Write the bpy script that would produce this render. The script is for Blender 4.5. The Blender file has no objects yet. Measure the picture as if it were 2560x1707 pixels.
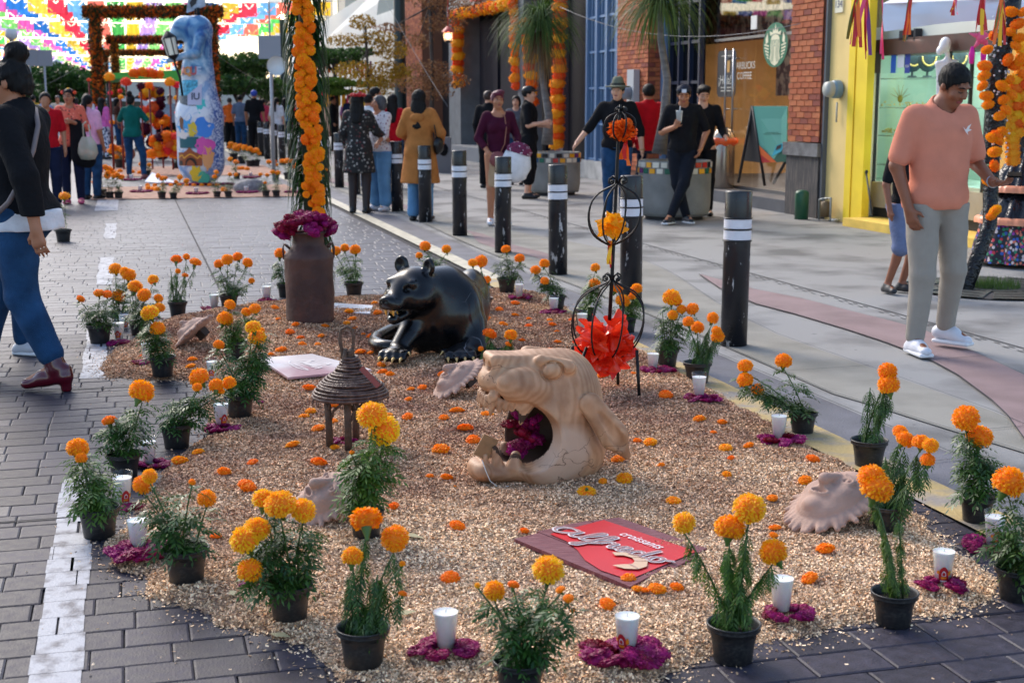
import bpy, math, random
import numpy as np
import openvdb
from mathutils import Vector, Matrix, Euler
R=random.Random(7); NR=np.random.RandomState(7)
rad=math.radians
C=bpy.context.scene.collection
# ---------------- camera
F=3472.0; CX=1280.0; CY=853.5; HC=1.5; HY=256.0
TH=math.atan((CY-HY)/F); cT,sT=math.cos(TH),math.sin(TH)
cam=bpy.data.cameras.new('camera'); co=bpy.data.objects.new('camera',cam); C.objects.link(co)
co.location=(0,0,HC); co.rotation_euler=(math.pi/2-TH,0,0)
cam.sensor_width=36; cam.lens=36*F/2560; cam.clip_start=.1; cam.clip_end=1500
cam.dof.use_dof=True; cam.dof.focus_distance=5.9; cam.dof.aperture_fstop=5.6
bpy.context.scene.camera=co
# ---------------- world, sun, exposure
w=bpy.data.worlds.new('World'); bpy.context.scene.world=w; w.use_nodes=True
nt=w.node_tree; bgn=nt.nodes['Background']; sky=nt.nodes.new('ShaderNodeTexSky'); sky.sky_type='NISHITA'
SUN_EL=38; SUN_AZ=-35
sky.sun_disc=False; sky.sun_elevation=rad(SUN_EL); sky.sun_rotation=rad(SUN_AZ); sky.air_density=1.0; sky.dust_density=1.5; sky.ozone_density=1.0
nt.links.new(sky.outputs[0],bgn.inputs[0]); bgn.inputs[1].default_value=.15
sl=bpy.data.lights.new('sun','SUN'); so=bpy.data.objects.new('sun',sl); C.objects.link(so)
sl.energy=1.4; sl.angle=rad(26); sl.color=(1,.91,.80)
so.rotation_euler=(rad(90-SUN_EL),0,-rad(SUN_AZ)+math.pi)
vs=bpy.context.scene.view_settings; vs.view_transform='Standard'; vs.look='None'; vs.exposure=1.02; vs.gamma=1; vs.use_curve_mapping=False
bpy.context.scene.cycles.max_bounces=6; bpy.context.scene.cycles.transparent_max_bounces=16
# ---------------- unprojection of picture points onto the street
YAW=math.atan2(316-CX, F*cT+(CY-HY)*sT)
DS=Vector((math.sin(YAW),math.cos(YAW),0)); DT=Vector((DS.y,-DS.x,0))
def ray(x,y):
    a=(x-CX)/F; b=(CY-y)/F
    return Vector((a,cT+b*sT,-sT+b*cT))
def G(x,y,z=0.0):
    r=ray(x,y); return Vector((0,0,HC))+r*((z-HC)/r.z)
def AT(x,y,Y):
    r=ray(x,y); return Vector((0,0,HC))+r*(Y/r.y)
def P(s,t,z=0.0): return DS*s+DT*t+Vector((0,0,z))
def ST(p): return p.dot(DS),p.dot(DT)
def FP(x,y,T):
    r=ray(x,y); o=Vector((0,0,HC)); p=o+r*((T-o.dot(DT))/r.dot(DT)); return p.dot(DS),p.z
def PX(p):   # pixels (source) per metre at point p
    return F/(p.y*cT-(p.z-HC)*sT)
def proj(p):
    z=p.z-HC; return CX+F*p.x/(p.y*cT-z*sT), CY-F*(p.y*sT+z*cT)/(p.y*cT-z*sT)
RZ=-YAW   # street yaw: local +Y = along street
# ---------------- materials
MATS={}
def mat(name,col=(.5,.5,.5),rough=.6,metal=0,var=0.0,scale=8,bump=0.0,bscale=None,col2=None,spec=.5,coat=0,emit=None,es=0,trans=0,sss=0,alpha=1,stretch=None,detail=4,thr=None,obj=False,rvar=0):
    if name in MATS: return MATS[name]
    m=bpy.data.materials.new(name); m.use_nodes=True; MATS[name]=m
    t=m.node_tree; b=t.nodes['Principled BSDF']; N=t.nodes.new; L=t.links.new
    b.inputs['Base Color'].default_value=(*col,1); b.inputs['Roughness'].default_value=rough; b.inputs['Metallic'].default_value=metal
    b.inputs['Specular IOR Level'].default_value=spec; b.inputs['Coat Weight'].default_value=coat
    if trans: b.inputs['Transmission Weight'].default_value=trans
    if alpha<1: b.inputs['Alpha'].default_value=alpha
    if emit: b.inputs['Emission Color'].default_value=(*emit,1); b.inputs['Emission Strength'].default_value=es
    if sss: b.inputs['Subsurface Weight'].default_value=sss; b.inputs['Subsurface Radius'].default_value=(.02,.01,.005)
    if var or bump or col2 or rvar:
        tc=N('ShaderNodeTexCoord'); mp=N('ShaderNodeMapping'); L(tc.outputs['Object'],mp.inputs[0])
        if stretch: mp.inputs['Scale'].default_value=stretch
        n=N('ShaderNodeTexNoise'); n.inputs['Scale'].default_value=scale; n.inputs['Detail'].default_value=detail; L(mp.outputs[0],n.inputs['Vector'])
        if var or col2:
            r=N('ShaderNodeValToRGB'); e=r.color_ramp.elements
            c2=col2 if col2 else tuple(min(1,c*(1+var)) for c in col)
            c1=col if col2 else tuple(c*(1-var) for c in col)
            lo,hi=thr if thr else (.3,.7)
            e[0].position=lo; e[1].position=hi; e[0].color=(*c1,1); e[1].color=(*c2,1)
            L(n.outputs['Fac'],r.inputs[0]); L(r.outputs[0],b.inputs['Base Color'])
        if rvar:
            mr=N('ShaderNodeMapRange'); mr.inputs['To Min'].default_value=max(0,rough-rvar); mr.inputs['To Max'].default_value=min(1,rough+rvar); mr.inputs['From Min'].default_value=.3; mr.inputs['From Max'].default_value=.7
            L(n.outputs['Fac'],mr.inputs[0]); L(mr.outputs[0],b.inputs['Roughness'])
        if bump:
            n2=n
            if bscale:
                n2=N('ShaderNodeTexNoise'); n2.inputs['Scale'].default_value=bscale; n2.inputs['Detail'].default_value=3; L(mp.outputs[0],n2.inputs['Vector'])
            bp=N('ShaderNodeBump'); bp.inputs['Strength'].default_value=bump; bp.inputs['Distance'].default_value=.02; L(n2.outputs['Fac'],bp.inputs['Height']); L(bp.outputs[0],b.inputs['Normal'])
    if obj:  # small per-object tone change
        src=b.inputs['Base Color'].links[0].from_socket if b.inputs['Base Color'].links else None
        oi=N('ShaderNodeObjectInfo'); hs=N('ShaderNodeHueSaturation'); mr=N('ShaderNodeMapRange')
        mr.inputs['To Min'].default_value=1-obj; mr.inputs['To Max'].default_value=1+obj
        L(oi.outputs['Random'],mr.inputs[0]); L(mr.outputs[0],hs.inputs['Value'])
        if src: L(src,hs.inputs['Color'])
        else: hs.inputs['Color'].default_value=(*col,1)
        L(hs.outputs[0],b.inputs['Base Color'])
    return m
def nodes(m): return m.node_tree,m.node_tree.nodes['Principled BSDF'],m.node_tree.nodes.new,m.node_tree.links.new
def lin(r,g,b):
    f=lambda c:((c/255+.055)/1.055)**2.4 if c>10 else c/3294
    return (f(r),f(g),f(b))
def smat(name,rgb,**k): return mat(name,lin(*rgb),**k)
# ---------------- mesh builder
class MB:
    def __init__(s): s.v=[]; s.f=[]; s.m=[]; s.n=0; s.sm=[]
    def add(s,vs,fs,mi=0,sm=False):
        b=s.n; s.v.extend([tuple(v) for v in vs]); s.n+=len(vs)
        for f in fs: s.f.append(tuple(i+b for i in f)); s.m.append(mi); s.sm.append(sm)
        return s
    def box(s,c,h,M=None,mi=0,taper=1.0):
        vs=[]
        for z in (-1,1):
            k=taper if z>0 else 1
            for x,y in ((-1,-1),(1,-1),(1,1),(-1,1)):
                v=Vector((x*h[0]*k,y*h[1]*k,z*h[2]))
                if M is not None: v=M@v
                vs.append(v+Vector(c))
        return s.add(vs,[(3,2,1,0),(4,5,6,7),(0,1,5,4),(1,2,6,5),(2,3,7,6),(3,0,4,7)],mi)
    def sbox(s,s0,s1,t0,t1,z0,z1,mi=0):  # street aligned box
        vs=[P(a,b,z) for z in (z0,z1) for a,b in ((s0,t0),(s0,t1),(s1,t1),(s1,t0))]
        return s.add(vs,[(3,2,1,0),(4,5,6,7),(0,1,5,4),(1,2,6,5),(2,3,7,6),(3,0,4,7)],mi)
    def tube(s,pts,r,n=8,mi=0,cap=True,close=False):
        pts=[Vector(p) for p in pts]; k=len(pts); rs=r if hasattr(r,'__len__') else [r]*k
        vs=[];up=None
        for i,p in enumerate(pts):
            if close: d=pts[(i+1)%k]-pts[i-1]
            else: d=pts[min(i+1,k-1)]-pts[max(i-1,0)]
            if d.length<1e-9: d=Vector((0,0,1))
            d.normalize()
            if up is None:
                a=Vector((0,0,1)) if abs(d.z)<.9 else Vector((1,0,0)); up=(a-d*a.dot(d)).normalized()
            else:
                u=up-d*up.dot(d); up=u.normalized() if u.length>1e-6 else up
            q=d.cross(up)
            for j in range(n):
                a=2*math.pi*j/n; vs.append(p+(up*math.cos(a)+q*math.sin(a))*rs[i])
        fs=[]
        for i in range(k if close else k-1):
            i2=(i+1)%k
            for j in range(n): fs.append((i*n+j,i*n+(j+1)%n,i2*n+(j+1)%n,i2*n+j))
        if cap and not close: fs.append(tuple(range(n-1,-1,-1))); fs.append(tuple(range((k-1)*n,k*n)))
        return s.add(vs,fs,mi,True)
    def lathe(s,prof,n=20,c=(0,0,0),mi=0,sm=True,wob=None,M=None):
        vs=[];c=Vector(c)
        for i,(r,z) in enumerate(prof):
            for j in range(n):
                a=2*math.pi*j/n; rr=r*(1+(wob(a,z) if wob else 0)); v=Vector((rr*math.cos(a),rr*math.sin(a),z))
                if M is not None: v=M@v
                vs.append(v+c)
        fs=[(i*n+j,i*n+(j+1)%n,(i+1)*n+(j+1)%n,(i+1)*n+j) for i in range(len(prof)-1) for j in range(n)]
        return s.add(vs,fs,mi,sm)
    def ball(s,c,r,n=12,mi=0,M=None,wob=None):
        r=r if hasattr(r,'__len__') else (r,r,r); vs=[];c=Vector(c);k=max(4,n//2)
        for i in range(k+1):
            ph=math.pi*i/k
            for j in range(n):
                a=2*math.pi*j/n; v=Vector((r[0]*math.sin(ph)*math.cos(a),r[1]*math.sin(ph)*math.sin(a),-r[2]*math.cos(ph)))
                if wob: v*=1+wob(v)
                if M is not None: v=M@v
                vs.append(v+c)
        return s.add(vs,[(i*n+j,i*n+(j+1)%n,(i+1)*n+(j+1)%n,(i+1)*n+j) for i in range(k) for j in range(n)],mi,True)
    def quad(s,a,b,c,d,mi=0): return s.add([a,b,c,d],[(0,1,2,3)],mi)
    def prism(s,poly,ex,mi=0):  # polygon (list of Vectors) extruded by vector ex
        n=len(poly); ex=Vector(ex); poly=[Vector(p) for p in poly]
        return s.add(poly+[p+ex for p in poly],[tuple(range(n-1,-1,-1)),tuple(range(n,2*n))]+[(i,(i+1)%n,(i+1)%n+n,i+n) for i in range(n)],mi)
    def mesh(s,name,mats):
        me=bpy.data.meshes.new(name); me.from_pydata(s.v,[],s.f)
        for m in (mats if isinstance(mats,(list,tuple)) else [mats]): me.materials.append(m)
        me.polygons.foreach_set('material_index',s.m); me.polygons.foreach_set('use_smooth',s.sm); me.update()
        return me
    def build(s,name,mats,parent=None,loc=None,smooth=None):
        if smooth is not None: s.sm=[smooth]*len(s.f)
        return ob(name,s.mesh(name,mats),parent,loc)
def ob(name,me,parent=None,loc=None,rz=None,sc=None):
    o=bpy.data.objects.new(name,me); C.objects.link(o)
    if parent is not None: o.parent=parent
    if loc is not None: o.location=loc
    if rz is not None: o.rotation_euler=(0,0,rz)
    if sc is not None: o.scale=(sc,sc,sc) if not hasattr(sc,'__len__') else sc
    return o
def tag(o,label=None,cat=None,group=None,kind=None):
    if label: o['label']=label
    if cat: o['category']=cat
    if group: o['group']=group
    if kind: o['kind']=kind
    return o
def thing(name,label,cat,loc=(0,0,0),rz=0,group=None,sc=None):
    o=ob(name,None,None,loc,rz,sc); return tag(o,label,cat,group)
def struct(o): o['kind']='structure'; return o
def npmesh(name,V,Q,mats,smooth=False,mi=None):
    me=bpy.data.meshes.new(name); V=np.asarray(V,np.float32); Q=np.asarray(Q,np.int32); n=Q.shape[1]
    me.vertices.add(len(V)); me.vertices.foreach_set('co',V.ravel())
    me.loops.add(Q.size); me.loops.foreach_set('vertex_index',Q.ravel())
    me.polygons.add(len(Q)); me.polygons.foreach_set('loop_start',np.arange(0,Q.size,n,dtype=np.int32))
    try: me.polygons.foreach_set('loop_total',np.full(len(Q),n,np.int32))
    except Exception: pass
    for m in (mats if isinstance(mats,(list,tuple)) else [mats]): me.materials.append(m)
    if mi is not None: me.polygons.foreach_set('material_index',np.asarray(mi,np.int32))
    me.polygons.foreach_set('use_smooth',np.full(len(Q),smooth,bool)); me.update(calc_edges=True); me.validate()
    return me
def copy(o,loc,rz=None,label=None,sc=None,par=None):
    c=o.copy(); C.objects.link(c)
    if par is not None: c.parent=par
    if loc is not None: c.location=loc
    if rz is not None: c.rotation_euler=(0,0,rz)
    if sc is not None: c.scale=(sc,sc,sc)
    if label: c['label']=label
    for ch in CH.get(o.name,o.children):
        d=ch.copy(); C.objects.link(d); d.parent=c
        for g in ch.children:
            e=g.copy(); C.objects.link(e); e.parent=d
    return c
CH={}
# ---------------- signed distance modelling
def rotm(e): return np.array(Euler([rad(a) for a in e]).to_matrix())
class SDF:
    def __init__(s,h): s.h=h; s.o=[]
    def _a(s,fn,lo,hi,k,sub,mi): s.o.append((fn,np.array(lo,float),np.array(hi,float),k,sub,mi)); return s
    def cap(s,a,b,ra,rb=None,k=.02,sub=False,mi=0,fl=None):
        rb=ra if rb is None else rb; a=np.array(a,float); b=np.array(b,float); ba=b-a; L=max(ba@ba,1e-9)
        def fn(p):
            q=p-a
            h=np.clip(q@ba/L,0,1)
            v=q-h[...,None]*ba
            if fl is not None: v=v/np.array(fl)
            return np.sqrt((v*v).sum(-1))-(ra+(rb-ra)*h)
        m=max(ra,rb)*(max(fl) if fl is not None else 1); return s._a(fn,np.minimum(a,b)-m,np.maximum(a,b)+m,k,sub,mi)
    def ell(s,c,r,rot=None,k=.02,sub=False,mi=0):
        c=np.array(c,float); r=np.array(r if hasattr(r,'__len__') else (r,)*3,float); M=rotm(rot) if rot is not None else None
        def fn(p):
            q=p-c
            if M is not None: q=q@M
            a=np.sqrt(((q/r)**2).sum(-1)); b=np.sqrt(((q/r**2)**2).sum(-1)); return a*(a-1)/np.maximum(b,1e-6)
        m=r.max() if M is not None else r
        return s._a(fn,c-m,c+m,k,sub,mi)
    def box(s,c,hf,rot=None,rd=.01,k=.02,sub=False,mi=0):
        c=np.array(c,float); hf=np.array(hf,float); M=rotm(rot) if rot is not None else None
        def fn(p):
            q=p-c
            if M is not None: q=q@M
            q=np.abs(q)-hf+rd
            return np.sqrt((np.maximum(q,0)**2).sum(-1))+np.minimum(q.max(-1),0)-rd
        m=np.linalg.norm(hf) if M is not None else hf
        return s._a(fn,c-m,c+m,k,sub,mi)
    def plane(s,pt,nrm,k=.01,mi=0,lo=None,hi=None): # removes the side nrm points to
        pt=np.array(pt,float); nrm=np.array(nrm,float); nrm=nrm/np.linalg.norm(nrm)
        return s._a(lambda p:-((p-pt)@nrm),lo if lo is not None else (-9,)*3,hi if hi is not None else (9,)*3,k,True,mi)
    def run(s,disp=None):
        h=s.h; ad=[o for o in s.o if not o[4]]
        lo=np.min([o[1] for o in ad],0)-3*h; hi=np.max([o[2] for o in ad],0)+3*h
        n=np.ceil((hi-lo)/h).astype(int)+1
        ax=[lo[i]+h*np.arange(n[i]) for i in range(3)]
        D=np.full(n,.5,np.float32)
        for fn,l,u,k,sub,mi in s.o:
            m=k+3*h
            i0=np.clip(np.floor((l-m-lo)/h).astype(int),0,n); i1=np.clip(np.ceil((u+m-lo)/h).astype(int)+1,0,n)
            if (i1<=i0).any(): continue
            g=np.stack(np.meshgrid(*[ax[i][i0[i]:i1[i]] for i in range(3)],indexing='ij'),-1)
            d=fn(g); sl=tuple(slice(i0[i],i1[i]) for i in range(3)); A=D[sl]
            if sub:
                d=-d; t=np.maximum(k-np.abs(A-d),0)/max(k,1e-6); D[sl]=np.maximum(A,d)+t*t*k*.25
            else:
                t=np.maximum(k-np.abs(A-d),0)/max(k,1e-6); D[sl]=np.minimum(A,d)-t*t*k*.25
        if disp is not None:
            g=np.stack(np.meshgrid(*ax,indexing='ij'),-1); D=D+disp(g)
        gr=openvdb.FloatGrid(1.0); gr.copyFromArray(D.astype(np.float32))
        pts,q=gr.convertToQuads(isovalue=0.0)
        pts=np.asarray(pts)*h+lo; q=np.asarray(q)[:,::-1] if FLIPQ else np.asarray(q)
        ms=None
        mm=sorted({o[5] for o in s.o})
        if len(mm)>1:
            cen=pts[q].mean(1); best=np.full(len(q),9.); ms=np.zeros(len(q),int)
            for fn,l,u,k,sub,mi in s.o:
                if sub: continue
                d=fn(cen); b=d<best; best[b]=d[b]; ms[b]=mi
            for fn,l,u,k,sub,mi in s.o:
                if sub and mi: ms[np.abs(fn(cen))<1.3*h]=mi
        return pts,q,ms
    def build(s,name,mats,parent=None,loc=None,disp=None,warp=None):
        p,q,ms=s.run(disp)
        if warp is not None: p=warp(p)
        return ob(name,npmesh(name,p,q,mats,True,ms),parent,loc)
FLIPQ=False
# ================= GROUND =================
def ground_mat():
    m=mat('road_slab',(.085,.085,.10),.5,var=.25,scale=1.2,bump=.25,bscale=60); return m
paver_m=mat('paver_stone',(.034,.030,.044),.58,var=.4,scale=26,bump=.14,bscale=140,obj=.25,rvar=.08,spec=.32)
gap_m=mat('paver_joint',(.026,.024,.028),.9,var=.3,scale=30)
far_m=ground_mat()
t_,b_,N_,L_=nodes(far_m)
# far carriageway: stamped block pattern carries on as fine relief
br=N_('ShaderNodeTexBrick'); tc=N_('ShaderNodeTexCoord'); L_(tc.outputs['Object'],br.inputs['Vector'])
br.inputs['Scale'].default_value=1; br.inputs['Brick Width'].default_value=.2; br.inputs['Row Height'].default_value=.14; br.inputs['Mortar Size'].default_value=.006
br.inputs['Color1'].default_value=(.095,.095,.115,1); br.inputs['Color2'].default_value=(.075,.075,.092,1); br.inputs['Mortar'].default_value=(.045,.045,.055,1)
mx=N_('ShaderNodeMix'); mx.data_type='RGBA'; mx.blend_type='MULTIPLY'; mx.inputs[0].default_value=.6
src=b_.inputs['Base Color'].links[0].from_socket
sc_=N_('ShaderNodeMix'); sc_.data_type='RGBA'; sc_.blend_type='MIX'; sc_.inputs[0].default_value=.5
L_(src,sc_.inputs[6]); L_(br.outputs['Color'],sc_.inputs[7]); L_(sc_.outputs[2],b_.inputs['Base Color'])
WM=Matrix.Rotation(RZ,4,'Z')  # street frame: local x = across, local y = along
def stobj(o): o.matrix_world=WM_inv; return o
def street_mesh(name,quads,m,kind=True,sub=1):
    """quads: (s0,s1,t0,t1,z)"""
    b=MB()
    for s0,s1,t0,t1,z in quads: b.add([(t0,s0,z),(t1,s0,z),(t1,s1,z),(t0,s1,z)],[(0,1,2,3)])
    o=b.build(name,m); o.rotation_euler=(0,0,-YAW*-1 if False else SROT)
    if kind: struct(o)
    return o
SROT=math.atan2(DT.y,DT.x)
ground=street_mesh('ground',[(-60,700,-300,300,-.03)],mat('earth',(.12,.12,.13),.8,var=.3,scale=.3))
road=street_mesh('road',[(22.4,140,-6.5,3.0,0.0)],far_m)
base=street_mesh('road_bed',[(-4,22.4,-6.5,3.0,-.012)],gap_m)
SAW=[(4.63,-.15),(4.45,-.04),(4.32,0.02),(4.18,.05),(4.05,0.17),(3.93,.2),(3.85,0.29),(3.74,.38),(3.64,0.41),(3.45,0.47),(3.3,.75),(3.22,1.24),(3.3,1.42),(3.38,1.58),(3.41,1.8),(3.48,2.08),(3.46,2.25),(3.52,2.49),(3.75,2.62),(3.95,2.65),(4.36,2.74),(4.99,2.84),(5.8,2.88),(6.86,2.92),(8.13,3.0),(9.3,3.02),(10.35,3.12),(10.75,2.89),(10.66,2.3),(10.72,1.69),(10.6,1.2),(10.54,0.82),(10.2,.5),(9.89,0.21),(9.3,.05),(8.69,-.18),(8.2,-.2),(7.91,-.17),(7.75,0),(7.69,0.19),(7.55,.36),(7.2,.36),(6.7,.3),(6.3,.27),(5.9,.16),(5.5,.03),(5.1,-.04),(4.85,-.12)]
SA=np.array(SAW)
def inpoly(p,A=SA):
    x,y=p[:,0],p[:,1]; c=np.zeros(len(p),bool); B=np.roll(A,-1,0)
    for (x1,y1),(x2,y2) in zip(A,B):
        k=((y1>y)!=(y2>y)); 
        with np.errstate(divide='ignore',invalid='ignore'): xi=(x2-x1)*(y-y1)/(y2-y1+1e-12)+x1
        c^=k&(x<xi)
    return c
def edist(p,A=SA):
    d=np.full(len(p),9.); B=np.roll(A,-1,0)
    for a,b in zip(A,B):
        ab=b-a; h=np.clip(((p-a)@ab)/(ab@ab),0,1); d=np.minimum(d,np.linalg.norm(p-a-h[:,None]*ab,axis=1))
    return d
def wav(p,f,sd=0):
    r=np.random.RandomState(sd); v=0
    for i in range(6):
        k=r.randn(2)*f; v=v+np.sin(p@k+r.rand()*6.28)
    return v/3
def sawh(p):
    ins=inpoly(p); d=edist(p)*np.where(ins,1,-1)+.025*wav(p,14,3)+.012*wav(p,50,5)
    e=np.clip(d/.16,0,1); h=(e*(2-e))*(.030+.010*wav(p,2.2,1)+.009*wav(p,7,2)+.004*wav(p,24,9))
    return np.where(d>0,h,-.02),d
def zsaw(p):  # height of the sawdust at a world point
    s,t=ST(p); h,_=sawh(np.array([[s,t]])); return max(0.0,float(h[0]))
def GS(x,y):  # picture point -> point on the sawdust/ground surface
    p=G(x,y)
    for _ in range(3): p=G(x,y,zsaw(p))
    return p
# pavers
rows=[]; s=2.86; k=0
while s<22.4:
    rows.append((s,.14)); s+=.14
items=[]
for s0,ds in rows:
    t=-3.0-R.random()*.2
    while t<2.84:
        L=R.choice((.16,.18,.2,.22,.235)); t1=min(t+L,2.84)
        if t1-t<.05: t1=2.84
        items.append((s0,s0+ds,t,t1)); t=t1
# slab joints every 2.4 m and one along the street
JT=[5.18-.02+2.4*i for i in range(-1,5)]
arr=np.array([((a+b)/2,(c+d)/2) for a,b,c,d in items]); ins=inpoly(arr)&(edist(arr)>.22)
pv=[it for it,i in zip(items,ins) if not i]
def vis(s,t):
    p=P(s,t); 
    if p.y<.5: return False
    x,y=proj(p); return -30<x<2590 and y<1740
near=sorted([it for it in pv if vis((it[0]+it[1])/2,(it[2]+it[3])/2)],key=lambda q:P((q[0]+q[1])/2,(q[2]+q[3])/2).y)[:298]
nearset=set(near)
def pav_v(w,d,z=0,b=.006,g=.0014,h=.011):
    x,y=w/2-g,d/2-g
    return [(-x,-y,z-h),(x,-y,z-h),(x,y,z-h),(-x,y,z-h),(-x,-y,z-b*.5),(x,-y,z-b*.5),(x,y,z-b*.5),(-x,y,z-b*.5),(-x+b,-y+b,z),(x-b,-y+b,z),(x-b,y-b,z),(-x+b,y-b,z)]
PF=[(0,1,5,4),(1,2,6,5),(2,3,7,6),(3,0,4,7),(4,5,9,8),(5,6,10,9),(6,7,11,10),(7,4,8,11),(8,9,10,11)]
meshes={}
pr=ob('paved_road',None,None,(0,0,0),SROT); struct(pr)
for a,b,c,d in near:
    w_=round(d-c,2)
    if w_ not in meshes:
        me=MB().add(pav_v(w_,.14),PF).mesh('paver',paver_m); meshes[w_]=me
    ob('paver',meshes[w_],pr,((c+d)/2,(a+b)/2,R.uniform(-.0015,.001)))
mb=MB()
for it in pv:
    if it in nearset: continue
    a,b,c,d=it; z=R.uniform(-.0015,.001)
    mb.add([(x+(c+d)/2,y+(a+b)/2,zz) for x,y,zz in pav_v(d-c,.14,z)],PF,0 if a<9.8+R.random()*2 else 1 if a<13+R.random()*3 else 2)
o=mb.build('paver_field',[mat('paver_stone_far',(.044,.040,.055),.52,var=.35,scale=14,bump=.14,bscale=120,spec=.4),mat('paver_stone_sheen',(.062,.060,.074),.5,var=.3,scale=9,spec=.4),mat('paver_stone_sheen_far',(.082,.082,.098),.48,var=.25,scale=5,spec=.4)],pr); o['kind']='stuff'  # paler stones further off: grazing sky sheen put into the base colour
# slab joint strips
mj=MB()
for j in JT+[17.2,19.6,22,24.4,28,32]:
    z=.0035; jj=[(-6.4,-3.3),(-3.3,-.6),(-.6,.7),(.7,2.9)]
    for c,d in jj:
        mj.add([(c,j-.008+.004*math.sin(c*9),z),(d,j-.008+.004*math.sin(d*9),z),(d,j+.008,z),(c,j+.008,z)],[(0,1,2,3)])
for a in range(0,36): mj.add([(.655,10.8+a,.0035),(.672,10.8+a,.0035),(.672,11.8+a,.0035),(.655,11.8+a,.0035)],[(0,1,2,3)])
mj.build('slab_joint',gap_m,pr)
# road markings cut to the pavers they are painted on
paint=mat('road_paint',(.37,.38,.42),.6,scale=16,bump=.15,bscale=120,col2=(.10,.10,.125),thr=(.46,.66),detail=10)
def marking(name,rects,m,label=None,z=.0025):
    b=MB()
    for s0,s1,t0,t1 in rects:
        if s1<22.4:
            for a,bb,c,d in items:
                a2,b2,c2,d2=max(a+.0012,s0),min(bb-.0012,s1),max(c+.0012,t0),min(d-.0012,t1)
                if b2-a2>.008 and d2-c2>.008:
                    w1=.006*math.sin(a*37); b.add([(c2+w1,a2,z),(d2-w1,a2,z),(d2-w1,b2,z),(c2+w1,b2,z)],[(0,1,2,3)])
        else: b.add([(t0,s0,z+.002),(t1,s0,z+.002),(t1,s1,z+.002),(t0,s1,z+.002)],[(0,1,2,3)])
    o=b.build(name,m); o.rotation_euler=(0,0,SROT); struct(o); return o
for s0,s1 in ((2.9,5.72),(7.86,9.95),(12.0,14.15),(16.1,18.15),(20.3,22.6),(24.5,26.5),(28.6,30.6)):
    marking('road_marking',[(s0,s1,-.315 if s0<20 else -.5,-.185)],paint)
marking('road_marking',[(6.7+.42*i,6.7+.42*i+.2,-1.9,-.72-.06*i) for i in range(5)],paint)
yp=mat('kerb_paint',(.50,.36,.14),.6,var=.4,scale=5,bump=.3,bscale=60,col2=(.30,.26,.22),thr=(.45,.62))
struct(street_mesh('kerb_line',[(2.5,11.5,2.845,3.06,.004)],yp))
struct(street_mesh('road_marking',[(11.5,60,2.92,3.08,.004)],mat('cream_paint',(.55,.5,.38),.6,var=.25,scale=9)))
# pavement: grey concrete, beige and pink inlaid bands
conc=mat('pavement_concrete',(.130,.128,.126),.74,col2=(.295,.29,.282),thr=(.34,.52),scale=1.3,bump=.35,bscale=150,detail=12)
t_,b_,N_,L_=nodes(conc)
tc=N_('ShaderNodeTexCoord')
for sc__,th_,st_ in ((5.5,.045,.55),(2.1,.03,.4)):   # trodden gum and drip spots
    vo=N_('ShaderNodeTexVoronoi'); vo.inputs['Scale'].default_value=sc__; L_(tc.outputs['Object'],vo.inputs['Vector']); lt=N_('ShaderNodeMapRange'); lt.inputs['From Min'].default_value=th_; lt.inputs['From Max'].default_value=th_*1.5; lt.inputs['To Min'].default_value=st_; lt.inputs['To Max'].default_value=0; L_(vo.outputs['Distance'],lt.inputs[0]); mx=N_('ShaderNodeMix'); mx.data_type='RGBA'; L_(lt.outputs[0],mx.inputs[0]); L_(b_.inputs['Base Color'].links[0].from_socket,mx.inputs[6]); mx.inputs[7].default_value=(.05,.05,.055,1); L_(mx.outputs[2],b_.inputs['Base Color'])
street_mesh('pavement',[(-4,140,3.0,9.0,-.001),(-4,17.5,9.0,14,-.001)],conc)
street_mesh('gutter',[(-4,140,3.06,3.375,.003)],mat('gutter_concrete',(.13,.13,.15),.6,var=.3,scale=3,bump=.3,bscale=100,detail=10))
def band(name,lo,hi,m,z):
    b=MB(); n=len(lo)
    vs=[(t,s,z) for s,t in lo]+[(t,s,z) for s,t in hi]
    b.add(vs,[(i,i+1,n+i+1,n+i) for i in range(n-1)])
    o=b.build(name,m); o.rotation_euler=(0,0,SROT); return struct(o)
ss=[x*.3+1 for x in range(0,150)]
def bl(s): return 3.52+.20*max(0,(6.3-s)/1.2)**1.2*.8 if s<6.3 else 3.5+.04*math.sin((s-7)*.7)
def bu(s):
    if s<8.5: return 4.05-.25*max(0,(5.7-s))**1.1 if s<5.7 else 4.04
    return 4.08+.62*.5*(1-math.cos((s-8.5)*math.pi/5.2))+0.15*math.sin((s-8.5)*math.pi/5.2)
band('beige_band',[(s,bl(s)) for s in ss],[(s,max(bl(s)+.1,bu(s))) for s in ss],mat('beige_concrete',(.21,.20,.17),.7,col2=(.29,.275,.24),thr=(.35,.6),scale=2.6,bump=.3,bscale=140,detail=12),.004)
pl=[(5.1,3.75),(5.71,4.05),(6.03,4.18),(6.66,4.39),(7.17,4.51),(7.74,4.56),(8.23,4.57),(8.97,4.55),(9.51,4.5),(10.4,4.6),(11.3,4.8)]
pu=[(5.1,4.3),(5.9,4.55),(6.56,4.75),(7.12,4.87),(7.67,4.99),(8.04,5.05),(8.45,5.05),(9.12,5.0),(9.69,4.97),(10.3,4.85),(11.3,4.82)]
pink=mat('pink_concrete',(.215,.145,.145),.7,col2=(.29,.20,.20),thr=(.35,.6),scale=2.4,bump=.3,bscale=140,detail=12)
band('pink_band',pl,pu,pink,.008)
for off in (6.2,12.4,18.6): band('pink_band',[(12.0+off-6.2+x*.5,3.7+.1*math.sin(x)) for x in range(9)],[(12.0+off-6.2+x*.5,3.72+.28*math.sin(x*math.pi/8)+.1*math.sin(x)) for x in range(9)],pink,.008)
dk=mat('joint_dark',(.035,.035,.04),.8)
b=MB()
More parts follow.
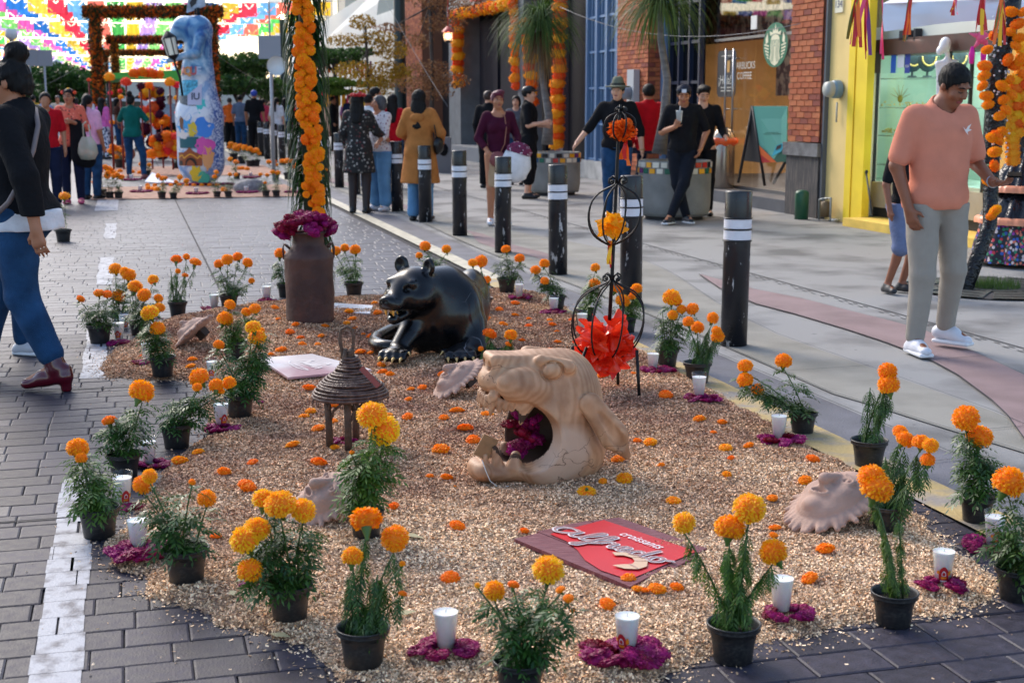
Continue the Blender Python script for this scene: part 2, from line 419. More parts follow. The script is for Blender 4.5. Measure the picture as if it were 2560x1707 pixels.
def line(pts,wd=.006,z=.012):
    for (s0,t0),(s1,t1) in zip(pts,pts[1:]):
        d=Vector((t1-t0,s1-s0)); d.normalize(); n=Vector((-d.y,d.x))*wd/2
        b.add([(t0+n.x,s0+n.y,z),(t0-n.x,s0-n.y,z),(t1-n.x,s1-n.y,z),(t1+n.x,s1+n.y,z)],[(3,2,1,0)])
line([(s,3.375) for s in ss]); line([(s,bl(s)) for s in ss]); line([(s,bu(s)) for s in ss if s<14],.004); line(pl,.006); line(pu,.003)
for s,t0,t1 in ((7.0,3.5,4.05),(5.45,3.6,4.0),(8.95,3.5,4.1),(7.1,4.5,4.9),(7.6,3.06,3.38),(5.0,3.06,3.4),(10.3,3.06,4.4),(12.8,3.06,5.2),(15.2,3.06,8.7),(9.2,5.4,8.7),(11.9,5.4,8.7),(18.1,5.4,8.7),(21,5.4,8.7),(24,3.06,8.7)): line([(s,t0),(s+.03,t1)],.005)
o=b.build('pavement_joint',dk); o.rotation_euler=(0,0,SROT); struct(o)
# slotted drain along the pavement
dr=thing('drain_channel','narrow dark slotted drain running along the grey pavement','drain',(0,0,0),SROT)
b=MB(); 
b.add([(5.27,2,.0032),(5.285,2,.0032),(5.335,40,.0032),(5.32,40,.0032)],[(0,1,2,3)])
b.build('channel_edge',dk,dr)
b=MB()
for i in range(190):
    s=3+i*.15
    for dx in (-.045,-.085):
        if R.random()<.8: t=5.27+.05*(s/40)+dx; b.add([(t,s,.0034),(t+.012,s,.0034),(t+.012,s+.07,.0034),(t,s+.07,.0034)],[(0,1,2,3)])
b.build('slot',dk,dr)
# sawdust carpet
ns,nt_=int((11.0-3.0)/.03),int(3.7/.03)
gs,gt=np.meshgrid(3.0+np.arange(ns)*.03,-.35+np.arange(nt_)*.03,indexing='ij'); pp=np.stack([gs.ravel(),gt.ravel()],1)
hh,dd=sawh(pp); V=np.stack([pp[:,1],pp[:,0],hh],1)
idx=np.arange(ns*nt_).reshape(ns,nt_); Q=np.stack([idx[:-1,:-1],idx[:-1,1:],idx[1:,1:],idx[1:,:-1]],-1).reshape(-1,4)
keep=(dd[Q]>-.05).any(1); Q=Q[keep]
saw=bpy.data.materials.new('sawdust'); saw.use_nodes=True
t_,b_,N_,L_=nodes(saw); b_.inputs['Roughness'].default_value=.85; b_.inputs['Specular IOR Level'].default_value=.2
tc=N_('ShaderNodeTexCoord'); n1=N_('ShaderNodeTexNoise'); n1.inputs['Scale'].default_value=1.7; n1.inputs['Detail'].default_value=5; n1.inputs['Roughness'].default_value=.65; L_(tc.outputs['Object'],n1.inputs['Vector'])
sx=N_('ShaderNodeSeparateXYZ'); L_(tc.outputs['Object'],sx.inputs[0])
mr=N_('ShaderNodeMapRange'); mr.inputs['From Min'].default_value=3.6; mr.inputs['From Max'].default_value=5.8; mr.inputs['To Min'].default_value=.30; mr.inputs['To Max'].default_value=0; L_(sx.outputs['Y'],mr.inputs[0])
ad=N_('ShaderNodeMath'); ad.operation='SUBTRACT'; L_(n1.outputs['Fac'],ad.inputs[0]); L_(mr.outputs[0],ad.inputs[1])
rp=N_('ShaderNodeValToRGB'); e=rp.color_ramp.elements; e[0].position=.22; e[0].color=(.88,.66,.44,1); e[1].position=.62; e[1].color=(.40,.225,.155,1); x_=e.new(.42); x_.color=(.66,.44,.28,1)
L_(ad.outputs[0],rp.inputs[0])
gi=N_('ShaderNodeNewGeometry'); r2=N_('ShaderNodeValToRGB'); e=r2.color_ramp.elements; e[0].position=0; e[0].color=(.42,.36,.32,1); e[1].position=1; e[1].color=(1.9,1.9,1.9,1); x_=e.new(.5); x_.color=(.85,.8,.75,1); x_=e.new(.8); x_.color=(1.45,1.4,1.35,1)
L_(gi.outputs['Random Per Island'],r2.inputs[0])
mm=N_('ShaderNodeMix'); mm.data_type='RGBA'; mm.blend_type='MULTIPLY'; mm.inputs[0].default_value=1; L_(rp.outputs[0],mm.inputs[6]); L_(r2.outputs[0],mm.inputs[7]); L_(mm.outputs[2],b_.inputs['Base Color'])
sawb=bpy.data.materials.new('sawdust_bed'); sawb.use_nodes=True; t2,b2,N2,L2=nodes(sawb); b2.inputs['Roughness'].default_value=.95; b2.inputs['Base Color'].default_value=(.30,.18,.11,1)
n=N2('ShaderNodeTexNoise'); n.inputs['Scale'].default_value=90; r=N2('ShaderNodeValToRGB'); r.color_ramp.elements[0].color=(.12,.065,.04,1); r.color_ramp.elements[1].color=(.42,.28,.19,1); tc2=N2('ShaderNodeTexCoord'); L2(tc2.outputs['Object'],n.inputs['Vector']); L2(n.outputs['Fac'],r.inputs[0]); L2(r.outputs[0],b2.inputs['Base Color'])
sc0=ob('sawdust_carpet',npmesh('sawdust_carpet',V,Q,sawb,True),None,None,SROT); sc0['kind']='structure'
# chips
n=820000
cs=NR.rand(n)**1.45*7.9+3.0; ct=-.4+NR.rand(n)*3.7; cp=np.stack([cs,ct],1); h,d=sawh(cp)
keep=(d>0)|((d>-.12)&(NR.rand(n)<.05*np.exp(np.minimum(d,0)*22)*3))|((d>-.7)&(NR.rand(n)<.0012))
cp,h,d=cp[keep],np.maximum(h[keep],.001),d[keep]; n=len(cp)
sz=(.0017+.0024*NR.rand(n))*(1+(cp[:,0]-3.4)*.09)
a=NR.rand(n)*6.28; tl=NR.randn(n)*.55; u=np.stack([np.cos(a)*np.cos(tl),np.sin(a)*np.cos(tl),np.sin(tl)],1)
a2=NR.randn(n)*.6; wv=np.stack([-np.sin(a)*np.cos(a2),np.cos(a)*np.cos(a2),np.sin(a2)],1)
c0=np.stack([cp[:,1],cp[:,0],h+sz*.55*np.where(d>0,1,.4)],1); U=u*(sz*1.5)[:,None]; W=wv*(sz*.8)[:,None]
V=np.stack([c0-U-W,c0+U-W*.6,c0+U*.8+W,c0-U*.9+W],1).reshape(-1,3); V[:,2]=np.maximum(V[:,2],.0012)
Q=np.arange(n*4).reshape(n,4)
o=ob('wood_shavings',npmesh('wood_shavings',V,Q,saw),sc0); o['kind']='stuff'
print('chips',n)
# ================= MARIGOLDS, CANDLES =================
def petal_mat(name,c,c2,rough=.55):
    m=bpy.data.materials.new(name); m.use_nodes=True; MATS[name]=m; t,b,N,L=nodes(m)
    gi=N('ShaderNodeNewGeometry'); r=N('ShaderNodeValToRGB'); r.color_ramp.elements[0].color=(*c,1); r.color_ramp.elements[1].color=(*c2,1)
    L(gi.outputs['Random Per Island'],r.inputs[0]); oi=N('ShaderNodeObjectInfo'); hs=N('ShaderNodeHueSaturation'); mr=N('ShaderNodeMapRange'); mr.inputs['To Min'].default_value=.485; mr.inputs['To Max'].default_value=.512
    L(oi.outputs['Random'],mr.inputs[0]); L(mr.outputs[0],hs.inputs['Hue']); L(r.outputs[0],hs.inputs['Color']); L(hs.outputs[0],b.inputs['Base Color'])
    b.inputs['Roughness'].default_value=rough; b.inputs['Specular IOR Level'].default_value=.25
    tr=N('ShaderNodeBsdfTranslucent'); L(hs.outputs[0],tr.inputs['Color']); ms=N('ShaderNodeMixShader'); ms.inputs[0].default_value=.3
    L(b.outputs[0],ms.inputs[1]); L(tr.outputs[0],ms.inputs[2]); L(ms.outputs[0],t.nodes['Material Output'].inputs[0]); return m
ORG=petal_mat('marigold_orange',(1,.36,.003),(1,.50,.006)); GLD=petal_mat('marigold_gold',(1,.50,.010),(1,.66,.02)); DEEP=petal_mat('marigold_deep',(1,.25,.002),(1,.38,.004))
MAG=petal_mat('cockscomb_magenta',(.20,.004,.060),(.46,.012,.17),.5); MAG2=petal_mat('cockscomb_crimson',(.17,.003,.022),(.36,.008,.07),.5)
LEAF=petal_mat('marigold_leaf',(.018,.062,.013),(.07,.165,.025),.42); LEAF2=petal_mat('marigold_leaf_pale',(.035,.10,.014),(.13,.24,.035),.42)
for m_ in (LEAF,LEAF2):
    m_.node_tree.nodes['Principled BSDF'].inputs['Specular IOR Level'].default_value=.5
STEM=mat('stem_green',(.045,.10,.02),.5,var=.3,scale=30)
def ruffle_ball(n,seed,flat=.78,wd=.17,lo=-.55,tip=.10,curl=.5,depth=.5,seg=3):
    """pompon of ruffled petals, unit radius"""
    r=random.Random(seed); b=MB(); inner=MB()
    for i in range(n):
        z=1-(1-lo)*(i+.5)/n; a=i*2.399963+r.uniform(-.2,.2); q=math.sqrt(max(0,1-z*z)); d=Vector((q*math.cos(a),q*math.sin(a),z))
        up=Vector((0,0,1)); tg=d.cross(up); tg=tg.normalized() if tg.length>.05 else Vector((1,0,0)); bt=d.cross(tg)
        ang=r.uniform(-.9,.9)+(0 if z<.8 else r.uniform(0,3)); e=tg*math.cos(ang)+bt*math.sin(ang); o=(bt*math.cos(ang)-tg*math.sin(ang))
        dep=1-depth*.6; Rr=r.uniform(.9,1.04); w=wd*r.uniform(.7,1.2)
        vs=[]
        for k,(rr,ww,of) in enumerate(((dep,.35,0),(Rr-.1,.9,.02),(Rr,1.0,.06*curl+.05))):
            for j in range(seg):
                x=(j/(seg-1)-.5)*2; wb=r.uniform(-1,1)*tip*.5*(k>0)
                p=d*(rr-abs(x)*.05*(k==2)+wb*.5)+e*(x*w*ww*.6)+o*(of+wb)
                vs.append(Vector((p.x,p.y,p.z*flat)))
        fs=[(k*seg+j,k*seg+j+1,(k+1)*seg+j+1,(k+1)*seg+j) for k in range(2) for j in range(seg-1)]
        b.add(vs,fs,0,False)
    b.ball((0,0,0),(.80,.80,.80*flat),12,1)
    return b
CORE=mat('marigold_core',(.95,.22,.003),.8); CALYX=mat('calyx_green',(.07,.14,.02),.5)
def flower_mesh(seed,m,n=290,flat=.86,lo=-.7,**k):
    k.setdefault('wd',.145); k.setdefault('tip',.075); b=ruffle_ball(n,seed,flat,lo=lo,**k)
    b.lathe([(.10,-1.15),(.14,-.95),(.30,-.75*flat-.05),(.34,-.5*flat)],8,mi=2)
    return b.mesh('flower',[m,CORE,CALYX])
FM={'o':[flower_mesh(i,ORG) for i in range(3)],'g':[flower_mesh(i+10,GLD) for i in range(3)],'d':[flower_mesh(i+20,DEEP,150,.62,wd=.22,tip=.2) for i in range(3)]}
FMs={'o':[flower_mesh(i+40,ORG,60,.75,wd=.3,tip=.2,seg=2) for i in range(2)]}
def loose_mesh(seed,m): 
    b=ruffle_ball(120,seed,.55,wd=.24,lo=-.15,tip=.26,depth=.8); return b.mesh('flower_head',[m,CORE])
LM=[loose_mesh(60+i,(DEEP,ORG,DEEP)[i%3]) for i in range(5)]
b=ruffle_ball(90,77,.5,wd=.26,lo=.0,tip=.26,depth=.9); b.ball((0,0,.42),(.2,.2,.28),8,2); LMC=b.mesh('flower_head',[ORG,CORE,CALYX])
POT=mat('pot_plastic',(.015,.015,.017),.42,col2=(.05,.046,.042),thr=(.46,.8),scale=7,stretch=(1,1,2),bump=.15,bscale=40,rvar=.12); SOIL=mat('soil',(.028,.020,.014),.95,var=.5,scale=60,bump=1,bscale=120)
def potmesh():
    b=MB(); b.lathe([(0,.004),(.70,0),(.72,.02),(.80,.75),(.90,1.22),(.93,1.235),(.925,1.25),(1.0,1.25),(1.0,1.29),(.985,1.40),(1.0,1.42),(1.03,1.43),(1.03,1.47),(1.0,1.49),(.955,1.47),(.93,1.35),(.86,1.1),(.8,.9)],28); 
    m=b.mesh('pot',POT); return m
def soilmesh():
    b=MB(); b.lathe([(.87,1.10),(.6,1.15),(.3,1.12),(0,1.14)],20,wob=lambda a,z:.05*math.sin(a*5+z*30)); return b.mesh('soil',SOIL)
POTM,SOILM=potmesh(),soilmesh()
def leaf(b,o,d,L,r,droop=.5,n=5,mi=0,wd=.16):
    """pinnate leaf: opposite narrow leaflets along a drooping rachis"""
    d=d.normalized(); p=Vector(o); side=d.cross(Vector((0,0,1))); side=side.normalized() if side.length>.05 else Vector((1,0,0))
    roll=r.uniform(-.6,.6); pts=[p.copy()]
    for i in range(n+1):
        d=(d+Vector((0,0,-droop*.28))).normalized(); p=p+d*L/(n+1); pts.append(p.copy())
    nrm=side.cross(d); sd=(side*math.cos(roll)+nrm*math.sin(roll)).normalized()
    for i in range(1,n+2):
        q=pts[i]; dd=(pts[i]-pts[i-1]).normalized(); ll=L*.40*(1-.35*abs(i/(n+1)-.45)*1.6)
        for s_ in ((-1,1) if i<=n else (0,)):
            v=(dd*.75+sd*s_*.8+Vector((0,0,-.25*droop+r.uniform(-.15,.15)))).normalized(); w=v.cross(sd.cross(dd)).normalized()*ll*wd
            b.add([q,q+v*ll*.42+w,q+v*ll,q+v*ll*.42-w],[(0,1,2,3)],mi)
    b.add([pts[0]+sd*.0012,pts[-1]+sd*.0006,pts[-1]-sd*.0006,pts[0]-sd*.0012],[(0,1,2,3)],mi)
def pot_plant(x,y,rw,flowers,desc,h=None,spread=1.0,leaves=70,style='n',rimoff=None,far=False,grp='potted marigolds round the sawdust carpet',kinds='o',lean=(0,0)):
    r=random.Random(int(x*7+y)); base=GS(x,y-rw*.13) if not far else G(x,y-rw*.13)
    pr_=rw/2/PX(base+Vector((0,0,.13)))/1.03; sc=pr_
    t=thing('potted_marigold',desc,'potted plant',base,r.uniform(0,6),grp)
    rz=t.rotation_euler[2]; Mi=Matrix.Rotation(-rz,3,'Z')
    p=ob('pot',POTM,t,None,None,sc); ob('soil',SOILM,t,None,None,sc)
    zt=1.1*sc; f3=[]
    fl=MB(); st=MB()
    tops=[]
    for i,(fx,fy,fr) in enumerate(flowers):
        Y=base.y+r.uniform(-.05,.06)-.02*i; q=AT(fx,fy,Y); q=q-base; rr=fr/PX(base+q)
        tops.append((q,rr))
    hmax=h if h else (max([q.z for q,_ in tops])-.06 if tops else .3)
    nst=max(4,min(8,len(tops)+2)); stems=[]
    for i in range(max(nst,len(tops))):
        a=r.uniform(0,6.28); o=Vector((math.cos(a)*sc*.35,math.sin(a)*sc*.35,zt))
        if i<len(tops): q,rr=tops[i]; e=q-Vector((0,0,rr*.9))
        else:
            a2=a+r.uniform(-.5,.5); e=Vector((math.cos(a2)*sc*spread*.62+lean[0]*.8,math.sin(a2)*sc*spread*.62,zt+(hmax-zt)*r.uniform(.6,1)))
            if tops: e+=Vector((tops[0][0].x*.35,0,0))
        m=(o+e)/2+Vector((r.uniform(-.02,.02),r.uniform(-.02,.02),.01)); m.x=o.x+(e.x-o.x)*.38
        pts=[o+(m-o)*2*u*(1-u)*1.0+ (e-o)*u*u if False else (1-u)**2*o+2*u*(1-u)*m+u*u*e for u in [j/6 for j in range(7)]]
        stems.append(pts); (fl if far else st).tube([Mi@q for q in pts],[.0035*(1-.3*j/6) for j in range(7)],5 if not far else 3,1 if far else 0)
    topz=zt+(hmax-zt)
    for i in range(int(leaves*1.25)):
        pts=stems[i%len(stems)]; 
        u=.12+.88*r.random()**.85; lim=1.0 if i%len(stems)>=len(tops) else .97
        u=u*lim; k=min(5,int(u*6)); q=pts[k]+(pts[k+1]-pts[k])*(u*6-k)
        a=r.uniform(0,6.28); 
        L=(.058+.036*r.random())*(.85 if far else 1)*(1.1-.3*u)*min(spread,1.15)
        if style=='d': d=Vector((math.cos(a),math.sin(a),-.3)); L*=.9; dr=1.9
        else: d=Vector((math.cos(a),math.sin(a),r.uniform(.1,.9))); dr=.9
        leaf(fl,Mi@q,Mi@d,L,r,dr,(4 if not far else 3),0,.17 if style!='d' else .13)
    if not far: st.build('stem',STEM,t)
    fo=fl.build('foliage',[LEAF2 if style=='d' and r.random()<.4 or r.random()<.25 else LEAF,STEM],t)
    for i,(q,rr) in enumerate(tops):
        k=kinds[i%len(kinds)]; ms=FM[k] if not far else FMs['o']
        f=ob('flower',ms[r.randrange(len(ms))],t,Mi@q); f.rotation_euler=(r.uniform(-.35,.55) if not far else .2,r.uniform(-.4,.4),r.uniform(0,6)); k=rr*1.1; f.scale=(k,k,k*r.uniform(.95,1.1))
        # tilt: front flowers face the viewer a little
    return t
PP=pot_plant
PP(250,866,66,[(247,732,13),(268,735,12),(202,747,11)],'marigold pot standing on road by white dash, leftmost behind the candles',leaves=110,spread=1.25,kinds='d')
PP(300,820,48,[(288,672,16),(312,680,13),(322,687,18),(297,740,17)],'marigold pot at the back left corner with four flat orange heads',leaves=80,spread=1.2)
PP(345,842,46,[(338,717,18),(360,737,17),(383,699,13),(396,746,12),(399,769,14)],'tall loose marigold pot behind the pot beside the leaf-edged mask',leaves=90,spread=1.5,kinds='go')
PP(407,948,70,[(374,782,22),(394,822,19)],'marigold pot with two heads left of the first clay mask',leaves=120,spread=1.25,kinds='go')
PP(445,795,51,[(441,648,14),(466,642,9),(489,655,15),(445,678,7),(463,688,8)],'marigold pot on the paving behind the sawdust corner, orange heads above droopy leaves',leaves=70,spread=.95,style='d',kinds='do')
PP(573,778,50,[(547,660,12),(568,649,15),(594,642,13),(619,657,13),(629,702,8)],'full marigold pot on the back edge between two candles',leaves=110,spread=1.1,kinds='o')
PP(587,907,66,[(575,762,14),(615,780,12),(637,772,15),(563,797,20)],'bushy marigold pot hidden behind the tallest left pot',leaves=110,spread=1.0,kinds='o')
PP(600,1051,80,[(643,843,22),(547,862,14),(632,817,19),(654,826,8)],'tall dense marigold pot left of the pale sign board',leaves=190,spread=1.25,kinds='go')
PP(442,1128,85,[(497,943,25),(540,963,18),(573,957,17),(493,968,12),(552,978,10)],'marigold pot with cupped orange heads standing on dark pavers left of sawdust',leaves=110,spread=1.1,kinds='o')
PP(312,1205,88,[(354,978,31),(273,1051,18)],'marigold pot with one big head, second from the front left corner',leaves=130,spread=1.25,kinds='od')
PP(249,1354,109,[(194,1120,27),(203,1145,15)],'front left corner marigold pot beside the white painted line',leaves=120,spread=1.2,kinds='o')
PP(467,1465,120,[(357,1211,24),(374,1190,19),(517,1245,23),(480,1205,9)],'marigold pot with long dark leaves next to candle on front left petals',leaves=120,spread=1.1,kinds='o')
PP(725,1556,122,[(660,1248,29),(700,1260,38),(758,1275,31),(644,1321,32),(612,1348,36),(625,1426,31)],'marigold pot with six large golden heads on the front edge',leaves=170,spread=1.3,kinds='gggggo')
PP(909,1676,138,[(915,1296,41),(987,1345,34),(881,1391,26),(1007,1483,11),(1006,1409,8)],'front marigold pot with two open ruffled orange heads and limp leaves',leaves=170,spread=.95,style='d',kinds='dog')
PP(1300,1758,140,[(1371,1423,39),(1236,1476,26),(1284,1461,15),(1401,1473,13),(1421,1495,14),(1431,1526,7),(1194,1463,8)],'nearest marigold pot cut by the picture edge, between two candles',leaves=150,spread=1.0,kinds='godddd')
PP(1832,1666,138,[(1873,1270,40),(1824,1319,37),(1710,1306,28),(1933,1380,34)],'front marigold pot with four round heads and wilted hanging leaves',leaves=230,spread=.85,style='d',kinds='go')
PP(2233,1574,120,[(2179,1193,34),(2193,1220,40)],'marigold pot with upright bundled stems near the smiling mask',leaves=190,spread=.55,style='d',kinds='o')
PP(2215,1335,90,[(2251,1080,19),(2263,1098,23),(2303,1105,22),(2326,1113,20),(2319,1150,18)],'marigold pot with five small heads behind the bundled pot',leaves=150,spread=1.05,style='d',kinds='o')
PP(2171,1176,95,[(2219,928,23),(2222,962,27)],'marigold pot on the kerb strip with two stacked heads',leaves=110,spread=.95,style='d',kinds='o')
PP(2006,1091,75,[(1863,915,19),(1863,950,20),(1894,974,16),(1959,902,21)],'leaning marigold pot on yellow kerb with heads reaching left',leaves=110,spread=1.2,kinds='o',lean=(-.25,0))
PP(1743,966,74,[(1744,818,17),(1782,795,15),(1792,827,13),(1794,842,17),(1721,804,14)],'marigold pot on right kerb edge in front of the nearest bollard',leaves=110,spread=1.0,style='d',kinds='o')
PP(1668,923,62,[(1679,743,22),(1694,755,12),(1731,772,16),(1704,773,12),(1682,787,13)],'marigold pot to the left behind the candle nearest the first bollard',leaves=100,spread=1.15,kinds='o')
PP(1565,838,58,[(1591,723,15),(1541,720,16),(1557,752,18),(1581,740,10)],'marigold pot behind the iron cage and orange tissue flower',leaves=80,spread=1.1,kinds='o')
PP(1462,818,57,[(1488,669,12),(1486,710,15)],'pale green marigold pot left of the iron spire stem',leaves=90,spread=1.15,kinds='o')
PP(1392,778,48,[(1339,675,13),(1361,659,13),(1362,702,11)],'marigold pot with heads leaning left, in front of third bollard',leaves=80,spread=1.2,kinds='o',lean=(-.1,0))
PP(1267,737,51,[(1265,623,12),(1299,646,13)],'small marigold pot between the panther and second row bollard',leaves=70,spread=1.1,kinds='o')
PP(1208,785,50,[(1203,653,16),(1182,657,12),(1217,700,11)],'marigold pot tucked behind the black panther haunch',leaves=80,spread=.8,style='d',kinds='o')
PP(1085,708,48,[(1063,615,14),(1116,623,12),(1048,639,9)],'marigold pot whose heads peep above the black panther back',leaves=60,spread=1.0,kinds='o')
PP(885,747,50,[(840,627,12),(862,620,11),(888,624,14)],'marigold pot on paving right of the rusty milk can',leaves=90,spread=1.1,kinds='o')
PP(715,748,48,[(700,634,14)],'marigold pot half hidden behind the left of the milk can',leaves=60,spread=1.1,kinds='o')
PP(1245,925,60,[(1224,834,18),(1277,838,16),(1272,860,9),(1202,872,7)],'low marigold pot between panther paw and wooden head',leaves=160,spread=1.1,style='d',kinds='do')
PP(916,1350,95,[(930,1037,37),(960,1075,38),(880,1131,7)],'tall marigold pot with two golden heads in front of the wicker lantern',leaves=190,spread=1.3,kinds='ggd')
PP(2540,1510,115,[(2523,1205,40)],'marigold pot cut by the right picture edge',leaves=120,spread=1.3,kinds='o')
PP(2440,1315,92,[(2415,1045,33),(2448,1092,33)],'marigold pot near right edge with two wide flat heads',leaves=130,spread=1.3,kinds='o')
PP(159,610,44,[(161,490,14)],'marigold pot half hidden behind the woman in black sweater',leaves=50,spread=1.0,far=True)
# ---- candles
GLASS=bpy.data.materials.new('candle_glass'); GLASS.use_nodes=True; t_,b_,N_,L_=nodes(GLASS)
tr=N_('ShaderNodeBsdfTransparent'); gl=N_('ShaderNodeBsdfGlossy'); gl.inputs['Roughness'].default_value=.04; fr=N_('ShaderNodeLayerWeight'); fr.inputs[0].default_value=.5; pw=N_('ShaderNodeMath'); pw.operation='POWER'; pw.inputs[1].default_value=3.2; L_(fr.outputs['Facing'],pw.inputs[0]); pm=N_('ShaderNodeMath'); pm.operation='MULTIPLY_ADD'; pm.inputs[1].default_value=.4; pm.inputs[2].default_value=.02; L_(pw.outputs[0],pm.inputs[0]); mxs=N_('ShaderNodeMixShader'); tr.inputs[0].default_value=(.97,.98,.98,1)
L_(pm.outputs[0],mxs.inputs[0]); L_(tr.outputs[0],mxs.inputs[1]); L_(gl.outputs[0],mxs.inputs[2]); L_(mxs.outputs[0],t_.nodes['Material Output'].inputs[0])
WAX=mat('candle_wax',(.92,.91,.88),.35,sss=.3,var=.03,scale=6)
b=MB(); fl_=lambda a,z:.018*abs(math.sin(a*9)) if z<1.9 else 0
b.lathe([(.0,.05),(.62,.0),(.64,.05),(1.0,3.2),(1.015,3.23),(.995,3.25),(.965,3.21),(.66,.35)],36,wob=fl_); GLM=b.mesh('glass',GLASS)
b=MB(); b.lathe([(0,.15),(.61,.15),(.88,2.60),(.905,2.72),(.86,2.68),(.4,2.65),(0,2.66)],24); WXM=b.mesh('wax',WAX)
b=MB(); b.tube([(0,0,2.6),(.02,0,2.8),(.05,.01,2.9)],.02,5); WKM=b.mesh('wick',mat('wick',(.35,.3,.25),.8))
b=MB()
lr=mat('label_red',(.45,.012,.02),.5); ly=mat('label_yellow',(.75,.25,.01),.5); lw=mat('label_white',(.7,.68,.7),.5)
def patch(a0,a1,z0,z1,mi,of,rnd=False):
    n=8; vs=[]
    for j,(z) in enumerate((z0,z1)):
        for i in range(n+1):
            u=i/n; a=a0+(a1-a0)*u; zz=z
            if rnd and j==1: zz=z0+(z1-z0)*(.55+.45*math.sin(math.pi*u))
            r_=(.635+.115*zz)*1.03+of; vs.append((r_*math.sin(a),-r_*math.cos(a),zz))
    b.add(vs,[(i,i+1,n+2+i,n+1+i) for i in range(n)],mi,True)
patch(-.55,.55,.4,1.6,0,0,True); patch(-.75,-.45,.95,1.25,1,.005,True); patch(.45,.75,.85,1.3,1,.005,True); patch(-.5,.5,.25,.5,0,.004); patch(-.38,.38,.28,.42,2,.012); patch(-.22,.22,.8,1.25,2,.012,True); patch(-.16,.16,.84,1.15,0,.018,True); patch(-.3,.3,.55,.72,1,.012)
LBM=b.mesh('label',[lr,ly,lw])
def clump_mesh(seed,m):
    r=random.Random(seed); b=MB()
    for i in range(7):
        c=Vector((r.uniform(-.5,.5),r.uniform(-.5,.5),r.uniform(0,.25))); q=ruffle_ball(26,seed*10+i,.8,wd=.42,lo=-.2,tip=.34,depth=.7)
        k=r.uniform(.4,.62); b.add([Vector(v)*k+c for v in q.v],q.f,0)
    return b.mesh('petal_clump',m)
CLM=[clump_mesh(i,(MAG,MAG,MAG2)[i%3]) for i in range(5)]
def candle(x,y,wpx,desc,lab=0,ring=None,rdesc=None,n=9):
    r=random.Random(int(x+y)); p=GS(x,y-wpx*.12); k=wpx/2/PX(p+Vector((0,0,.1)))
    t=thing('glass_candle',desc,'candle',p+Vector((0,0,.004)),r.uniform(-.3,.3)+lab,'white candles in glass tumblers')
    ob('glass',GLM,t,None,None,k); ob('wax',WXM,t,None,None,k); ob('wick',WKM,t,None,None,k)
    if lab is not None and lab!=0 or lab==.01: ob('label',LBM,t,None,None,k)
    if ring is not None: petals(ring[0],ring[1],ring[2],rdesc or 'magenta cockscomb petals ringed round '+desc[desc.find('candle'):],(x,y),n)
def petals(x0,x1,y,desc,cxy=None,n=9):
    r=random.Random(int(x0+y)); c=GS((x0+x1)/2,y) if cxy is None else GS((x0+x1)/2,(y+cxy[1]-6)/2); rx=(x1-x0)/2/PX(c)
    t=thing('petal_ring',desc,'petals',c,0,'magenta cockscomb petals round the candles')
    for i in range(n):
        a=2*math.pi*i/n+r.uniform(-.3,.3); k=r.uniform(.30,.42)*rx; rr=rx-k*.8
        o=ob('petal_clump',CLM[r.randrange(5)],t,(math.cos(a)*rr,math.sin(a)*rr*.8,.006+k*.15)); o.rotation_euler=(r.uniform(-.4,.4),r.uniform(-.4,.4),r.uniform(0,6)); o.scale=(k*1.25,k*1.25,k*.8)
candle(311,827,27,'white candle behind the far left marigold pot, label half showing',.9,None)
candle(298,855,32,'labelled white candle right of the leftmost back pot',.3,(270,333,875),'magenta petals round the labelled candle by the leftmost back pot')
candle(368,905,31,'plain white candle behind the two-headed left marigold pot',0,(330,378,920),'dark crimson petal heap left of the plain candle on left sawdust',6)
candle(531,950,31,'tall labelled candle left of the tallest left marigold pot',.3)
candle(536,776,26,'white candle on the back edge in front of paving',0,(505,555,783),'thin magenta petal line under the back edge candle',7)
candle(667,755,26,'white candle just left of the rusty milk can',0,(643,690,760),'thin magenta petals left of the milk can',7)
candle(554,1072,42,'fluted candle right of the cupped-flower pot, label at side',.8,(507,603,1088),'crimson petals under the fluted candle left of centre',9)
candle(373,1166,42,'white candle behind drooping leaves near front left',0,(335,425,1172),'magenta petals behind the front left corner pot')
candle(309,1270,52,'candle with bright red label right of the front left corner pot',.35,(300,366,1280),'magenta petals beside the red-labelled corner candle')
candle(347,1383,57,'clear fluted candle on the biggest front left petal heap',0,(270,430,1395),'large crimson and magenta petal heap on the front left sawdust',12)
candle(655,1440,52,'white candle hidden behind six-headed golden marigold pot',0)
petals(596,650,1462,'small magenta petal bunch below the golden marigold heads',None,5)
candle(1115,1630,70,'big front candle between the limp-leaved and nearest marigold pots',0,(1029,1197,1640),'magenta petal ring round the front centre candle',12)
candle(1567,1640,70,'front candle with side label and big petal ring, right of nearest pot',-.9,(1459,1657,1652),'widest straggly magenta petal ring at the front edge',13)
candle(1953,1538,64,'front candle right of the wilted four-headed marigold pot',0,(1909,2040,1552),'magenta petals right of the wilted marigold pot')
candle(2356,1466,61,'red-labelled candle on sawdust at front right, alone in the open',.01,(2290,2417,1480),'magenta petals round the open front right candle')
candle(2484,1373,56,'red-labelled candle near the right picture edge',.01,(2412,2556,1382),'magenta petals near the right picture edge')
candle(1946,1103,43,'white candle in front of the leaning pot on the kerb',0,(1894,2005,1115),'magenta petals in front of the leaning kerb pot')
candle(1747,1000,39,'white candle below the pot before the nearest bollard',0,(1711,1801,1010),'magenta petals below the pot before nearest bollard')
candle(1632,933,33,'white candle right of the iron cage leg',0,(1601,1686,935),'magenta petals right of the iron cage leg')
candle(1455,828,29,'white candle seen through the lowest iron cage',0)
candle(1384,786,27,'white candle beside pot before the third bollard',0,(1351,1413,790),'magenta petals beside pot before the third bollard',8)
candle(1298,747,24,'furthest right candle with burnt black top',0,(1271,1331,751),'magenta petals under the furthest right candle',8)
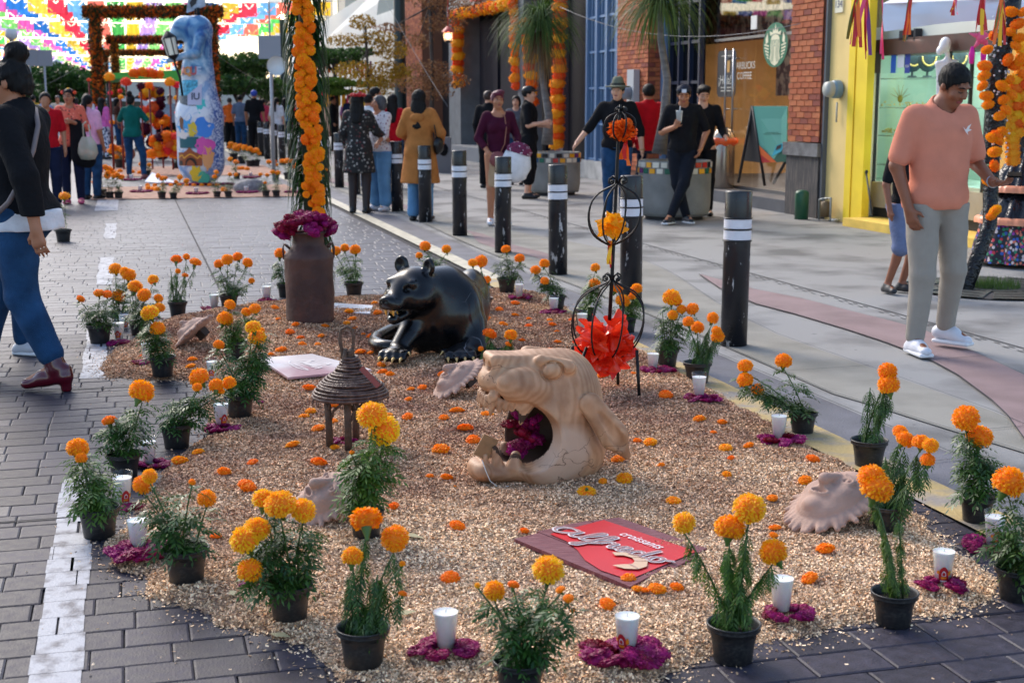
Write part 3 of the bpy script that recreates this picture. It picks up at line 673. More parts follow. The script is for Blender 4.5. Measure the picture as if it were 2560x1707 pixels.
petals(882,935,1552,'magenta petals showing behind the front limp-leaved pot',None,6)
petals(636,660,1008,'small magenta bunch at the right foot of tallest left pot',None,3)
petals(381,408,800,'tiny magenta bunch above the two-headed left pot',None,3)
# ---- loose marigold heads on the sawdust
def tl(ox,oy,L): return [(ox+x/3,oy+y/3,r/3) for x,y,r in L]
LO=tl(0,640,[(1490,512,28),(1430,550,30),(1445,770,38),(1430,820,42),(2065,385,35),(2085,470,23),(2218,508,33),(2177,565,38),(2255,608,30),(2270,657,33),(2107,700,45),(2032,735,28),(2167,862,32),(1487,1462,50),(2195,1405,58),(1352,1530,72),(1893,1540,45),(1065,745,18)])
LO+=tl(592,640,[(665,520,30),(843,412,38),(865,467,35),(823,500,32),(883,535,25),(1033,350,28),(1055,420,35),(948,583,22),(1020,597,48),(632,595,28),(608,660,27),(925,712,45),(1000,722,30),(1085,812,38),(1092,865,42),(1150,882,38),(1065,937,35),(547,980,55),(1305,993,35),(1390,982,38),(1285,1070,33),(555,1158,45),(505,1195,45),(730,1110,48),(720,1235,38),(1145,1185,30),(1280,1200,48),(1653,1150,52),(1552,1205,40),(610,1285,55),(735,1430,35),(1715,1280,62),(1772,1372,58),(1530,1440,75),(1880,1180,48),(615,1535,68),(1540,877,35),(1870,468,38),(1970,398,38),(2090,348,35),(2090,440,30),(2000,507,38),(2195,470,25),(2188,520,32),(2140,628,28),(2152,698,25)])
LO+=tl(1184,640,[(572,478,25),(595,510,35),(625,563,20),(632,640,30),(572,702,34),(710,760,38),(735,478,25),(1200,875,22),(960,895,40),(1440,1035,55),(1693,1215,50),(1865,1240,43),(1800,1320,28),(1890,1430,55),(2063,1415,45),(1228,1380,35),(1325,1390,55),(1085,1515,55),(1930,1510,32),(1410,1562,32),(20,1375,42)])
LO+=tl(1776,640,[(770,1512,58)])+tl(0,1163,[(1680,40,60),(1852,145,80),(1320,530,38),(1620,525,48)])
LO+=tl(592,1163,[(645,230,45),(685,115,60),(1447,75,35),(1575,82,50),(1637,155,14),(1655,445,65),(2160,485,45),(1175,300,50),(1600,830,75)])
LO+=tl(1184,1163,[(1130,90,72),(970,115,38),(1898,62,45),(1498,260,58),(2240,240,45),(1160,845,68),(1235,920,50),(1285,930,40),(1378,918,70),(1525,905,58),(1005,1030,75),(2260,460,50),(2250,520,36),(480,1255,30)])
LO+=tl(1776,1163,[(710,105,58),(862,615,78),(745,835,72)])
LAND=[('the milk can',(713*1.088,790)),('the panther',(1110,870)),('the wooden jaguar head',(1345,1200)),('the wicker lantern',(877,1100)),('the red croissant board',(1530,1370)),('the pale sign board',(780,905)),('the smiling clay mask',(2085,1290)),('the iron cage stand',(1530,960)),('the clay mask by paws',(1140,950)),('the left clay mask',(478,850)),('the hidden clay mask',(830,1290)),('the front left candle heap',(350,1390)),('the leaning kerb pot',(2006,1080)),('the open front right candle',(2356,1450))]
lab={}
for x,y,r_ in LO:
    nm,(lx,ly_)=min(LAND,key=lambda q:(q[1][0]-x)**2+((q[1][1]-y)*1.8)**2)
    dx,dy=x-lx,(y-ly_)*1.8
    d_='left of' if dx<-abs(dy) else 'right of' if dx>abs(dy) else 'in front of' if dy>0 else 'behind'
    lab.setdefault((nm,d_),[]).append((math.hypot(dx,dy),x,y,r_))
ORD=['nearest','second nearest','third nearest','fourth nearest','fifth nearest','sixth nearest','seventh nearest','eighth nearest','ninth nearest','tenth nearest','eleventh nearest','twelfth nearest','thirteenth nearest']
for (nm,d_),L in lab.items():
    L.sort()
    for i,(dd_,x,y,r_) in enumerate(L):
        p=GS(x,y+r_*.45); k=r_/PX(p)*1.04; rr=random.Random(int(x*3+y))
        l=('lone ' if len(L)==1 else '')+f'loose marigold head {d_} {nm}'+('' if len(L)==1 else f', {ORD[i]} to it')
        o=ob('marigold_head',LM[rr.randrange(5)],None,p+Vector((0,0,k*.30))); tag(o,l,'flower',f'loose marigold heads {d_} {nm}')
        o.rotation_euler=(rr.uniform(-.35,.35),rr.uniform(-.35,.35),rr.uniform(0,6)); o.scale=(k*rr.uniform(.95,1.1),k*rr.uniform(.85,1.0),k*rr.uniform(.85,1.15))
p=GS(1184+847/3,1163+225/3); k=24/PX(p); o=ob('marigold_head',LMC,None,p+Vector((0,0,k*.3)),None,k); o.rotation_euler=(.5,0,0); tag(o,'upturned orange marigold with green centre below the wooden head','flower')
# ================= SCULPTURES, BOARDS, STANDS =================
def wood_mat():
    m=bpy.data.materials.new('carved_wood'); m.use_nodes=True; t,b,N,L=nodes(m); b.inputs['Roughness'].default_value=.55
    tc=N('ShaderNodeTexCoord'); mp=N('ShaderNodeMapping'); mp.inputs['Rotation'].default_value=(.3,.5,.2); mp.inputs['Scale'].default_value=(1,1,.45); L(tc.outputs['Object'],mp.inputs[0])
    wv=N('ShaderNodeTexWave'); wv.wave_type='RINGS'; wv.inputs['Scale'].default_value=22; wv.inputs['Distortion'].default_value=3.5; wv.inputs['Detail'].default_value=3; wv.inputs['Detail Scale'].default_value=1.2; L(mp.outputs[0],wv.inputs['Vector'])
    r=N('ShaderNodeValToRGB'); e=r.color_ramp.elements; e[0].color=(.44,.235,.125,1); e[1].color=(.53,.31,.18,1); L(wv.outputs['Fac'],r.inputs[0])
    n=N('ShaderNodeTexNoise'); n.inputs['Scale'].default_value=7; n.inputs['Detail'].default_value=6; L(tc.outputs['Object'],n.inputs['Vector'])
    r2=N('ShaderNodeValToRGB'); e=r2.color_ramp.elements; e[0].position=.35; e[1].position=.6; e[0].color=(.6,.5,.42,1); e[1].color=(1.1,1.08,1.05,1); L(n.outputs['Fac'],r2.inputs[0])
    mx=N('ShaderNodeMix'); mx.data_type='RGBA'; mx.blend_type='MULTIPLY'; mx.inputs[0].default_value=.8; L(r.outputs[0],mx.inputs[6]); L(r2.outputs[0],mx.inputs[7])
    # worn pale filler patch low on the cheek
    ps=N('ShaderNodeVectorMath'); ps.operation='DISTANCE'; ps.inputs[1].default_value=(.07,-.19,.12); L(tc.outputs['Object'],ps.inputs[0])
    ad=N('ShaderNodeMath'); ad.operation='MULTIPLY_ADD'; ad.inputs[1].default_value=.12; L(n.outputs['Fac'],ad.inputs[0]); L(ps.outputs['Value'],ad.inputs[2])
    mr=N('ShaderNodeMapRange'); mr.inputs['From Min'].default_value=.155; mr.inputs['From Max'].default_value=.20; mr.inputs['To Min'].default_value=.85; mr.inputs['To Max'].default_value=0; L(ad.outputs[0],mr.inputs[0])
    m2=N('ShaderNodeMix'); m2.data_type='RGBA'; L(mr.outputs[0],m2.inputs[0]); L(mx.outputs[2],m2.inputs[6]); m2.inputs[7].default_value=(.58,.40,.29,1)
    vo=N('ShaderNodeTexVoronoi'); vo.feature='DISTANCE_TO_EDGE'; vo.inputs['Scale'].default_value=5; vm=N('ShaderNodeVectorMath'); vm.operation='MULTIPLY_ADD'; vm.inputs[1].default_value=(.25,.25,.25); L(n.outputs['Color'],vm.inputs[0]); mp2=N('ShaderNodeMapping'); mp2.inputs['Scale'].default_value=(.5,1,1.6); L(tc.outputs['Object'],mp2.inputs[0]); L(mp2.outputs[0],vm.inputs[2]); L(vm.outputs[0],vo.inputs['Vector'])
    c1=N('ShaderNodeMapRange'); c1.inputs['From Min'].default_value=.002; c1.inputs['From Max'].default_value=.012; c1.inputs['To Min'].default_value=.8; c1.inputs['To Max'].default_value=0; L(vo.outputs[0],c1.inputs[0]); n3=N('ShaderNodeTexNoise'); n3.inputs['Scale'].default_value=4; L(tc.outputs['Object'],n3.inputs['Vector']); c2=N('ShaderNodeMapRange'); c2.inputs['From Min'].default_value=.54; c2.inputs['From Max'].default_value=.6; L(n3.outputs['Fac'],c2.inputs[0]); c3=N('ShaderNodeMath'); c3.operation='MULTIPLY'; L(c1.outputs[0],c3.inputs[0]); L(c2.outputs[0],c3.inputs[1]); m3=N('ShaderNodeMix'); m3.data_type='RGBA'; L(c3.outputs[0],m3.inputs[0]); L(m2.outputs[2],m3.inputs[6]); m3.inputs[7].default_value=(.10,.045,.02,1)
    L(m3.outputs[2],b.inputs['Base Color'])
    bp=N('ShaderNodeBump'); bp.inputs['Strength'].default_value=.25; bp.inputs['Distance'].default_value=.004; L(n.outputs['Fac'],bp.inputs['Height']); L(bp.outputs[0],b.inputs['Normal'])
    return m
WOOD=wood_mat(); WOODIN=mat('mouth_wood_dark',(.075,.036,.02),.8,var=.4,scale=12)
def jaguar_head():
    p=GS(1335,1205); t=thing('wooden_jaguar_head','large carved wooden jaguar head with gaping mouth resting on the sawdust','sculpture',p+Vector((0,.12,-.012)),rad(16))
    t.scale=(1.03,1.0,1.0)
    s=SDF(.0058)
    # dome that sweeps from brow down the back of the neck to the ground
    s.ell((.10,0,.30),(.175,.165,.195),k=.05).ell((.085,0,.12),(.205,.175,.19),k=.05).cap((.0,0,.42),(.11,0,.40),.10,.115,k=.05,fl=(1,1.2,1))
    s.ell((-.03,0,.418),(.17,.118,.085),k=.03)
    s.box((-.095,0,.468),(.095,.070,.044),(0,4,0),.018,.02)
    for y in (-1,1):
        s.ell((-.045,y*.094,.388),(.132,.068,.080),(0,14,0),k=.005)
        s.cap((.0,y*.10,.492),(.10,y*.13,.468),.026,.030,k=.016)
        s.ell((.03,y*.128,.17),(.11,.055,.20),(0,10,0),k=.03)
    s.ell((-.160,0,.408),(.060,.090,.056),k=.010)
    # thin lower jaw
    s.cap((-.185,0,.040),(.05,0,.055),.046,.07,k=.03,fl=(1,2.0,.95)); s.ell((-.212,0,.052),(.050,.098,.048),k=.012)
    # mouth: one big smooth opening
    s.ell((-.098,-.27,.203),(.165,.31,.152),(0,30,0),k=.008,sub=True).ell((-.205,.25,.215),(.100,.40,.140),k=.012,sub=True).box((-.27,0,.225),(.12,.4,.130),(0,0,0),.05,.02,sub=True)
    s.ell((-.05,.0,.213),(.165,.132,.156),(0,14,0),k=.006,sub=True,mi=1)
    for y in (-1,1):
        s.ell((.030,y*.142,.458),(.050,.035,.040),k=.006,sub=True); s.ell((.035,y*.130,.455),(.038,.026,.033),k=.003)
        s.ell((-.185,y*.040,.468),(.020,.02,.018),k=.006,sub=True)
        s.cap((.085,y*.158,.44),(.165,y*.170,.33),.009,.006,k=.010,sub=True)
        s.cap((.05,y*.175,.33),(.085,y*.190,.16),.005,.004,k=.014,sub=True)
    for y in (-1,1):   # leaf shaped ears laid back
        s.cap((.175,y*.170,.325),(.27,y*.175,.19),.045,.058,k=.012,fl=(1,.42,1)); s.cap((.27,y*.175,.19),(.325,y*.170,.105),.056,.016,k=.010,fl=(1,.42,1))
        s.cap((.205,y*.197,.29),(.30,y*.197,.15),.016,.032,k=.006,sub=True,fl=(1,.6,1))
    for y in (-1,1):
        s.cap((-.178,y*.070,.355),(-.192,y*.072,.285),.024,.006,k=.003)
        s.cap((-.062,y*.108,.325),(-.085,y*.112,.252),.034,.008,k=.003,fl=(1,.7,1))
        for i in range(4): s.cap((-.158+.024*i,y*(.085+.006*i),.338),(-.162+.024*i,y*(.086+.006*i),.305),.0135,.011,k=.001)
        s.cap((-.160,y*.062,.06),(-.172,y*.062,.145),.028,.012,k=.004,fl=(1,.7,1)); s.cap((-.10,y*.08,.07),(-.095,y*.08,.115),.035,.02,k=.01)
    for i in range(-2,3): s.cap((-.200,i*.026,.35),(-.206,i*.026,.318),.0125,.010,k=.001); s.cap((-.205,i*.026,.088),(-.208,i*.026,.116),.012,.010,k=.001)
    s.plane((0,0,0),(0,0,-1),.004,lo=(-.5,-.4,-.3),hi=(.5,.4,.02))
    s.build('head',[WOOD,WOODIN],t)
    b=MB(); b.tube([(-.225,-.07,.105),(-.22,-.105,.07),(-.205,-.115,.03),(-.17,-.13,.0),(-.14,-.14,.012)],.0018,5); b.build('string',mat('cotton_string',(.7,.7,.66),.8),t)
    b=MB(); b.box((-.205,-.05,.150),(.032,.004,.045),Matrix.Rotation(.5,3,'Y')); b.build('wood_wedge',mat('wedge_wood',(.30,.16,.07),.6,var=.2,scale=30),t)
    q=thing('mouth_petals','magenta cockscomb petals filling the open mouth of the wooden head','petals',t.location+Vector((.0,0,0)),rad(20))
    r=random.Random(4)
    for i in range(11):
        o=ob('petal_clump',CLM[i%3],q,(-.035+r.uniform(-.05,.05),r.uniform(.0,.07),.105+.013*i)); kk=r.uniform(.038,.052); o.scale=(kk,kk,kk); o.rotation_euler=(r.uniform(-1,1),r.uniform(-1,1),r.uniform(0,6))
jaguar_head()
BLK=mat('black_gloss',(.003,.0035,.005),.27,var=.3,scale=5,spec=.4,coat=.08,rvar=.08)
t_,b_,N_,L_=nodes(BLK)  # pale crackle lines worn into the lacquer
tc=N_('ShaderNodeTexCoord'); vo=N_('ShaderNodeTexVoronoi'); vo.feature='DISTANCE_TO_EDGE'; vo.inputs['Scale'].default_value=2.4; mp=N_('ShaderNodeMapping'); mp.inputs['Scale'].default_value=(1.6,1.2,.55)
nz=N_('ShaderNodeTexNoise'); nz.inputs['Scale'].default_value=3; vm=N_('ShaderNodeVectorMath'); vm.operation='ADD'; L_(tc.outputs['Object'],nz.inputs['Vector']); vs_=N_('ShaderNodeVectorMath'); vs_.operation='SCALE'; vs_.inputs[3].default_value=.35; L_(nz.outputs['Color'],vs_.inputs[0]); L_(tc.outputs['Object'],vm.inputs[0]); L_(vs_.outputs[0],vm.inputs[1]); L_(vm.outputs[0],mp.inputs[0]); L_(mp.outputs[0],vo.inputs['Vector'])
m1=N_('ShaderNodeMapRange'); m1.inputs['From Min'].default_value=.002; m1.inputs['From Max'].default_value=.011; m1.inputs['To Min'].default_value=1; m1.inputs['To Max'].default_value=0; L_(vo.outputs[0],m1.inputs[0])
n2=N_('ShaderNodeTexNoise'); n2.inputs['Scale'].default_value=2.6; L_(tc.outputs['Object'],n2.inputs['Vector']); m2=N_('ShaderNodeMapRange'); m2.inputs['From Min'].default_value=.55; m2.inputs['From Max'].default_value=.65; m2.inputs['To Max'].default_value=.5; L_(n2.outputs['Fac'],m2.inputs[0])
mu=N_('ShaderNodeMath'); mu.operation='MULTIPLY'; L_(m1.outputs[0],mu.inputs[0]); L_(m2.outputs[0],mu.inputs[1]); mx=N_('ShaderNodeMix'); mx.data_type='RGBA'; L_(mu.outputs[0],mx.inputs[0]); L_(b_.inputs['Base Color'].links[0].from_socket,mx.inputs[6]); mx.inputs[7].default_value=(.4,.4,.42,1); L_(mx.outputs[2],b_.inputs['Base Color'])
GOLD=mat('gilt_claw',(.62,.42,.16),.35,metal=.3,var=.2,scale=30)
def panther():
    p=GS(1078,892); t=thing('black_panther_statue','glossy black crouching panther sculpture with gilded claws and open mouth','sculpture',p+Vector((0,.02,0)),0,None,(.93,.93,.88))
    s=SDF(.0098)
    s.ell((.085,.13,.27),(.20,.25,.275),k=.06).ell((-.07,.06,.23),(.12,.15,.22),k=.05).ell((.22,.07,.25),(.115,.17,.25),k=.05)
    s.cap((.09,.2,.31),(.13,.80,.24),.215,.19,k=.06).ell((.225,.92,.22),(.135,.25,.25),k=.04).ell((.0,.90,.2),(.14,.25,.22),k=.04)
    s.cap((.07,.10,.42),(-.07,-.02,.45),.175,.145,k=.07)
    f=np.array((-.60,-.80,0)); q=np.array((.80,-.60,0)); z=np.array((0,0,1.)); H=np.array((-.105,-.05,.455))
    pt=lambda a,b,c: tuple(H+f*a+q*b+z*c)
    yawd=math.degrees(math.atan2(f[0],-f[1]))*-1
    ro=(0,0,math.degrees(math.atan2(f[1],f[0]))-180)   # local -x -> f
    s.ell(pt(.0,0,.0),(.165,.150,.145),ro,k=.05)
    s.cap(pt(.05,0,-.01),pt(.20,0,-.065),.108,.068,k=.05,fl=(1,1,.85)).ell(pt(.235,0,-.055),(.045,.062,.048),ro,k=.02)
    s.ell(pt(.265,0,-.040),(.022,.034,.024),ro,k=.012)
    for y in (-1,1):
        s.cap(pt(.085,y*.028,.068),pt(.115,y*.09,.058),.032,.026,k=.03)   # brow
        s.ell(pt(.135,y*.072,.020),(.030,.026,.017),ro,k=.02,sub=True); s.ell(pt(.122,y*.070,.020),(.018,.020,.012),ro,k=.008)
        s.ell(pt(.05,y*.12,-.045),(.075,.05,.06),ro,k=.04)                 # cheek
        s.ell(pt(.205,y*.035,-.082),(.055,.038,.038),ro,k=.02)            # whisker pad
        s.ell(pt(.278,y*.016,-.045),(.012,.009,.007),ro,k=.006,sub=True)
        e=pt(-.02,y*.112,.155); s.ell(e,(.026,.050,.062),(0,0,ro[2]-y*12),k=.02); s.ell(pt(.006,y*.115,.162),(.018,.034,.044),(0,0,ro[2]-y*12),k=.008,sub=True)
    s.cap(pt(.06,0,-.13),pt(.185,0,-.175),.062,.042,k=.03,fl=(1,1,.8))
    s.box(pt(.22,0,-.125),(.10,.055,.020),(0,-8,ro[2]),.012,.014,sub=True)
    for y in (-1,1): s.cap(pt(.19,y*.032,-.155),pt(.195,y*.03,-.135),.012,.010,k=.01)
    # forelegs
    claws=[]
    def paw(c,ang,w):
        ca,sa=math.cos(ang),math.sin(ang); fw=np.array((sa,-ca,0)); sd=np.array((ca,sa,0)); c=np.array(c)
        s.ell(c,(w,w*1.15,.055),(0,0,math.degrees(ang)),k=.03)
        for i in range(4):
            o=(i-1.5)*w*.52; b0=c+sd*o+fw*w*.5+z*.012; b1=c+sd*o*1.12+fw*(w*1.25-abs(i-1.5)*w*.14)+z*(-.010)
            s.cap(b0,b1,.027,.024,k=.010); s.ell((b0+b1)/2+z*.012,(.026,.026,.022),k=.012); claws.append((b1+fw*.016+z*.004,b1+fw*.058-z*.020))
        o=-w*1.05 if c[0]>0 else w*1.1
        b1=c+sd*o+fw*w*.35+z*.02; s.cap(c+sd*o*.5,b1,.03,.024,k=.01); claws.append((b1,b1+sd*np.sign(o)*.03+fw*.04-z*.012))
    s.cap((-.10,.0,.20),(-.185,-.13,.085),.095,.066,k=.04); paw((-.205,-.22,.055),-.25,.078)
    s.cap((.25,.02,.2),(.285,-.09,.08),.10,.070,k=.04).cap((.285,-.09,.08),(.20,-.16,.065),.068,.055,k=.03); paw((.185,-.20,.055),.1,.088)
    s.plane((0,0,-.015),(0,0,-1),.004,lo=(-.6,-.6,-.3),hi=(.6,1.4,0))
    s.build('body',BLK,t)
    b=MB(); b.tube([(.05,1.1,.06),(-.15,.98,.05),(-.32,.7,.05),(-.385,.4,.052),(-.375,.2,.056),(-.33,.06,.06),(-.26,.0,.062),(-.17,.03,.062)],[.05,.05,.048,.046,.046,.046,.045,.035],14); b.ball((-.165,.03,.062),.035,12)
    b.build('tail',BLK,t)
    for a,c in claws:
        b=MB(); a,c=Vector(a),Vector(c); m=(a+c)/2+Vector((0,0,.010)); b.tube([a,m,c],[.0105,.008,.0015],8); b.build('claw',GOLD,t)
    for y in (-1,1):
        b=MB()
        a=Vector(pt(.225,y*.030,-.100)); b.tube([a,a+Vector((0,0,-.025)),a+Vector((.003,-.003,-.045))],[.010,.008,.003],8)
        a=Vector(pt(.185,y*.026,-.150)); b.tube([a,a+Vector((0,0,.02)),a+Vector((0,0,.035))],[.008,.006,.002],8)
        b.build('fang',mat('gilt_teeth',(.75,.38,.06),.3,metal=.2),t)
panther()
# ---- milk can and cockscomb bouquet
RUST=mat('rusted_iron',(.060,.030,.026),.62,metal=.25,col2=(.13,.062,.048),scale=5,detail=8,bump=.35,bscale=24,thr=(.35,.7))
p=GS(776,800); t=thing('milk_can','old dented rust brown milk can holding dark red cockscomb flowers','milk can',p+Vector((0,0,-.01)),.3)
b=MB(); b.lathe([(.0,0),(.155,0),(.163,.01),(.160,.03),(.163,.2),(.161,.32),(.165,.42),(.168,.435),(.165,.45),(.150,.475),(.112,.515),(.105,.53),(.103,.585),(.115,.60),(.12,.605),(.105,.612),(.095,.60),(.093,.5)],40,wob=lambda a,z:.020*math.sin(a*3+z*14)*(z<.42)+.013*math.sin(a*7-z*22)*(z<.4)+.006*math.sin(a*15+z*50)); b.build('body',RUST,t)
for sx in (-1,1):
    b=MB(); b.tube([(sx*.128,0,.50),(sx*.165,0,.53),(sx*.172,0,.50),(sx*.168,0,.43)],.007,8)
    b.tube([(sx*.128,-.03,.505),(sx*.150,-.035,.525),(sx*.160,0,.530),(sx*.150,.035,.525),(sx*.128,.03,.505)],.006,8); b.build('handle',RUST,t)
q=thing('cockscomb_bouquet','big ruffled dark magenta cockscomb bunch standing in the milk can','flowers',t.location+Vector((0,0,.58)))
r=random.Random(9)
for i in range(26):
    a=i*2.4; rr=.05+.115*math.sqrt((i%13)/12); k=r.uniform(.05,.072); o=ob('flower',CLM[i%5 if i%4 else 2],q,(math.cos(a)*rr*1.05,math.sin(a)*rr,.06+.07*(1-(rr/.17)**2)+r.uniform(-.015,.03)-(.05 if i>20 else 0)))
    o.scale=(k*1.1,k*1.1,k); o.rotation_euler=(math.sin(a)*-.5,math.cos(a)*.6,r.uniform(0,6))
# ---- wicker lantern
WK=mat('wicker',(.075,.035,.026),.5,col2=(.16,.09,.065),scale=40,bump=.4,bscale=90,thr=(.4,.65)); TW=mat('twig_post',(.10,.06,.04),.75,var=.4,scale=25,bump=.5,bscale=60)
p=GS(877,1112); t=thing('wicker_lantern','brown wicker lantern with coiled cone roof on four twig posts','lantern',p+Vector((0,.03,0)),.2)
K=.98
for a in (1.3,3.55,4.5,5.75):
    b=MB(); b.tube([(math.cos(a)*.105,math.sin(a)*.105,-.01),(math.cos(a)*.108,math.sin(a)*.108,.11),(math.cos(a)*.115,math.sin(a)*.115,.225)],[.017,.015,.015],9); b.build('post',TW,t)
    b=MB(); a2=a+.8; b.tube([(math.cos(a)*.108,math.sin(a)*.108,.09),(math.cos(a+.25)*.10,math.sin(a+.25)*.10,.16),(math.cos(a2)*.105,math.sin(a2)*.105,.205),(math.cos(a2)*.125,math.sin(a2)*.125,.215)],.006,7); b.build('brace',TW,t)
prof=[(.160,.215),(.158,.228),(.150,.240),(.142,.251),(.133,.262),(.124,.272),(.114,.281),(.103,.290),(.091,.299),(.078,.307),(.066,.318),(.057,.330),(.049,.342),(.042,.354),(.036,.366),(.031,.378)]
for i,(rr,z) in enumerate(prof):
    b=MB(); n=26; ph=r.uniform(0,6); b.tube([((rr+.002*math.sin(3*a+ph))*math.cos(a),(rr+.002*math.sin(2*a+ph))*math.sin(a),z+.0025*math.sin(2*a+ph)) for a in [2*math.pi*j/n for j in range(n)]],.0066 if i else .008,6,close=True); b.build('roof_coil',WK,t)
b=MB(); b.lathe([(.152,.218),(.10,.278),(.05,.325),(.024,.385)],20); b.build('roof_lining',mat('wicker_dark',(.03,.018,.014),.8),t)
for j in range(16):
    a=j*math.pi/8; b=MB(); b.tube([(.16*math.cos(a),.16*math.sin(a),.212),(.166*math.cos(a+.04),.166*math.sin(a+.04),.19),(.163*math.cos(a+.09),.163*math.sin(a+.09),.183),(.16*math.cos(a+.12),.16*math.sin(a+.12),.21)],.0022,5); b.build('loop',WK,t)
b=MB(); b.tube([(-.028,0,.33),(-.032,0,.40),(-.042,0,.46),(-.035,0,.50),(-.01,.004,.512),(.012,0,.50),(.018,0,.46),(.012,0,.40),(.02,0,.345)],[.008,.008,.008,.007,.006,.006,.007,.007,.007],8); b.tube([(-.04,-.012,.30),(-.028,-.016,.36),(-.018,-.014,.42)],.010,7); b.tube([(.0,-.01,.35),(.0,-.012,.40),(.012,-.008,.415)],.014,7); b.tube([(-.02,0,.505),(.025,.01,.51),(.045,.01,.49),(.05,0,.46),(.035,0,.435)],.0022,5); b.build('twig_handle',TW,t)
b=MB(); b.box((.075,-.105,.31),(.012,.003,.055),Matrix.Rotation(-.75,3,'Y')@Matrix.Rotation(-.4,3,'X')); b.build('red_tag',mat('red_card',(.28,.06,.045),.6),t)
petals(822,895,1108,'dark crimson cockscomb petals lying under the wicker lantern',None,6)
# ---- iron stand with three cages of tissue flowers
IRON=mat('black_iron',(.012,.012,.013),.45,metal=.5,var=.3,scale=30)
Yc=7.30; A=lambda x,y,dy=0: AT(x,y,Yc+dy)
gb=GS(1520,970); Yc=gb.y
t=thing('iron_cage_stand','tall black wrought iron stand with three wire cages stacked on one stem','stand',gb)
O=gb
def rel(v): return Vector(v)-O
b=MB(); b.tube([rel(A(1524,800)),rel(A(1530,690)),rel(A(1538,520)),rel(A(1548,300)),rel(A(1551,262))],[.010,.010,.009,.008,.006],8); b.build('stem',IRON,t)
for i,(x,y,d,xt,yt) in enumerate(((1598,998,-.22,1592,875),(1545,962,.06,1543,870),(1420,1000,-.15,1467,868),(1425,905,.22,1432,865))):
    b=MB(); pb=rel(A(x,y,d)); pb.z=max(-.01,0 if True else pb.z)-.005; b.tube([pb,rel(A(xt,yt,d*.7))],.0085,7); b.build('leg',IRON,t)
def cage(cx,ty,by,rx,cbx,n,nm):
    top=rel(A(cx,ty)); bot=rel(A(cbx,by)); k=rx/ (F/Yc); Hh=top-bot
    for i in range(n):
        a=2*math.pi*i/n+.3; c,s_=math.cos(a),math.sin(a); pts=[]
        for u,rr in ((1.0,.04),(.97,.12),(.92,.35),(.85,.68),(.72,.92),(.52,1.0),(.32,.93),(.16,.72),(.06,.40),(0,.10)):
            pts.append(bot+Hh*u+Vector((c*k*rr,s_*k*rr,0)))
        P2=[]
        for j in range(len(pts)-1):
            P2+= [pts[j],(pts[j]+pts[j+1])/2]
        P2.append(pts[-1])
        for _ in range(1): P2=[P2[0]]+[(P2[j-1]+P2[j]*2+P2[j+1])/4 for j in range(1,len(P2)-1)]+[P2[-1]]
        b=MB(); b.tube(P2,.0045,6); b.build('cage_wire',IRON,t)
    for i in range(4):
        a=i*math.pi/2+.6; c,s_=math.cos(a),math.sin(a); b=MB(); m=k*.42 if k<.2 else k*.3
        b.tube([top+Vector((c*x_*m,s_*x_*m,z_*m)) for x_,z_ in ((.1,0),(.25,.35),(.6,.55),(.95,.35),(.95,.05),(.65,-.05),(.6,.15),(.75,.2))],.0052,6); b.build('scroll',IRON,t)
    return bot,top,k
cage(1530,700,905,99,1510,8,'')
cage(1545,458,612,71,1528,8,'')
cage(1553,278,352,42,1547,8,'')
def tissue(x,y,rx,ry,m,desc,seed,n=7,folds=7):
    """soft pleated paper rosettes gathered at the middle"""
    b=MB(); r=random.Random(seed); nt2=72; nr=9
    dirs=[Vector((0,-1,.1))]+[Vector((math.cos(a),-.25+.3*math.sin(a*2),math.sin(a))) for a in [2*math.pi*i/(n-1)+.4 for i in range(n-1)]]
    for d in dirs:
        d.normalize(); u=d.cross(Vector((.3,.2,1))).normalized(); v=d.cross(u); ph=[r.uniform(0,6.28) for _ in range(4)]; vs=[]
        for i in range(nr):
            q=i/(nr-1)
            for j in range(nt2):
                a=2*math.pi*j/nt2; f=.30*q*math.sin(folds*a+ph[0]+2.2*q)+.14*q*math.sin((folds*2+1)*a+ph[1]); rad__=q*(.66+.10*math.sin(3*a+ph[2])+.05*math.sin(11*a+ph[3])); h=.18+.55*q**.7-.25*q*q+f*.8
                p=(u*math.cos(a+f*.5)+v*math.sin(a+f*.5))*rad__+d*h; vs.append((p.x,p.y*.9,p.z*ry/rx))
        b.add(vs,[(i*nt2+j,i*nt2+(j+1)%nt2,(i+1)*nt2+(j+1)%nt2,(i+1)*nt2+j) for i in range(nr-1) for j in range(nt2)],0,True)
    k=rx/(F/Yc)*1.08; o=b.build('tissue_flower',m,None,A(x,y)); o.scale=(k,k,k); tag(o,desc,'paper flower'); return o
tr_=petal_mat('tissue_red',(.88,.055,.010),(.95,.10,.02),.25); tg_=petal_mat('tissue_gold',(1,.34,.006),(1,.42,.01),.5); to_=petal_mat('tissue_orange',(.98,.11,.008),(1,.17,.015),.6)
tr_.node_tree.nodes['Principled BSDF'].inputs['Specular IOR Level'].default_value=.6
q=tissue(1515,862,86,82,tr_,'huge shiny red orange plastic flower in the bottom cage of the iron stand',3,6,5)
tissue(1530,565,42,38,tg_,'golden yellow tissue flower in the middle cage of the iron stand',4,4,3)
tissue(1557,326,38,29,to_,'orange tissue flower in the top cage of the iron stand',5,6,12)
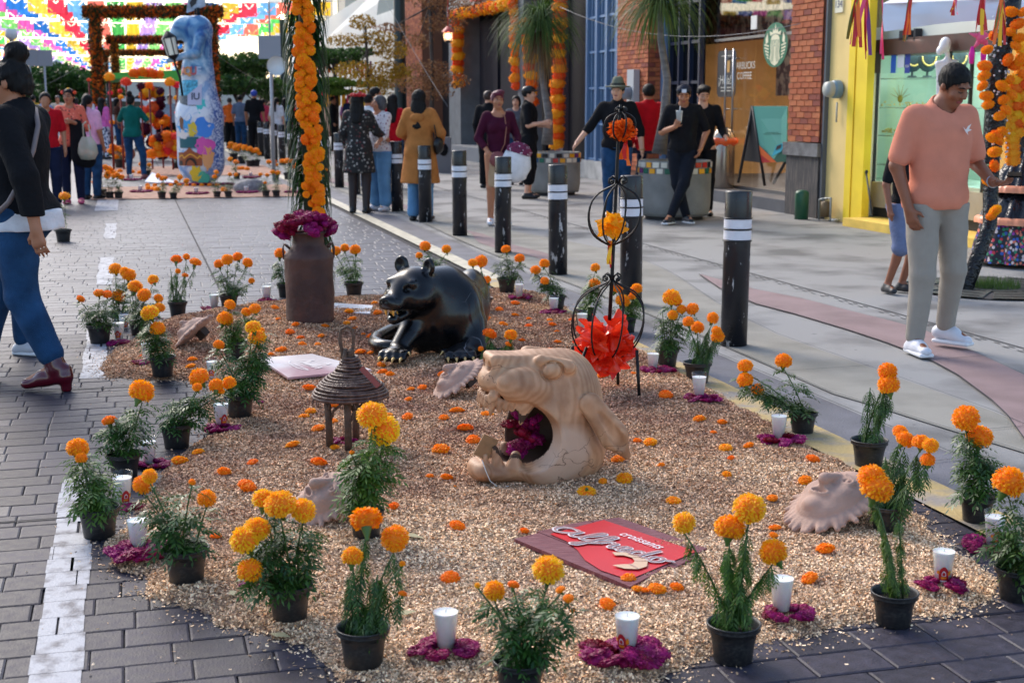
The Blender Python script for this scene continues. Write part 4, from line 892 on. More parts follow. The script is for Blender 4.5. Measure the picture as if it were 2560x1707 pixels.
def ribbons(x,y,L,cols,desc,Y=None,wd=.012):
    c=AT(x,y,Y or Yc); t=thing('ribbon_bunch',desc,'ribbons',c,0,None); r=random.Random(int(x))
    for i,cm in enumerate(cols):
        b=MB(); pts=[]; o=Vector((r.uniform(-.4,.4)*L*.35,r.uniform(-.02,.02),0)); tw=r.uniform(0,3); ll=L*r.uniform(.65,1.0)
        for j in range(7):
            u=j/6; c_=Vector((o.x*u+math.sin(u*5+i)*.004,o.y*u+math.cos(u*4+i)*.006,-ll*u)); a=tw+u*1.2; w_=Vector((math.cos(a),math.sin(a)*.5,0))*wd; pts+= [c_+w_,c_-w_]
        b.add(pts,[(2*j,2*j+1,2*j+3,2*j+2) for j in range(6)],0,True); b.build('ribbon',cm,t)
RB=[smat('ribbon_'+n_,c_,rough=.4) for n_,c_ in (('red',(200,16,20)),('orange',(250,110,10)),('yellow',(250,190,20)),('pink',(240,70,120)),('purple',(120,30,120)),('olive',(110,110,40)))]
ribbons(1526,602,.14,[RB[0],RB[2],RB[1],RB[0],RB[2]],'red and yellow ribbons tied under the golden tissue flower')
ribbons(1563,352,.13,[RB[1],RB[1],RB[0],RB[1]],'orange ribbon tail under the top tissue flower')
# ---- boards
def text2d(s,size=1,shear=0,off=0,res=3,sp=1):
    cu=bpy.data.curves.new('t','FONT'); cu.body=s; cu.size=size; cu.shear=shear; cu.offset=off; cu.resolution_u=res; cu.space_character=sp; cu.align_x='CENTER'; cu.align_y='CENTER'
    o=bpy.data.objects.new('t',cu); C.objects.link(o); dg=bpy.context.evaluated_depsgraph_get(); me=bpy.data.meshes.new_from_object(o.evaluated_get(dg))
    v=[tuple(q.co[:2]) for q in me.vertices]; f=[tuple(q.vertices) for q in me.polygons]; bpy.data.objects.remove(o); bpy.data.curves.remove(cu); bpy.data.meshes.remove(me); return v,f
def put_text(name,s,m,parent,fn,size,**k):
    v,f=text2d(s,size,**k); b=MB(); b.add([fn(x,y) for x,y in v],f); return b.build(name,m,parent)
def bil(A_,B_,C_,D_): # A left, B top, C right, D bottom ; u along A->D, v from AD to BC
    return lambda u,v,h=0: (A_*(1-u)+D_*u)*(1-v)+(B_*(1-u)+C_*u)*v+Vector((0,0,h))
def ribbon2d(pts,wd,fn,b,h,mi=0,n=10):
    """smooth ribbon through 2d points"""
    P_=[Vector(q) for q in pts]; Q=[]
    for i in range(len(P_)-1):
        p0,p1,p2,p3=P_[max(i-1,0)],P_[i],P_[i+1],P_[min(i+2,len(P_)-1)]
        for j in range(n):
            u=j/n; Q.append(.5*((2*p1)+(p2-p0)*u+(2*p0-5*p1+4*p2-p3)*u*u+(3*p1-p0-3*p2+p3)*u**3))
    Q.append(P_[-1]); vs=[]
    for i,q in enumerate(Q):
        d=Q[min(i+1,len(Q)-1)]-Q[max(i-1,0)]; d=d.normalized() if d.length>0 else Vector((1,0)); nn=Vector((-d.y,d.x))*wd/2; vs+=[fn(*(q+nn),h+i*1e-5),fn(*(q-nn),h+i*1e-5)]
    b.add(vs,[(2*i,2*i+1,2*i+3,2*i+2) for i in range(len(Q)-1)],mi)
cs_=[GS(1276,1343),GS(1524,1284),GS(1787,1376),GS(1574,1468)]; z0=[.055,.05,.045,.045]
cs_=[Vector((G(x,y,z).x,G(x,y,z).y,z)) for (x,y),z in zip(((1276,1343),(1524,1284),(1787,1376),(1574,1466)),z0)]
cen=sum(cs_,Vector())/4; fn0=bil(*[c-cen for c in cs_])
t=thing('croissant_board','red painted wooden board lettered croissants Alfredo lying tilted on the sawdust','sign',cen)
PLK=mat('board_maroon',(.16,.035,.045),.45,col2=(.27,.10,.11),scale=16,stretch=(1,7,1),bump=.3,thr=(.4,.75)); 
for i in range(4):   # four planks, uneven ends
    v0,v1=i/4+.006,(i+1)/4-.004; b=MB(); j0,j1=(.03,.0,-.0,.04)[i],(1.0,.975,1.0,.95)[i]
    tp=[fn0(u,v,.0) for u,v in ((j0,v0),(j1,v0),(j1-.02,v1),(j0+(.0,.02,.03,.06)[i],v1))]; b.prism([q-Vector((0,0,.014)) for q in tp],(0,0,.014)); b.build('plank',PLK,t)
redm=mat('board_red',(.62,.012,.02),.35,var=.12,scale=3)
b=MB(); lo=[(.17,.10+.0),(.3,.22),(.42,.24),(.55,.14),(.70,.045),(.86,.10)]; hi=[(.12,.66),(.3,.73),(.45,.75),(.6,.76),(.78,.775),(.90,.80)]
lo=[(.10,.28),(.26,.27),(.42,.20),(.57,.10),(.74,.05),(.94,.08)]; hi=[(.09,.84),(.28,.85),(.42,.855),(.56,.86),(.74,.865),(.93,.87)]
b.add([fn0(u,v,.003) for u,v in lo+hi],[(i,i+1,7+i,6+i) for i in range(5)]); b.build('red_panel',redm,t)
wht=mat('paint_white',(.78,.74,.74),.5); gry=mat('letter_fill',(.40,.22,.22),.5)
asp=.62
fnT=lambda x,y,h=.0065: fn0(.52+x,.745-.0+y/asp,h)
put_text('lettering','croissants',wht,t,lambda x,y:fn0(.56+x,.715+y/asp,.006),.085,shear=.25,off=.001,sp=1.05)
# hand drawn script "Alfredo"
L0={'a':[[(.30,.62),(.12,.72),(-.1,.6),(-.12,.3),(.02,.12),(.22,.3),(.34,.66),(.30,.25),(.38,.12),(.50,.2)]],
'l':[[(.46,.2),(.62,.6),(.70,1.0),(.62,1.05),(.56,.6),(.56,.2),(.64,.12),(.74,.25)]],
'f':[[(.74,.25),(.92,.7),(.96,1.02),(.88,1.05),(.82,.5),(.76,-.3),(.68,-.45),(.66,-.3),(.80,.0),(.98,.3)]],
'r':[[(.94,.25),(1.04,.58),(1.10,.62),(1.14,.55),(1.22,.58),(1.2,.3),(1.24,.14),(1.34,.25)]],
'e':[[(1.32,.22),(1.48,.4),(1.52,.58),(1.42,.6),(1.38,.35),(1.44,.14),(1.58,.2),(1.66,.32)]],
'd':[[(1.86,.5),(1.76,.6),(1.66,.4),(1.68,.16),(1.78,.16),(1.90,.5),(1.98,1.05),(1.90,.3),(1.96,.12),(2.06,.25)]],
'o':[[(2.22,.58),(2.10,.5),(2.10,.2),(2.20,.12),(2.30,.3),(2.28,.55),(2.20,.6),(2.34,.5),(2.5,.6)]]}
fS=lambda x,y,h: fn0(.10+x*.345,.395+(y-.35)*.235+.045*x,h)
for ch,sts in L0.items():
    b=MB()
    for st_ in sts: ribbon2d([(x,y) for x,y in st_],.125,fS,b,.0075); ribbon2d([(x,y) for x,y in st_],.05,fS,b,.0098,1)
    b.build('letter_'+ch,[wht,gry],t)
_cs=lambda L:[(.76+(u-.78)*1.35,.30+(v-.26)*1.25) for u,v in L]
crm=mat('croissant_cream',(.68,.46,.30),.5); b=MB()
arc=[(.66,.30),(.70,.36),(.77,.385),(.84,.36),(.88,.29),(.875,.22),(.83,.165),(.77,.15)]; inn=[(.695,.275),(.72,.315),(.765,.325),(.80,.30),(.815,.265),(.81,.235),(.795,.215),(.775,.17)]
arc,inn=_cs(arc),_cs(inn)
b.add([fn0(u,v,.0085) for u,v in arc+inn],[(i,i+1,9+i,8+i) for i in range(7)]); b.build('croissant_shape',crm,t)
for i in (2,3,5): b=MB(); ribbon2d([arc[i],((arc[i][0]+inn[i][0])/2+.01,(arc[i][1]+inn[i][1])/2),inn[i]],.006,fn0,b,.0105); b.build('croissant_line',gry,t)
# pale board
def board(cor,z,nm,desc,m,script):
    cc=[Vector((G(x,y,z).x,G(x,y,z).y,z)) for x,y in cor]; cen=sum(cc,Vector())/4; fn=bil(*[c-cen for c in cc]); t=thing(nm,desc,'sign',cen)
    b=MB(); b.prism([fn(0,0,-.012),fn(1,0,-.012),fn(1,1,-.012),fn(0,1,-.012)],(0,0,.012)); b.build('board',m,t)
    if script:
        b=MB()
        for st_ in ([(.0,.2),(.1,.9),(.2,.2),(.28,.6),(.36,.2),(.45,.55),(.5,.2),(.6,.6),(.66,.2),(.75,.6),(.82,.2),(.95,.5),(1.05,.15)],[(-.1,.0),(.2,-.25),(.8,-.28),(1.1,-.1),(.7,-.12),(.3,-.15)],[(.55,.9),(.62,1.1),(.7,.85)]):
            ribbon2d(st_,.05,lambda x,y,h: fn(.32+x*.42,.38+y*.36,h),b,.003)
        b.build('script_lettering',wht,t)
    return t
palm_=mat('pale_pink_board',(.66,.60,.60),.35,col2=(.42,.24,.27),scale=1.3,thr=(.48,.62))
board(((647,895),(780,884),(929,923),(720,943)),.045,'pale_board','pale pink board with faded white script lying behind the wicker lantern',palm_,True)
board(((835,779),(835,757),(932,763),(925,783)),.04,'white_card','small shiny white card lying right of the milk can foot',mat('white_card',(.72,.70,.72),.3,var=.05,scale=5),False)
# ---- clay sun masks
CLAY=mat('terracotta_pale',(.44,.28,.215),.8,var=.10,scale=9,bump=.12,bscale=120)
def mask(x,y,sz,rot,desc,seed,smile=True,lift=.05):
    p=GS(x,y); t=thing('clay_sun_mask',desc,'mask',p+Vector((0,0,lift))); t.rotation_euler=tuple(rad(a) for a in rot)
    s=SDF(.0052); s.ell((0,0,.01),(.095,.13,.05),k=.02).ell((0,.0,-.005),(.118,.152,.022),k=.01)
    s.cap((0,.045,.055),(0,-.018,.084),.011,.020,k=.010).ell((-.013,-.022,.062),(.010,.010,.009),k=.008).ell((.013,-.022,.062),(.010,.010,.009),k=.008)
    for sx in (-1,1):
        s.ell((sx*.040,.030,.052),(.027,.018,.013),k=.006); s.ell((sx*.040,.030,.060),(.018,.0105,.012),k=.003,sub=True); s.ell((sx*.040,.030,.055),(.008,.007,.006),k=.002)
        s.cap((sx*.018,.055,.058),(sx*.062,.052,.040),.007,.005,k=.01); s.ell((sx*.048,-.02,.042),(.024,.030,.016),k=.02)
    s.ell((0,-.050,.058),(.036,.018,.016),k=.012); s.ell((0,-.050,.072),(.030,.010,.026),k=.003,sub=True); s.ell((0,-.094,.042),(.026,.020,.016),k=.02)
    for i in range(34):
        a=2*math.pi*i/34; c,sn=math.cos(a),math.sin(a); up=sn>.1
        R0,R1=(.95,1.20) if (i%2 or not up) else (.95,1.13)
        s.cap((c*.108*R0,sn*.142*R0,.0),(c*.108*R1+.008*math.sin(i*3),sn*.142*R1,-.006+.004*math.sin(i*5)),.0125,.009,k=.008)
    s.plane((0,0,-.022),(0,0,-1),.003,lo=(-.2,-.25,-.06),hi=(.2,.25,-.01))
    o=s.build('mask',CLAY,t); t.scale=(sz,)*3
    b=MB(); b.box((.0,.05,-.045),(.03,.03,.03)); b.build('prop_block',mat('prop_wood',(.05,.035,.025),.8),t)
mask(2085,1297,1.2,(20,-2,-54),'smiling clay sun face lying at front right beside the bundled marigold pot',1,lift=.07)
mask(1143,985,1.0,(30,-12,-52),'clay sun face lying between the black paws and the wooden head',2,lift=.08)
mask(484,862,.95,(20,-42,-35),'clay leaf-edged face tilted edge-on at the left of the sawdust',3,lift=.085)
mask(822,1296,.98,(28,18,-70),'clay feathered mask half hidden behind golden marigolds at front left',4,lift=.08)
# ---- flower-wrapped column behind the milk can
Yg=10.35
base=AT(782,700,Yg); base.z=0
t=thing('flower_column','tall post wrapped in green palm fronds and strung orange marigold heads behind milk can','garland',base)
def cx(y): return 758+ (y/535)*27 if y<535 else 785
top=AT(756,-140,Yg)
b=MB(); b.tube([Vector((0,0,0)),top-base],[.05,.05],10); b.build('post',mat('post_green',(.015,.03,.012),.8),t)
r=random.Random(21); PALM=petal_mat('palm_frond',(.010,.035,.012),(.03,.085,.02),.45)
hz=top.z; nfr=0
for k in range(5):
    b=MB()
    for i in range(170):
        z=r.uniform(.10,hz); u=z/hz; c=(top-base)*u; a=r.uniform(-.75,math.pi+.75); L=r.uniform(.16,.30); wd=r.uniform(.006,.011)
        d=Vector((math.cos(a),math.sin(a),-.2)); o=c+Vector((math.cos(a),math.sin(a),0))*.045
        p1=o+d*L*.28+Vector((0,0,-.02)); p2=o+d*L*.42+Vector((0,0,-L*.45)); p3=o+d*L*.46+Vector((0,0,-L*.95)); s_=Vector((-math.sin(a),math.cos(a),0))*wd
        b.add([o+s_*.5,o-s_*.5,p1+s_,p1-s_,p2+s_,p2-s_,p3],[(0,1,3,2),(2,3,5,4),(4,5,6)],0,True)
    b.build('palm_fronds',PALM,t)
zz=top.z; i=0; y=-60
while y<565:
    for j in range(3 if 60<y<500 else 2):
        x=cx(y)+r.uniform(-21,19)-(2 if y<300 else -3); p=AT(x,y+r.uniform(-5,5),Yg-.10-r.uniform(0,.06)); k=r.uniform(.028,.046)
        o=ob('flower_head',FM['o' if r.random()<.6 else 'd'][r.randrange(3)],t,p-base,None,k); o.rotation_euler=(1.2+r.uniform(-.5,.5),r.uniform(-.5,.5),r.uniform(-1,1))
    y+=r.uniform(8,15)
# ================= PEOPLE =================
def skin(n,rgb): return smat('skin_'+n,rgb,rough=.5,var=.06,scale=20)
SK={'a':skin('light',(214,160,132)),'b':skin('tan',(176,116,84)),'c':skin('brown',(140,86,60)),'d':skin('warm',(196,136,104))}
def cloth(n,rgb,**k):
    d=dict(rough=.88,var=.14,scale=11,bump=.35,bscale=40,spec=.2); d.update(k); return smat('cloth_'+n,rgb,**d)
HAIRB=smat('hair_black',(16,13,13),spec=.25,rough=.6,var=.5,scale=40,stretch=(1,1,.1),bump=.5); HAIRG=smat('hair_grey',(70,70,74),rough=.5,var=.5,scale=40,stretch=(1,1,.15),bump=.5); HAIRW=smat('hair_wine',(98,22,50),rough=.45,var=.5,scale=40,stretch=(1,1,.1),bump=.5)
BLKC=cloth('black',(20,20,24)); NAVY=cloth('navy',(24,30,56)); JEAN=cloth('jeans',(34,68,104),var=.45,scale=7,detail=8,bscale=200,bump=.5); JEANL=cloth('light_jeans',(96,140,180),var=.2,scale=5); WHT=cloth('white',(222,220,224)); RED=cloth('red',(186,14,30)); GRY=cloth('grey',(120,124,140)); SHW=smat('shoe_white',(215,215,222),rough=.45,var=.08,scale=12); SHB=smat('shoe_black',(16,16,18),rough=.4); SOLE=smat('sole_white',(225,225,228),rough=.5)
EYEW=mat('eye_white',(.6,.56,.52),.3); EYEB=mat('eye_dark',(.015,.01,.008),.2); LIP=smat('lips',(150,70,66),rough=.45)
JD=dict(pelvis=(0,0,.94),hipL=(.092,0,.90),hipR=(-.092,0,.90),kneeL=(.10,-.02,.49),kneeR=(-.10,-.02,.49),ankL=(.10,.02,.075),ankR=(-.10,.02,.075),toeL=(.125,-.13,.025),toeR=(-.125,-.13,.025),
 chest=(0,0,1.27),shL=(.178,.01,1.405),shR=(-.178,.01,1.405),neck=(0,.012,1.44),head=(0,-.005,1.605),elL=(.235,.03,1.13),elR=(-.235,.03,1.13),wrL=(.245,-.05,.885),wrR=(-.245,-.05,.885),hdL=None,hdR=None)
def foldnoise(amp,seed=0,f=1.0):
    r=np.random.RandomState(seed); K=r.randn(7,3)*np.array([15,15,11])*f; ph=r.rand(7)*6.28
    def d(g):
        v=np.zeros(g.shape[:-1],np.float32)
        for k,p in zip(K,ph): v+=np.abs(np.sin(g@k+p+1.2*np.sin(g[...,2]*5+p)))-.6
        return (amp*v/2.2).astype(np.float32)
    return d
def person(desc,loc,H=1.66,rz=0,sk='b',fem=False,fat=1.0,pose=None,hair=('short',HAIRB),top=None,bot=None,shoe=('low',SHB),hy=(0,0),vox=.014,face=False,hands='n',grp=None,fingers=None,lean=0):
    J={k:(np.array(v,float) if v is not None else None) for k,v in JD.items()}
    if fem:
        J['shL'][0]=.155; J['shR'][0]=-.155; J['hipL'][0]=.095; J['hipR'][0]=-.095; J['elL'][0]=.205; J['elR'][0]=-.205; J['wrL'][0]=.215; J['wrR'][0]=-.215
    for k,v in (pose or {}).items(): J[k]=np.array(v,float)
    t=thing('person',desc,'person',loc,rz,grp,H/1.70)
    h=vox; ft=fat; N_=np.array
    hc=J['head']; hyaw,hpit=hy
    HR=rotm((hpit,0,hyaw)); hp=lambda x,y,z: tuple(hc+HR@N_((x,y,z)))
    hrot=(hpit,0,hyaw)
    def torso(s,g=0,k=.045,lo=True):
        c=J['chest']; p=J['pelvis']; w=(c+p)/2; fw=ft
        if lo: s.ell(tuple(p),(.150*fw+g,.112*fw+g,.115+g),k=k)
        s.ell(tuple(w+N_((0,-.012*(fw-1)*8,0))),((.128 if fem else .138)*fw+g,.098*fw+g,.15+g),k=k)
        s.ell(tuple(c),((.140 if fem else .160)*(fw*.6+.4)+g,.108*(fw*.7+.3)+g,.165+g),k=k)
        if fem:
            for sx in (-1,1): s.ell(tuple(c+N_((sx*.066,-.085,-.01))),(.058+g,.055+g,.058+g),k=.03)
        s.cap(tuple(J['shL']*N_((.75,1,1))+N_((0,0,-.012))),tuple(J['shR']*N_((.75,1,1))+N_((0,0,-.012))),.060+g,k=k)
        s.cap(tuple(J['neck']+N_((0,.01,-.03))),tuple(J['neck']+N_((0,0,.015))),.07+g*.5,k=.03)
        if lo:
            for sx in (-1,1): s.ell(tuple(p+N_((sx*.07,.052,-.035))),(.082*fw+g,.08*fw+g,.09+g),k=.04)
    def arm(s,S,g=0,frac=2.0,k=.03):
        a,e,w_=J['sh'+S],J['el'+S],J['wr'+S]; af=.5+.5*ft
        if frac>=1:
            s.cap(a,e,(.050*af+g),(.040*af+g),k=k)
            f2=min(1,frac-1)
            if f2>0: s.cap(e,e+(w_-e)*f2,.040*af+g,(.040-.013*f2)*af+g*(1 if g else 1),k=.02)
        else: s.cap(a,a+(e-a)*frac,.050*af+g*.7,(.048-.004*frac)*(af*.5+.5)+g*1.0,k=k)
    def leg(s,S,g=0,frac=2.0,k=.02,flare=0):
        a,e,w_=J['hip'+S],J['knee'+S],J['ank'+S]; lf=.5+.5*ft
        if frac>=1:
            s.cap(a,e,.086*lf+g,.056*lf+g,k=k)
            f2=min(1,frac-1)
            if f2>0:
                s.cap(e,e+(w_-e)*f2,.054*lf+g,(.054-.018*f2)*lf+g+flare,k=.02)
                if g==0: m=e+(w_-e)*.30; s.ell(tuple(m+N_((0,.008,0))),(.045*lf,.046*lf,.09),k=.02)
        else: s.cap(a,a+(e-a)*frac,.088*lf+g,(.086-.025*frac)*lf+g+flare,k=k)
    def hand(s,S):
        w_,e=J['wr'+S],J['el'+S]; d=J['hd'+S] if J['hd'+S] is not None else (w_-e); d=d/np.linalg.norm(d)
        sx=1 if S=='L' else -1
        ref=N_((0,-1.,0)); pn=N_((-sx,0,0))*1.0  # palm faces the thigh
        if fingers and S in fingers: pn=N_(fingers[S][0],float); 
        pn=pn-d*(pn@d); pn/=np.linalg.norm(pn)+1e-9; sd=np.cross(d,pn); 
        curl=fingers[S][1] if fingers and S in fingers else .35
        if (sd@N_((0,-1,0)))<0 and not (fingers and S in fingers): sd=-sd
        if fingers and S in fingers and len(fingers[S])>2: sd=sd*fingers[S][2]
        s.cap(w_,w_+d*.02,.026,.027,k=.012)
        c=w_+d*.055
        s.cap(w_+d*.02+sd*.012,w_+d*.082+sd*.024,.018,.016,k=.012); s.cap(w_+d*.02-sd*.012,w_+d*.078-sd*.026,.018,.015,k=.012); s.cap(w_+d*.03,w_+d*.08,.018,.016,k=.01)
        fr=max(.0085,h*.72)
        if h<.0125:
            for i,(o,l) in enumerate(((.030,.070),(.010,.078),(-.010,.072),(-.029,.056))):
                b0=w_+d*.082+sd*o; d1=d*math.cos(curl)+pn*math.sin(curl); b1=b0+d1*l*.5; d2=d*math.cos(curl*2.3)+pn*math.sin(curl*2.3); b2=b1+d2*l*.5
                s.cap(b0,b1,fr,fr*.95,k=.004); s.cap(b1,b2,fr*.95,fr*.8,k=.004)
            th=w_+d*.03+sd*.028; t1=th+(d*.55+sd*.75+pn*.3)*.036; t2=t1+(d*.85+sd*.2+pn*.4)*.030
            s.cap(th,t1,.014,fr*1.15,k=.01); s.cap(t1,t2,fr*1.1,fr*.9,k=.004)
        else:
            b1=w_+d*.12+pn*.01; s.cap(c,b1,.026,.016,k=.015,fl=None); th=w_+d*.03+sd*.02; s.cap(th,th+d*.05+sd*.03,.014,.012,k=.01)
    # --- body
    s=SDF(h); torso(s)
    s.cap(tuple(J['neck']+N_((0,.0,-.02))),hp(0,.02,-.06),.054 if not fem else .046,.050 if not fem else .043,k=.03)
    s.ell(hp(0,.015,.015),(.074,.093,.088),hrot,k=.02).ell(hp(0,-.030,-.045),(.054,.058,.066),hrot,k=.03).ell(hp(0,-.055,-.09),(.028,.028,.024),hrot,k=.025)
    for sx in (-1,1): s.ell(hp(sx*.076,.012,-.012),(.009,.018,.030),hrot,k=.008)
    if face:
        s.cap(hp(0,-.084,.012),hp(0,-.104,-.022),.009,.013,k=.012); s.ell(hp(-.012,-.092,-.028),(.009,.010,.008),hrot,k=.008); s.ell(hp(.012,-.092,-.028),(.009,.010,.008),hrot,k=.008)
        for sx in (-1,1):
            s.ell(hp(sx*.031,-.082,.008),(.017,.011,.011),hrot,k=.014,sub=True); s.cap(hp(sx*.016,-.083,.028),hp(sx*.050,-.072,.028),.008,.007,k=.012); s.ell(hp(sx*.04,-.062,-.03),(.022,.02,.02),hrot,k=.02)
    for S in 'LR':
        arm(s,S); leg(s,S); hand(s,S); s.cap(J['ank'+S],J['toe'+S]*N_((1,1,1))+N_((0,0,.01)),.037,.026,k=.02); s.ell(tuple(J['ank'+S]+N_((0,.03,-.035))),(.03,.035,.035),k=.02)
    s.build('body',SK[sk],t)
    if face:
        for sx in (-1,1):
            if hpit>15:
                b=MB(); b.tube([hp(sx*.018,-.0865,.004),hp(sx*.031,-.0900,.001),hp(sx*.045,-.080,.004)],[.0022,.0032,.0022],5); b.build('eyelid_lashes',EYEB,t); b=MB(); b.tube([hp(sx*.014,-.0925,.030),hp(sx*.032,-.0935,.036),hp(sx*.052,-.078,.028)],[.0035,.0042,.0025],5); b.build('eyebrow',hair[1] if hair else HAIRB,t); continue
            b=MB(); b.ball(hp(sx*.031,-.0765,.007),(.0115,.009,.0065),8); b.build('eye',EYEW,t); b=MB(); b.ball(hp(sx*.031,-.0845,.007),(.0062,.004,.0066),8); b.build('iris',EYEB,t)
            b=MB(); b.tube([hp(sx*.014,-.0925,.030),hp(sx*.032,-.0935,.036),hp(sx*.052,-.078,.028)],[.0035,.0042,.0025],5); b.build('eyebrow',hair[1] if hair else HAIRB,t)
        b=MB(); b.ball(hp(0,-.0865,-.058),(.024,.010,.0062),10); b.ball(hp(0,-.0855,-.065),(.020,.009,.0055),10); b.build('lips',LIP,t)
    # --- hair
    if hair:
        st,hm=hair[0],hair[1]; s=SDF(max(h*.8,.009))
        s.ell(hp(0,.022,.028),(.086,.102,.094),hrot,k=.02)
        if st in('long','longs'): s.cap(hp(0,.055,.02),tuple(N_(hp(0,.065,-.12))),.085,.085,k=.04,fl=(1.05,.8,1)); s.cap(tuple(N_(hp(0,.07,-.10))),tuple(J['chest']+N_((0,.12,-.02 if st=='long' else .06))),.085,.06,k=.03,fl=(1.25,.55,1))
        if st=='bun': s.ell(hp(.0,.085,.135),(.06,.062,.062),hrot,k=.02); s.ell(hp(0,.06,-.02),(.07,.065,.085),hrot,k=.02)
        if st=='pony': s.cap(hp(0,.095,.03),tuple(N_(hp(0,.135,-.06))),.04,.045,k=.02); s.cap(tuple(N_(hp(0,.135,-.06))),tuple(J['chest']+N_((0,.14,.02))),.045,.025,k=.02)
        if st=='bob': s.ell(hp(0,.04,-.03),(.094,.085,.095),hrot,k=.03)
        if st=='quiff': s.ell(hp(.02,-.045,.10),(.062,.06,.035),hrot,k=.02); s.ell(hp(0,-.02,.085),(.075,.07,.03),hrot,k=.02)
        s.ell(hp(0,-.085,-.035),(.066 if st in('bob','long','longs') else .105,.075,.092),hrot,k=.012,sub=True)
        if st in('short','quiff','cap','bun','pony'): s.ell(hp(0,-.02,-.115),(.12,.115,.07),hrot,k=.012,sub=True)
        ho=s.build('hair',hm,t,disp=foldnoise(.006,1,4.5) if h<.013 else None)
        if h<.0125:   # loose strands lying over the mass
            me=ho.data; q=random.Random(5); vs=[]; nv=len(me.vertices); c0=Vector(hp(0,0,.02))
            for i in range(1500):
                v=me.vertices[q.randrange(nv)]; n_=v.normal; p_=v.co
                if n_.length<.5 or p_.z>hp(0,0,.2)[2]: continue
                dn=Vector((q.uniform(-.4,.4),q.uniform(-.4,.4),-1)); tg=(dn-n_*dn.dot(n_)).normalized(); sd=n_.cross(tg)*.0011; a_=p_-n_*.001; L_2=q.uniform(.012,.03)
                e_=a_+tg*L_2+n_*q.uniform(.001,.006); vs+=[a_-sd,a_+sd,e_+sd*.3,e_-sd*.3]
            ob('hair_strands',npmesh('hair_strands',[tuple(x) for x in vs],np.arange(len(vs)).reshape(-1,4),hm),ho)['kind']='stuff'
    # --- top
    if top:
        tm=top['m']; g=top.get('g',.016)+(.006 if h>.015 else 0); sl=top.get('sl',.55); hem=top.get('hem',.88); s=SDF(h*top.get('hk',1.0))
        torso(s,g,.05)
        for S in 'LR': arm(s,S,g*.8,sl,.03)
        if hem<.80:
            fl_=top.get('flare',.05)
            s.cap(tuple(J['pelvis']+N_((0,0,.05))),tuple(J['pelvis']*N_((1,1,0))+N_((0,0,hem+.03))),.12*ft+g,.13*ft+g+fl_,k=.04,fl=(1.25,.95,1)); s.plane((0,0,hem),(0,0,-1),.004,lo=(-.6,-.6,hem-.4),hi=(.6,.6,hem+.02))
        else: s.plane((0,0,hem),(0,0,-1),.004,lo=(-.6,-.6,.7),hi=(.6,.6,hem+.02))
        nk=J['neck']
        if top.get('roll'): s.cap(tuple(nk),tuple(nk+N_((0,-.005,.055))),.062,.058,k=.015)
        else: s.cap(tuple(nk+N_((0,-.03,.01))),tuple(nk+N_((0,-.04,.12))),.058 if not top.get('wide') else .095,.08,k=.008,sub=True,fl=(1,1,1))
        # keep the garment clear of the lower arms it does not cover
        s.build('top',tm,t,disp=foldnoise(top.get('amp',.004),3))
    # --- bottom
    if bot:
        bm=bot['m']; g=bot.get('g',.018)+(.010 if h>.015 else 0); le=bot.get('le',1.93); s=SDF(h*1.0)
        if bot.get('skirt'):
            s.ell(tuple(J['pelvis']),(.150*ft+g,.115*ft+g,.13),k=.03); s.cap((0,0,.9),(0,-.01,bot['skirt']+.03),.13,.125+bot.get('flare',.0),k=.03,fl=(1.25,.95,1)); s.plane((0,0,bot['skirt']),(0,0,-1),.004,lo=(-.5,-.5,.0),hi=(.5,.5,bot['skirt']+.02))
        else:
            torso_p=J['pelvis']; s.ell(tuple(torso_p),(.152*ft+g,.115*ft+g,.115),k=.03)
            for sx in (-1,1): s.ell(tuple(torso_p+N_((sx*.07,.052,-.035))),(.084*ft+g,.08*ft+g,.09),k=.03)
            for S in 'LR': leg(s,S,g,le,.022,bot.get('flare',0))
        zc=min(1.03,(top or dict()).get('hem',.88)+.035 if (top or dict()).get('hem',.88)>.8 else 1.0); s.plane((0,0,zc),(0,0,1),.004,lo=(-.4,-.4,zc-.03),hi=(.4,.4,1.3)); s.build('trousers' if le>1.3 and not bot.get('skirt') else 'skirt' if bot.get('skirt') else 'shorts',bm,t,disp=foldnoise(bot.get('amp',.0045),5,.8))
    # --- shoes
    if shoe:
        for S in 'LR':
            a,b_=J['ank'+S],J['toe'+S]; s=SDF(max(.009,h*.75)); z0=b_[2]-.025
            az=a.copy(); d=(b_-a); d[2]=0; d/=np.linalg.norm(d)+1e-9; heel=a-d*.035; heel[2]=z0+.03+(a[2]-.075)*.9 if a[2]>.09 else z0+.03
            s.cap(heel,b_+N_((0,0,.008)),.042,.036,k=.03,fl=(1,1,.8)); s.ell(tuple((heel+b_)/2+N_((0,0,.025))),(.04,.055,.04),k=.04); s.cap(heel,a+N_((0,0,.0)),.042,.043,k=.03)
            if shoe[0]=='boot': s.cap(a,a+(J['knee'+S]-a)*.45,.050,.060,k=.02)
            if shoe[0]=='heel': s.cap(a,a+(J['knee'+S]-a)*.25,.052,.056,k=.02); hh=a-d*.045; s.cap(tuple(hh+N_((0,0,-.01))),(hh[0]-d[0]*.0,hh[1],.012),.034,.028,k=.012)
            s.plane((0,0,.0),(0,0,-1),.002,lo=(-.6,-.6,-.1),hi=(.6,.6,.01)) if z0<.01 else None
            o=s.build('shoe',shoe[1],t)
            if len(shoe)>2 and z0<.02:
                s=SDF(.009); s.box(tuple((heel+b_)/2*N_((1,1,0))+N_((0,0,z0+.012))),(.047,.125,.013),(0,0,math.degrees(math.atan2(d[1],d[0]))+90),.012,.004); s.build('sole',shoe[2],o)
    return t,J,hp
